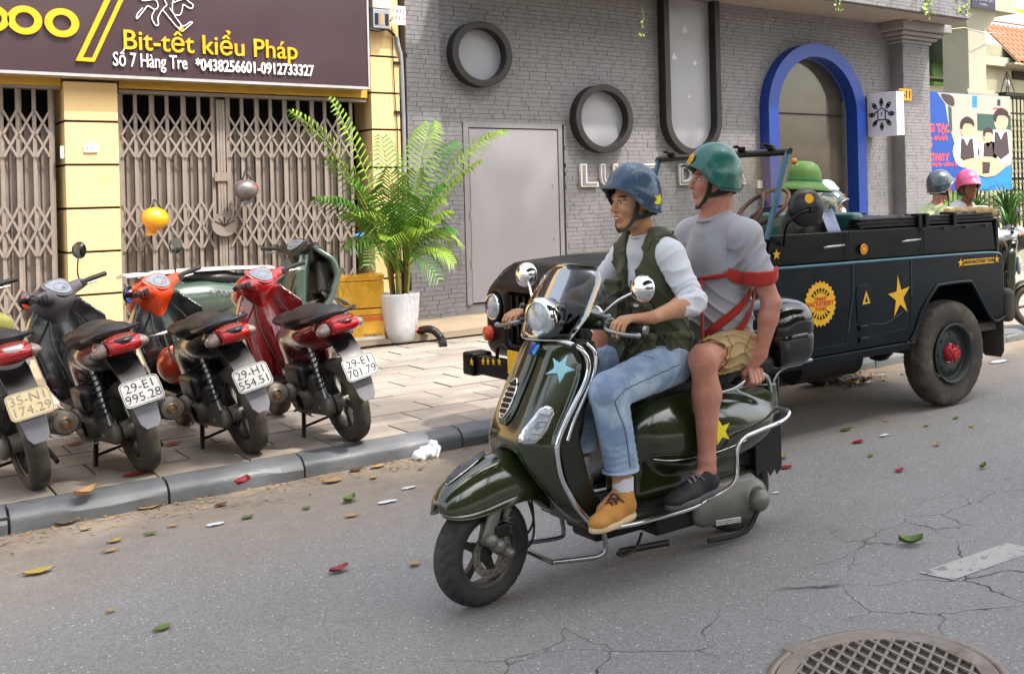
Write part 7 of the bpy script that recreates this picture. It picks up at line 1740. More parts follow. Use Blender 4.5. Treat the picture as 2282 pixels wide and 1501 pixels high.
# ------------------------------------------------ parked motorbikes
defm('lens_smoke', '#8f7f76', .15, var=.4, vscale=40, coat=.6); defm('bike_black', '#141416', .25, coat=.5, var=.1); defm('bike_grey', '#4a4749', .45, var=.12); defm('bike_red', '#5c0b0e', .2, coat=.8, var=.08); defm('bike_bright_red', '#971019', .2, coat=.8); defm('bike_orange', '#bf3d12', .25, coat=.6, var=.08); defm('bike_green', '#3f4f45', .25, coat=.6, var=.1); defm('bike_white', '#d8d6d2', .3, coat=.5); defm('flap_grey', '#7d7d83', .65, var=.15, vscale=20); defm('gauge', '#6c7078', .12, var=.4, vscale=40, coat=.8); defm('rack_white', '#c9c6c2', .35, .3)
def bike(label, loc, rz, lean, tail, front, text1, text2, plate='plate_white', gauge_rim=None, gx=.0, big=True, steer=.3, seat='seat_vinyl', mirrors=(1, 1), name='parked_motorbike', ink='plate_ink', sweep=1., plate_on=True, stand=True, group='motorbikes parked in a row on the pavement', exh=True, rr=.27, head=False, cat='motorbike'):
    """local axes: x right, y forward, z up, origin under the rear wheel"""
    b = thing(name, label, cat, loc, (0, lean, rz), group)
    O = lambda mb, n, m, **k: mb.out(n, m, b, local=True, **k)
    def tr(c, w, r_, nm): return tyre(c, (1, 0, 0), r_, w, 'dusty_rubber', b, nm, n=150, grooves=46, kind=0, rimr=r_ * .7, local=True)
    tr((0, 0, rr), .10, rr, 'rear_tyre'); alloy((0, 0, rr), (1, 0, 0), rr * .71, .07, 'cast_dark', b, 5, 'rear_rim', .016, True, True); MB().cyl((-.07, 0, rr), (.07, 0, rr), .05, n=20).out('rear_hub', 'dirty_steel', b, local=True, bevel=.005)
    tr((0, 1.25, rr), .085, rr, 'front_tyre'); alloy((0, 1.25, rr), (1, 0, 0), rr * .71, .06, 'cast_dark', b, 5, 'front_rim', .016, True)
    # tail cowl and seat
    S = SDF((-.24, -.42, .3), (.24, .95, .95), .009)
    S.cap((0, .55, .63), (0, -.12, .765), .11, .085, .05, 'u', V((0, 0, 1)), .9); S.ell((0, .45, .55), (.13, .24, .19), .05); S.ell((0, .2, .68), (.135, .36, .10), .04); S.cap((0, -.05, .775), (0, -.29, .805), .085, .05, .03); S.box((0, .62, .42), (.085, .16, .1), .05, .06)
    S.ell((0, -.02, .45), (.08, .33, .2), .02, 'd'); S.fn(lambda X, Y, Z: Z - (.80 + .03 * np.clip(.3 - Y, 0, .6)), k=.01, op='i')
    S.out('tail_cowl', tail, b, local=True)
    S = SDF((-.2, -.3, .68), (.2, .85, .95), .009)
    S.cap((0, .62, .755), (0, .3, .775), .10, .13, .03, 'u', V((0, 0, 1)), .42); S.cap((0, .3, .79), (0, -.06, .83), .125, .105, .05, 'u', V((0, 0, 1)), .5); S.cap((0, .24, .83), (0, .2, .82), .08, .08, .04, 'u', V((0, 0, 1)), .5); S.out('seat', seat, b, local=True)
    MB().curve([(-.105, .1, .80), (-.12, -.1, .83), (-.09, -.25, .86), (0, -.30, .865), (.09, -.25, .86), (.12, -.1, .83), (.105, .1, .80)], .013, 8, flat=.8).out('grab_rail', 'black_plastic', b, local=True)
    tl = SDF((-.16, -.38, .66), (.16, -.08, .86), .006); tl.ell((0, -.225, .775), (.125, .115, .055), 0); tl.fn(lambda X, Y, Z: np.abs(X) - .075, k=.004, op='i'); tl.out('tail_light', 'lens_red', b, local=True)
    for s_ in (-1, 1):
        t2 = SDF((-.2, -.36, .62), (.2, .02, .86), .006); t2.ell((s_ * .066, -.17, .762), (.068, .10, .042), 0, 'u', Euler((0, s_ * .25, s_ * .45)).to_matrix()); t2.fn(lambda X, Y, Z: .077 - X * s_, k=.003, op='i'); t2.out('rear_indicator', 'lens_smoke', b, local=True)
    # mudguard, plate, flap
    m = MB(); m.loft([[V((s_ * w, y, z)) for s_, dz in ((-1, 0), (1, 0))] + [V((w, y + .02, z + .03)), V((-w, y + .02, z + .03))] for y, z, w in ((-.1, .69, .07), (-.2, .65, .07), (-.3, .56, .065), (-.345, .47, .06))], True, False)
    O(m, 'plate_bracket', 'black_plastic', bevel=.006)
    F = frame((0, -.36, .52), (1, 0, 0), (0, -1, .42))
    if plate_on:
        pl = O(MB().prism(ell2(.098, .072, 40, p=7), F, .003), 'number_plate', plate)
        O(MB().ring(ell2(.094, .068, 40, p=7), ell2(.091, .065, 40, p=7), F @ Matrix.Translation((0, 0, .003)), .001), 'plate_border', ink)
        for t, y in ((text1, .030), (text2, -.030)): text(t, .069, ink, pl, F @ Matrix.Translation((0, y, .0045)), .0015, sx=.95, local=True, bold=-.0005)
    O(MB().prism([(-.065, .02), (.065, .02), (.05, -.12), (.03, -.155), (-.03, -.155), (-.05, -.12)], frame((0, -.325, .46), (1, 0, 0), (0, -1, .35)), .006), 'mud_flap', 'flap_grey', bevel=.004)
    # swing unit, shock, silencer
    S = SDF((-.24, -.12, .1), (.1, .8, .52), .01); S.chain([(-.10, .02, rr), (-.105, .42, .28)], [.075, .11], .03, (1, 0, 0), .55); S.box((-.03, .45, .28), (.1, .12, .1), .04, .04); S.cap((-.12, .35, .34), (-.17, .35, .34), .07, .065, .01); S.out('engine_case', 'dirty_steel' if big else 'bike_grey', b, local=True)
    S = SDF((-.22, .05, .3), (.0, .6, .6), .01); S.box((-.13, .28, .45), (.05, .13, .07), .03); S.out('air_box', 'black_plastic', b, local=True)
    m = MB(); m.cyl((-.115, -.02, .32), (-.10, .10, .68), .016); O(m, 'shock_rod', 'steel')
    m = MB(); P = []
    for k in range(90): u = k / 89; c = V((-.114 + .013 * u, .0 + .085 * u, .37 + .24 * u)); P.append(c + V((math.cos(k * .55) * .027, math.sin(k * .55) * .027, 0)))
    m.tube(P, .0052, 5); O(m, 'shock_spring', 'dark_steel')
    if exh:
        ex = O(MB().lathe([(0, .0), (.028, .0), (.03, .012), (.058, -.008), (.062, .01), (.066, .06), (.066, .3), (.05, .36), (.02, .42)], (.165, -.17, .33), (-.05, 1, -.08), 28), 'silencer', 'dirty_steel'); MB().lathe([(.066, .16), (.071, .165), (.071, .30), (.066, .31)], (.168, -.17, .333), (-.05, 1, -.08), 28, a0=0, a1=3.3).out('heat_shield', 'bike_grey', ex, local=True)
        MB().lathe([(.02, .0), (.022, -.006), (.026, .004)], (.165, -.172, .33), (-.05, 1, -.08), 20).out('outlet', 'brass', ex, local=True); MB().lathe([(.064, .0), (.067, .004), (.067, .03), (.064, .034)], (.165, -.17, .33), (-.05, 1, -.08), 28).out('end_ring', 'steel', ex, local=True)
    S = SDF((-.2, .0, .12), (.16, .62, .56), .01); S.box((-.04, .3, .34), (.10, .2, .12), .05, 0); S.cap((-.13, .2, .3), (-.15, .2, .3), .075, .07, .01); S.box((.06, .38, .26), (.05, .12, .08), .03, .02); S.out('engine_block', 'cast_dark', b, local=True)
    for k in range(6): O(MB().box((-.02, .5 + .018 * k, .33), (.2, .005, .13)), 'engine_fin', 'cast_dark')
    for y, z in ((.02, .27), (.3, .36), (.42, .2), (.18, .21)): MB().cyl((-.155, y, z), (-.172 if y > .1 else -.15, y, z), .009, n=8).out('bolt', 'steel', b, local=True)
    m = MB(); m.curve([(-.06, 1.0, .86), (-.1, .9, .7), (-.08, .8, .5), (-.1, .6, .42)], .006, 5); m.curve([(.07, 1.0, .86), (.12, .92, .72), (.1, .82, .5), (.09, .5, .45), (.1, .1, .35)], .005, 5); m.curve([(-.03, -.02, .5), (-.08, -.06, .42), (-.08, -.02, .3)], .004, 5); O(m, 'cable', 'rubber')
    # underbody, legs shield, front
    S = SDF((-.26, .5, .16), (.26, 1.42, 1.02), .01)
    S.cap((0, .6, .36), (0, .95, .34), .09, .07, .04); S.cap((0, .95, .42), (0, 1.06, .82), .06, .06, .04)
    S.fn(lambda X, Y, Z: np.maximum((np.abs(Y - (1.02 + .10 * (Z - .6) - 2.2 * X * X)) - .022) * .75, np.maximum(np.abs(X) - np.interp(Z, [.26, .45, .8, .92], [.09, .17, .2, .12]), np.abs(Z - .59) - .33)) - .016, k=.03)
    S.out('leg_shield', front, b, local=True, relax=3)
    O(MB().box((0, .8, .335), (.3, .3, .04)), 'footboard', 'black_plastic', bevel=.012)
    S = SDF((-.09, .98, .28), (.09, 1.56, .7), .008); S.fn(lambda X, Y, Z: np.maximum(np.abs(np.sqrt((Y - 1.25) ** 2 + (Z - rr) ** 2 + X * X * .6) - (rr + .035)) - .006, np.maximum(np.abs(X) - .062, .12 - (Z - rr) + .3 * (Y - 1.25)))); S.out('front_mudguard', front, b, local=True)
    # handlebar group turned about the steering head
    q = Matrix.Translation((0, 1.04, 0)) @ Matrix.Rotation(steer, 4, 'Z') @ Matrix.Translation((0, -1.04, 0))
    hb = bpy.data.objects.new('handlebar', None); COL.objects.link(hb); hb.parent = b
    H = lambda mb, n, m, **k: mb.out(n, m, hb, local=True, **k)
    T = lambda x, y, z: q @ V((x, y, z))
    S = SDF((-.32, .7, .74), (.32, 1.4, 1.14), .009)
    S.ell(T(0, 1.06, .95), (.13, .12, .10), 0); S.ell(T(0, 1.12, .90), (.12, .13, .10), .05)
    for s_ in (-1, 1): S.cap(T(0, 1.03, .975), T(s_ * .19, .985, 1.0), .055, .035, .03)
    S.cap(T(0, 1.06, .88), T(0, 1.05, .78), .07, .06, .04); S.out('handlebar_cowl', gauge_rim or front, hb, local=True)
    gp = frame(T(0, .985, 1.025), (q.to_3x3() @ V((1, 0, 0))), (q.to_3x3() @ V((0, -.72, .70))))
    go = sm2([(-.085, .045), (0, .062), (.085, .045), (.07, -.02), (.03, -.058), (-.03, -.058), (-.07, -.02)], 4)
    H(MB().prism([(x * 1.22, y * 1.25) for x, y in go], gp @ Matrix.Translation((0, 0, -.03)), .032), 'gauge_cowl', gauge_rim or front, bevel=.008); g = H(MB().prism(go, gp, .008), 'gauge_glass', 'gauge', bevel=.003)
    MB().ring(ell2(.055, .034, 24, 0, -.002), ell2(.051, .030, 24, 0, -.002), gp @ Matrix.Translation((0, 0, .009)), .001).out('gauge_dial', 'steel', g, local=True)
    H(MB().curve([T(.055, 1.12, .84), T(.0, 1.145, .83), T(-.055, 1.12, .84)], .03, 10), 'headlight', 'lens_clear')
    for s_ in (-1, 1):
        H(MB().curve([T(s_ * .18, .985, 1.0), T(s_ * .26, .96, 1.01), T(s_ * .35, .915, 1.015)], .0165, 10), 'grip', 'rubber'); H(MB().box(T(s_ * .185, .975, 1.0), (.05, .05, .045), steer), 'switch_box', 'black_plastic', bevel=.008)
        H(MB().curve([T(s_ * .2, 1.02, .99), T(s_ * .28, 1.03, .98), T(s_ * .36, .985, .975)], .007, 6), 'brake_lever', 'steel')
        if mirrors[(s_ + 1) // 2]:
            c = T(s_ * .29, 1.0, 1.2 if mirrors[(s_ + 1) // 2] == 1 else 1.02); H(MB().curve([T(s_ * .2, .99, 1.01), T(s_ * .22, 1.0, 1.08 if mirrors[(s_ + 1) // 2] == 1 else 1.03), c], .005, 6), 'mirror_stalk', 'dark_steel')
            mo = H(MB().lathe([(0, .022), (.03, .02), (.05, .01), (.056, -.004), (.053, -.007)], c, (q.to_3x3() @ V((.15 * s_, 1, .1))), 26), 'mirror_shell', 'black_plastic'); MB().lathe([(0, -.0055), (.052, -.0055)], c, (q.to_3x3() @ V((.15 * s_, 1, .1))), 26).out('mirror_glass', 'mirror', mo, local=True)
    if stand: m = MB(); m.tube([(-.1, .42, .24), (-.17, .36, .03), (-.17, .3, .015)], .013, 6).tube([(.1, .42, .24), (.17, .36, .05), (.17, .3, .03)], .013, 6).tube([(-.15, .38, .09), (.15, .38, .1)], .01, 6).box((-.17, .31, .015), (.05, .09, .02)); O(m, 'centre_stand', 'dark_steel')
    O(MB().curve([(-.1, .55, .30), (-.2, .6, .25), (-.22, .66, .25)], .009, 6), 'foot_peg', 'rubber')
    for o in list(hb.children): o.name = o.name
    return b, O, q
Z0 = .122
def wob3(b, label=None): return b
bA, O, q = bike('motorbike at the picture edge with yellowed plate, white tail trim and a green cloth', (.97, 6.93, Z0), R(4), R(-11), 'bike_white', 'bike_bright_red', '35-N1', '174.29', 'plate_yellowed', mirrors=(0, 1), ink='plate_faded', steer=.6)
S = SDF((-.2, .2, .7), (.2, .75, 1.0), .01); S.box((0, .45, .86), (.14, .2, .05), .04); S.wob(lambda X, Y, Z: .01 * np.sin(35 * X + 20 * Y) * np.sin(28 * Y + 3)); defm('cloth_moss', '#8f8a45', .9, var=.2, vscale=9)
o = S.out('folded_cloth', 'cloth_moss', None, local=True); o.matrix_world = Matrix.Translation((.97, 6.93, Z0)) @ Euler((0, R(-11), R(4))).to_matrix().to_4x4(); tag(o, 'moss green folded cloth on the seat of the leftmost motorbike', 'cloth')
bB, O, q = bike('black motorbike with grey cowl and red edged dials, plate 29-E1 995.28', (1.49, 6.90, Z0), R(3), R(-13), 'bike_black', 'bike_black', '29-E1', '995.28', gauge_rim='bike_grey', mirrors=(2, 1), steer=.75)
O(MB().curve([(-.10, 1.12, .80), (-.13, 1.08, .92), (-.10, 1.05, 1.0), (0, 1.1, 1.06)], .022, 8, flat=.5), 'red_trim', 'bike_bright_red')
bC, O, q = bike('orange and black motorbike with a pale luggage rack, plate 29-H1 554.51', (2.06, 6.90, Z0), R(3), R(-14), 'bike_black', 'bike_black', '29-H1', '554.51', gauge_rim='bike_orange', mirrors=(2, 1), steer=.7)
m = MB(); rk = [(-.11, .66, .74), (.11, .66, .74), (.13, .98, .70), (-.13, .98, .70)]; m.tube(rk, .007, 6, closed=True)
for k in range(4): t = (k + .5) / 4; m.tube([V(rk[0]).lerp(V(rk[3]), t), V(rk[1]).lerp(V(rk[2]), t)], .005, 6)
for a, b_ in ((0, (-.1, .7, .45)), (1, (.1, .7, .45)), (2, (.12, .96, .5)), (3, (-.12, .96, .5))): m.tube([rk[a], b_], .006, 6)
O(m, 'luggage_rack', 'rack_white'); S = SDF((-.24, .5, .3), (.24, 1.05, .72), .01); S.ell((0, .8, .5), (.17, .2, .15), 0); S.ell((0, .72, .7), (.13, .3, .12), .02, 'd'); S.out('centre_fairing', 'bike_orange', bC, local=True)
bD, O, q = bike('dark red motorbike with chrome script and clear indicators, plate 29-E1 701.79', (2.61, 6.75, Z0), R(2), R(-12), 'bike_red', 'bike_red', '29-E1', '701.79', gauge_rim='bike_bright_red', mirrors=(0, 0), steer=.55, exh=False)
text('Lead', .05, 'chrome', bD, frame((-.122, .28, .66), (0, -1, .25), (-1, 0, .1)), .003, local=True, shear=.3)
S = SDF((-.12, .5, .45), (.12, .9, .75), .01); S.ell((0, .7, .6), (.075, .12, .09)); S.out('fuel_cover', 'bike_grey', bD, local=True)
bE, O, q = bike('grey green scooter parked side on against the folding gate', (2.52, 10.35, Z0 + .02), R(-84), R(-4), 'bike_green', 'bike_green', '', '', plate_on=False, gauge_rim='black_plastic', mirrors=(0, 0), steer=.25, rr=.25, group=None, exh=False)
S = SDF((-.24, -.35, .38), (.24, .75, .85), .01); S.ell((0, .15, .62), (.19, .42, .17)); S.fn(lambda X, Y, Z: Z - .79, k=.02, op='i'); S.out('side_cowl', 'bike_green', bE, local=True)
MB().sheet([[(x * (1 - abs(y - .15) * .4), y, .83 + .05 * math.cos(x * 6) - .05 * (y - .1) ** 2) for x in np.linspace(-.17, .17, 7)] for y in np.linspace(-.42, .75, 9)], .012).out('seat_cover', 'bike_white', bE, local=True)
text('Liberty', .08, 'chrome', bE, frame((.185, .28, .66), (0, 1, 0), (1, 0, .1)), .004, local=True, shear=.3)
bE.scale = (1.05, 1.05, 1.05); sy = lambda z: np.interp(z, [.24, .4, .55, .72, .86, 1.0], [.98, 1.16, 1.27, 1.33, 1.30, 1.12]); sx = lambda z: np.interp(z, [.24, .4, .6, .85, .95, 1.0], [.12, .2, .225, .215, .16, .08])
S = SDF((-.27, .75, .2), (.27, 1.42, 1.04), .009); S.fn(lambda X, Y, Z: np.maximum((np.abs(Y - (sy(Z) - 1.2 * X * X)) - .02) * .8, np.maximum(np.abs(X) - sx(Z), np.abs(Z - .62) - .38)) - .01); S.box((0, 1.2, .72), (.13, .07, .15), .04, .02); S.cap((0, 1.05, .95), (0, 1.22, .8), .06, .07, .04); S.out('inner_shield', 'dusty_plastic', bE, local=True)
zs_ = [1.0, .93, .85, .7, .55, .4, .26]; m = MB(); m.tube(catmull([(-sx(z), sy(z) - 1.2 * sx(z) ** 2, z) for z in zs_] + [(sx(z), sy(z) - 1.2 * sx(z) ** 2, z) for z in zs_[::-1]], 4, True), .026, 8, closed=True); m.out('shield_edge', 'bike_green', bE, local=True)
O(MB().cyl((.1, 1.15, .62), (.12, 1.42, .3), .022).cyl((-.1, 1.15, .62), (-.12, 1.42, .3), .022), 'fork', 'steel')

# ------------------------------------------------ things hung on the gate
def shell(px, py, Y, r_, m, label, rot, strapc='cable'):
    c = onY(px, py, Y); t = thing('hanging_helmet', label, 'helmet', c)
    S = SDF(np.array(c) - .17, np.array(c) + .17, .006); Rm = Euler(rot).to_matrix(); S.ell(c, r_, 0, 'u', Rm); nrm = Rm @ V((0, 0, 1)); S.fn(lambda X, Y, Z: -((X - c.x) * nrm.x + (Y - c.y) * nrm.y + (Z - c.z) * nrm.z) - .045, k=.01, op='i')
    S.cap(c + Rm @ V((.0, -.05, -.03)), c + Rm @ V((.0, -.15, -.045)), .05, .05, .01, 'u', nrm, .16); S.out('shell', m, t)
    MB().curve([c + V((-.05, .0, .07)), c + V((-.02, -.02, .15)), c + V((0, .02, .19)), c + V((.03, -.01, .14)), c + V((.07, 0, .07))], .007, 6).out('strap', strapc, t); return t
defm('helmet_yellow', '#e0940f', .25, coat=.5); defm('helmet_silver', '#6d6a6c', .3, .4, coat=.5, col2='#a2564a', c2lo=.55, c2hi=.62, c2scale=16)
shell(346, 487, 12.12, (.125, .115, .10), 'helmet_yellow', 'yellow helmet hanging by its strap on the folding gate', (R(75), R(15), 0))
shell(548, 422, 12.12, (.125, .11, .10), 'helmet_silver', 'silver grey helmet hanging on the gate beside the lock bar', (R(70), R(-5), 0))
c = onY(800, 528, 12.1); tag(MB().ball(c, (.06, .04, .045), 10).ball(c + V((.04, 0, .02)), (.03, .03, .03), 8).out('blue_bag', 'decal_blue', None), 'small bright blue plastic bag tucked in the gate', 'bag')
# ------------------------------------------------ foam boxes, pot, palm, hose
defm('foam_yellow', '#dfa523', .3, var=.16, vscale=7, coat=.5, col2='#e3b552', c2lo=.5, c2hi=.7, c2scale=9, bump=.3, bscale=30); defm('foam_white', '#d6d3cc', .6); defm('tape_orange', '#c9641c', .3, coat=.4)
xb, yb_ = 4.42, 11.2
def fbox(z, h, label, extra):
    t = thing('foam_box', label, 'box', (xb, yb_, z), (0, 0, R(-14)), 'taped foam boxes by the gate')
    MB().box((0, 0, h * .41), (.44, .34, h * .80)).out('body', 'foam_yellow', t, bevel=.012, local=True, seg=3); MB().box((0, 0, h * .905), (.45, .35, h * .17)).out('lid', 'foam_yellow', t, bevel=.01, local=True, seg=3)
    MB().box((0, 0, h * .5), (.455, .05, h * 1.0)).out('tape', 'tape_orange' if extra else 'foam_yellow', t, local=True)
    if extra: 
        MB().box((0, 0, .06), (.446, .346, .05)).out('tape_band', 'foam_white', t, local=True); text('POMELO', .045, 'bike_grey', t, frame((.1, -.1745, .1), (1, 0, 0), (0, -1, 0)), .001, local=True); MB().box((0, 0, .27), (.446, .346, .05)).out('tape_band', 'tape_orange', t, local=True)
fbox(.125, .375, 'lower yellow taped foam box with white and orange bands', 1); fbox(.502, .35, 'upper plain yellow taped foam box beside the palm', 0)
PX, PYY = 4.76, 10.98
pt = thing('plant_pot', 'tall white glazed pot holding the palm', 'pot', (PX, PYY, .125)); defm('glaze', '#dcdde2', .25, coat=.5, var=.03)
MB().lathe([(0, .0), (.12, .0), (.135, .02), (.165, .15), (.19, .33), (.2, .49), (.198, .515), (.186, .515), (.182, .47), (0, .465)], (PX, PYY, .125), n=48).out('body', 'glaze', pt); MB().lathe([(0, .475), (.183, .475)], (PX, PYY, .125), n=24).out('soil', 'leaf_brown', pt)
pm_ = thing('palm', 'potted areca palm with arching feathery fronds before the yellow pier', 'plant', (PX, PYY, .6))
defm('frond', '#6a8828', .45, var=.25, vscale=6, col2='#8fae34', c2lo=.5, c2hi=.68, c2scale=5); defm('frond_dark', '#3a6a1c', .45, var=.25, vscale=6); defm('frond_stem', '#9aa23c', .5)
for k in range(9): a = k * .7; x, y = PX + .07 * math.cos(a), PYY + .07 * math.sin(a); MB().curve([(x, y, .58), (x + .03 * math.cos(a), y + .03 * math.sin(a), .85), (x + .06 * math.cos(a), y, 1.15)], .017, 6).out('cane', 'leaf_brown' if k % 2 else 'frond_stem', pm_)
def frond(tip, base=None, lift=.5, n=34, L=.30, mt_='frond', droop=.8):
    n = int(n * .55); L = L * 1.12
    b0 = base or V((PX + random.uniform(-.08, .08), PYY + random.uniform(-.08, .08), .85)); tip = V(tip); mid = b0.lerp(tip, .5) + V((0, 0, lift)); pts = [b0.lerp(mid, t).lerp(mid.lerp(tip, t), t) for t in np.linspace(0, 1, n + 6)]
    m = MB(); m.tube(pts[:: 3] + [pts[-1]], [.008 * (1 - .8 * i / (len(pts) // 3 + 1)) for i in range(len(pts[::3]) + 1)], 5)
    for i in range(6, len(pts) - 1):
        u = (i - 6) / (len(pts) - 7); d = (pts[i + 1] - pts[i - 1]).normalized(); sd = d.cross(V((0, 0, 1))).normalized(); up = sd.cross(d); l = L * (.35 + 1.3 * math.sin(math.pi * min(1, u * .85 + .12))) * .62
        for s_ in (-1, 1):
            e = pts[i] + (sd * s_ * .85 + d * .62 + up * .2).normalized() * l; md_ = pts[i].lerp(e, .5) + up * .02; e = e - V((0, 0, l * droop * .6)); w = d * .0125; e = e + V((random.gauss(0, .012), random.gauss(0, .012), random.gauss(0, .012)))
            m.raw([pts[i] - w * .5, md_ - w, e, md_ + w, pts[i] + w * .5], [[0, 1, 3, 4], [1, 2, 3]], True)
    m.out('frond', mt_, pm_)
for (px, py, Y, lf, n, L, mm) in ((645, 250, 10.9, .55, 44, .30, 'frond'), (735, 218, 11.4, .35, 40, .28, 'frond'), (1125, 295, 10.9, .62, 46, .32, 'frond'), (1075, 360, 10.5, .3, 36, .26, 'frond'), (960, 275, 11.3, .5, 40, .30, 'frond'), (706, 445, 10.6, .35, 38, .30, 'frond_dark'), (730, 355, 10.8, .4, 34, .24, 'frond'), (1010, 590, 10.5, .35, 32, .26, 'frond'), (980, 630, 10.4, .45, 30, .24, 'frond_dark'), (1005, 475, 10.7, .25, 32, .24, 'frond'), (990, 415, 10.9, .3, 34, .26, 'frond_dark'), (775, 560, 10.6, .4, 30, .26, 'frond_dark'), (790, 480, 10.4, .3, 30, .26, 'frond'), (850, 300, 11.3, .2, 36, .26, 'frond_dark'), (870, 380, 10.5, .15, 36, .28, 'frond'), (930, 380, 10.5, .2, 36, .28, 'frond'), (900, 440, 10.3, .2, 34, .3, 'frond_dark'), (840, 470, 10.4, .2, 34, .3, 'frond_dark'), (950, 520, 10.3, .3, 30, .28, 'frond'), (820, 600, 10.3, .5, 28, .22, 'frond_dark'), (960, 560, 11.3, .3, 30, .26, 'frond_dark'), (860, 540, 10.2, .35, 30, .26, 'frond'), (900, 500, 11.4, .2, 34, .3, 'frond_dark'), (780, 400, 11.2, .3, 34, .28, 'frond_dark'), (1015, 320, 11.2, .5, 38, .28, 'frond_dark')):
    frond(onY(px, py, Y), None, lf, n, L, mm)
for k in range(12): a = k * 2.4; r_ = random.uniform(.35, .75); frond((PX + r_ * math.cos(a) * .9, PYY + r_ * math.sin(a) * .6, random.uniform(.95, 1.75)), None, random.uniform(.25, .5), 30, random.uniform(.2, .28), ('frond', 'frond_dark')[k % 2])
hs_ = thing('corrugated_hose', 'grey corrugated hose with an orange end by the white pot', 'hose', (5.3, 11.3, .13)); c = [onZ(938, 735, .2), onZ(955, 733, .25), onZ(972, 740, .22), onZ(985, 758, .14), onZ(988, 770, .13)]
P = catmull(c, 14); MB().tube(P, [.035 + .006 * (i % 2) for i in range(len(P))], 12).out('hose', 'dark_steel', hs_); MB().tube([c[0] + V((-.22, .05, -.0)), c[0]], .032, 10).out('orange_pipe', 'tape_orange', hs_)

# ------------------------------------------------ scooter with two people behind the jeep
def at_(loc, rz, p): return V(loc) + Matrix.Rotation(rz, 3, 'Z') @ V(p)
SL, SR = (8.55, 7.1, Z0), R(-118)
bF, O, q = bike('dark scooter with clear lamps beyond the jeep, facing the street', SL, SR, 0, 'olive', 'olive', '', '', plate_on=False, gauge_rim='olive', mirrors=(1, 1), steer=-.1, rr=.23, group=None, name='parked_scooter', exh=False, cat='scooter')
bF.location.z = Z0
hl_ = MB().lathe([(0, .06), (.05, .052), (.075, .02), (.08, 0), (.07, -.03)], (0, 1.14, .98), (0, 1, .05), 28).out('headlamp', 'lens_clear', bF, local=True)
for s_ in (-1, 1): MB().ball((s_ * .14, 1.05, .66), (.035, .03, .1), 14).out('front_indicator', 'lens_clear', bF, local=True)
for k in range(5): MB().tube([(-.05, 1.1 - .01 * k, .8 - .02 * k), (.05, 1.1 - .01 * k, .8 - .02 * k)], .005, 5).out('horn_grille', 'chrome', bF, local=True)
fx = Matrix.Rotation(SR, 3, 'Z') @ V((0, 1, 0))
hp1, hp2 = onY(2157, 419, 6.65), onY(2095, 419, 7.0)
t1, H, nk, hq, sd_, f2, A = sitter('scooter rider in a pink helmet and white hooded top with green straps', hp1, (-.35, -.92, 0), (hp1.x - .03, 6.8, .9), 'hoodie_white', 'skin_brown', k=1.08, arms=[(fx * .14 + V((0, 0, -.24)), fx * .22 + V((0, 0, .0)))] * 2)
h = H.helmet(t1, 'helmet_pink', .128, .112, .132, .05, rim=[(0, .05), (60, .03), (90, -.01), (130, -.03), (180, -.03)], visor=.045, ear=.004, edge='bike_bright_red')
H.strap(t1); cch = nk.lerp(hq, .3)
S = SDF(np.array(nk) - .25, np.array(nk) + .2, .008); S.ell(nk + V((-.0, .05, -.02)), (.13, .12, .07)); S.cap(nk + V((0, -.03, 0)), nk + V((0, 0, .14)), .065, .075, .006, 'd'); S.out('hood', 'hoodie_white', t1)
for s_ in (-1, 1): MB().curve([nk + sd_ * .10 * s_ + V((0, .05, -.03)), nk + sd_ * .105 * s_ + f2 * .12 + V((0, 0, -.12)), nk + sd_ * .10 * s_ + f2 * .15 + V((0, 0, -.35))], .022, 8, flat=.3).out('harness_strap', 'harness_green', t1)
t2_, H, nk, hq, sd_, f2, A = sitter('pillion in a grey peaked helmet and pale lime checked shirt behind the jeep', hp2, (.80, -.45, 0), (hp2.x - .06, 7.15, .92), 'shirt_lime', 'skin_pink', hair='alu', k=1.08, arms=[(fx * .06 + V((0, 0, -.26)), fx * .2 + V((0, 0, -.03)))] * 2, sw=.21)
H.helmet(t2_, 'helmet_grey', .130, .112, .135, .045, visor=.055, edge='steel'); H.strap(t2_)

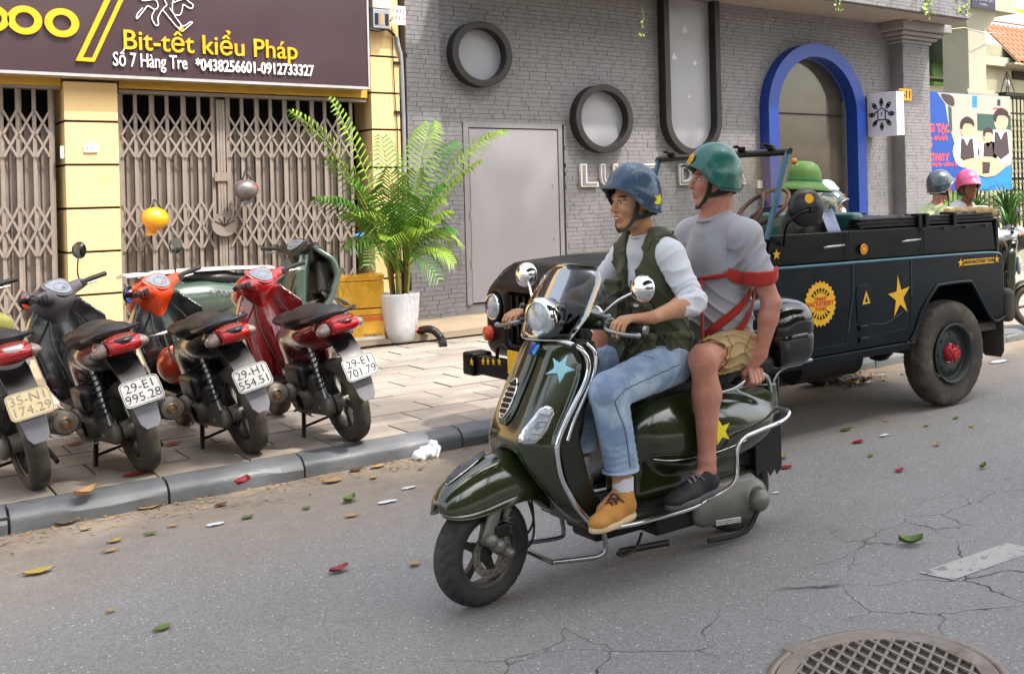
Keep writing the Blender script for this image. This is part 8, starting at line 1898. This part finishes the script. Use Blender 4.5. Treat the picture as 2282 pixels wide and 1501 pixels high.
# ------------------------------------------------ the other side of the street, behind the camera
defm('crown_leaf', '#3c5f24', .55, var=.3, vscale=3); defm('bark', '#54473a', .95, var=.25, bump=.6, bscale=14); defm('far_wall', '#8d8470', .85, var=.15, vscale=.8); defm('far_window', '#1c2226', .2)
oh = thing('opposite_houses', 'row of plain houses across the street behind the viewer', 'building', (2, -15, 0))
for i in range(5):
    x0 = -22 + i * 10; hh_ = (7.5, 9, 6.8, 8.4, 7.2)[i]; MB().span((x0, -17, 0), (x0 + 9.9, -15, hh_)).out('wall', 'far_wall', oh)
    for j in range(4):
        for z in (1.2, 4.2): MB().span((x0 + .8 + j * 2.3, -15.02, z), (x0 + 2.2 + j * 2.3, -14.9, z + 1.9)).out('window', 'far_window', oh)
rs = np.random.RandomState(5)
def leaves_at(name, par, C_, lo, hi):
    NL = len(C_); A_ = rs.uniform(0, 6.28, NL); B2 = rs.uniform(-.7, .7, NL); Lf = rs.uniform(lo, hi, NL)
    dx = np.stack([np.cos(A_) * np.cos(B2), np.sin(A_) * np.cos(B2), np.sin(B2)], 1) * Lf[:, None]; dy = np.stack([-np.sin(A_), np.cos(A_), rs.uniform(-.6, .6, NL)], 1) * Lf[:, None] * .5
    Vt = np.stack([C_ - dx, C_ + dy, C_ + dx, C_ - dy], 1).reshape(-1, 3) - np.array(par.location)
    me = bpy.data.meshes.new('crown'); me.vertices.add(len(Vt)); me.vertices.foreach_set('co', Vt.ravel().astype(np.float32)); me.loops.add(NL * 4); me.loops.foreach_set('vertex_index', np.arange(NL * 4, dtype=np.int32)); me.polygons.add(NL); me.polygons.foreach_set('loop_start', np.arange(0, NL * 4, 4, dtype=np.int32)); me.polygons.foreach_set('loop_total', np.full(NL, 4, np.int32)); me.update(calc_edges=True); me.materials.append(MT['crown_leaf'])
    link(name, me, par, kind='stuff')
def street_tree(x, y, label):
    """a tall street tree; its crown spreads over the road, shades it and stays above the frame"""
    tt = thing('street_tree', label, 'tree', (x, y, 0), group='street trees behind the viewer')
    MB().curve([(x, y, 0), (x + .1, y, 3), (x + .2, y + .4, 6.2), (x + .3, y + 1.6, 8.2)], .2, 12, 4).out('trunk', 'bark', tt)
    for k in range(4): a = 1.57 * k + .6; MB().curve([(x + .2, y + .8, 6.8), (x + 1.1 * math.cos(a), y + 2.2 + 1.1 * math.sin(a), 8.0), (x + 2.3 * math.cos(a), y + 2.6 + 2.2 * math.sin(a), 8.9)], .06, 6).out('limb', 'bark', tt)
    n = 90; cy = np.clip(rs.uniform(y - 1.2, .75, n), None, .75); CL = np.stack([rs.uniform(x - 2.9, x + 2.9, n), cy, rs.normal(8.9, .35, n)], 1)
    U = np.stack([rs.uniform(x - 3, x + 3, 6500), rs.uniform(y - 2, 1.0, 6500), rs.normal(9, .4, 6500)], 1); leaves_at('crown', tt, np.concatenate([CL[rs.randint(0, n, 5000)] + rs.normal(0, 1, (5000, 3)) * [.42, .22, .3], U]), .12, .2)
def overhang(par):
    q = [(rs.uniform(7.6, 10.6), rs.uniform(7.3, 8.5), rs.uniform(8.6, 9.4)) for k in range(14)] + [(rs.uniform(2.2, 6.2), rs.uniform(1.3, 3.2), rs.uniform(8.6, 9.4)) for k in range(16)] + [(rs.uniform(11, 16), rs.uniform(6.8, 8.6), rs.uniform(8.6, 9.4)) for k in range(12)]
    q = np.array(q); leaves_at('overhanging_branch', par, q[rs.randint(0, len(q), 3000)] + rs.normal(0, 1, (3000, 3)) * [.3, .25, .25], .07, .13)
for i, x in enumerate((-9, -3.6, 1.8, 7.2, 12.6)): street_tree(x, -5 + .5 * (i % 2), ['first', 'second', 'third', 'fourth', 'fifth'][i] + ' tall street tree along the far pavement behind the viewer')
overhang([o for o in bpy.data.objects if o.name.startswith('street_tree') and abs(o.location.x - 7.2) < .1][0])
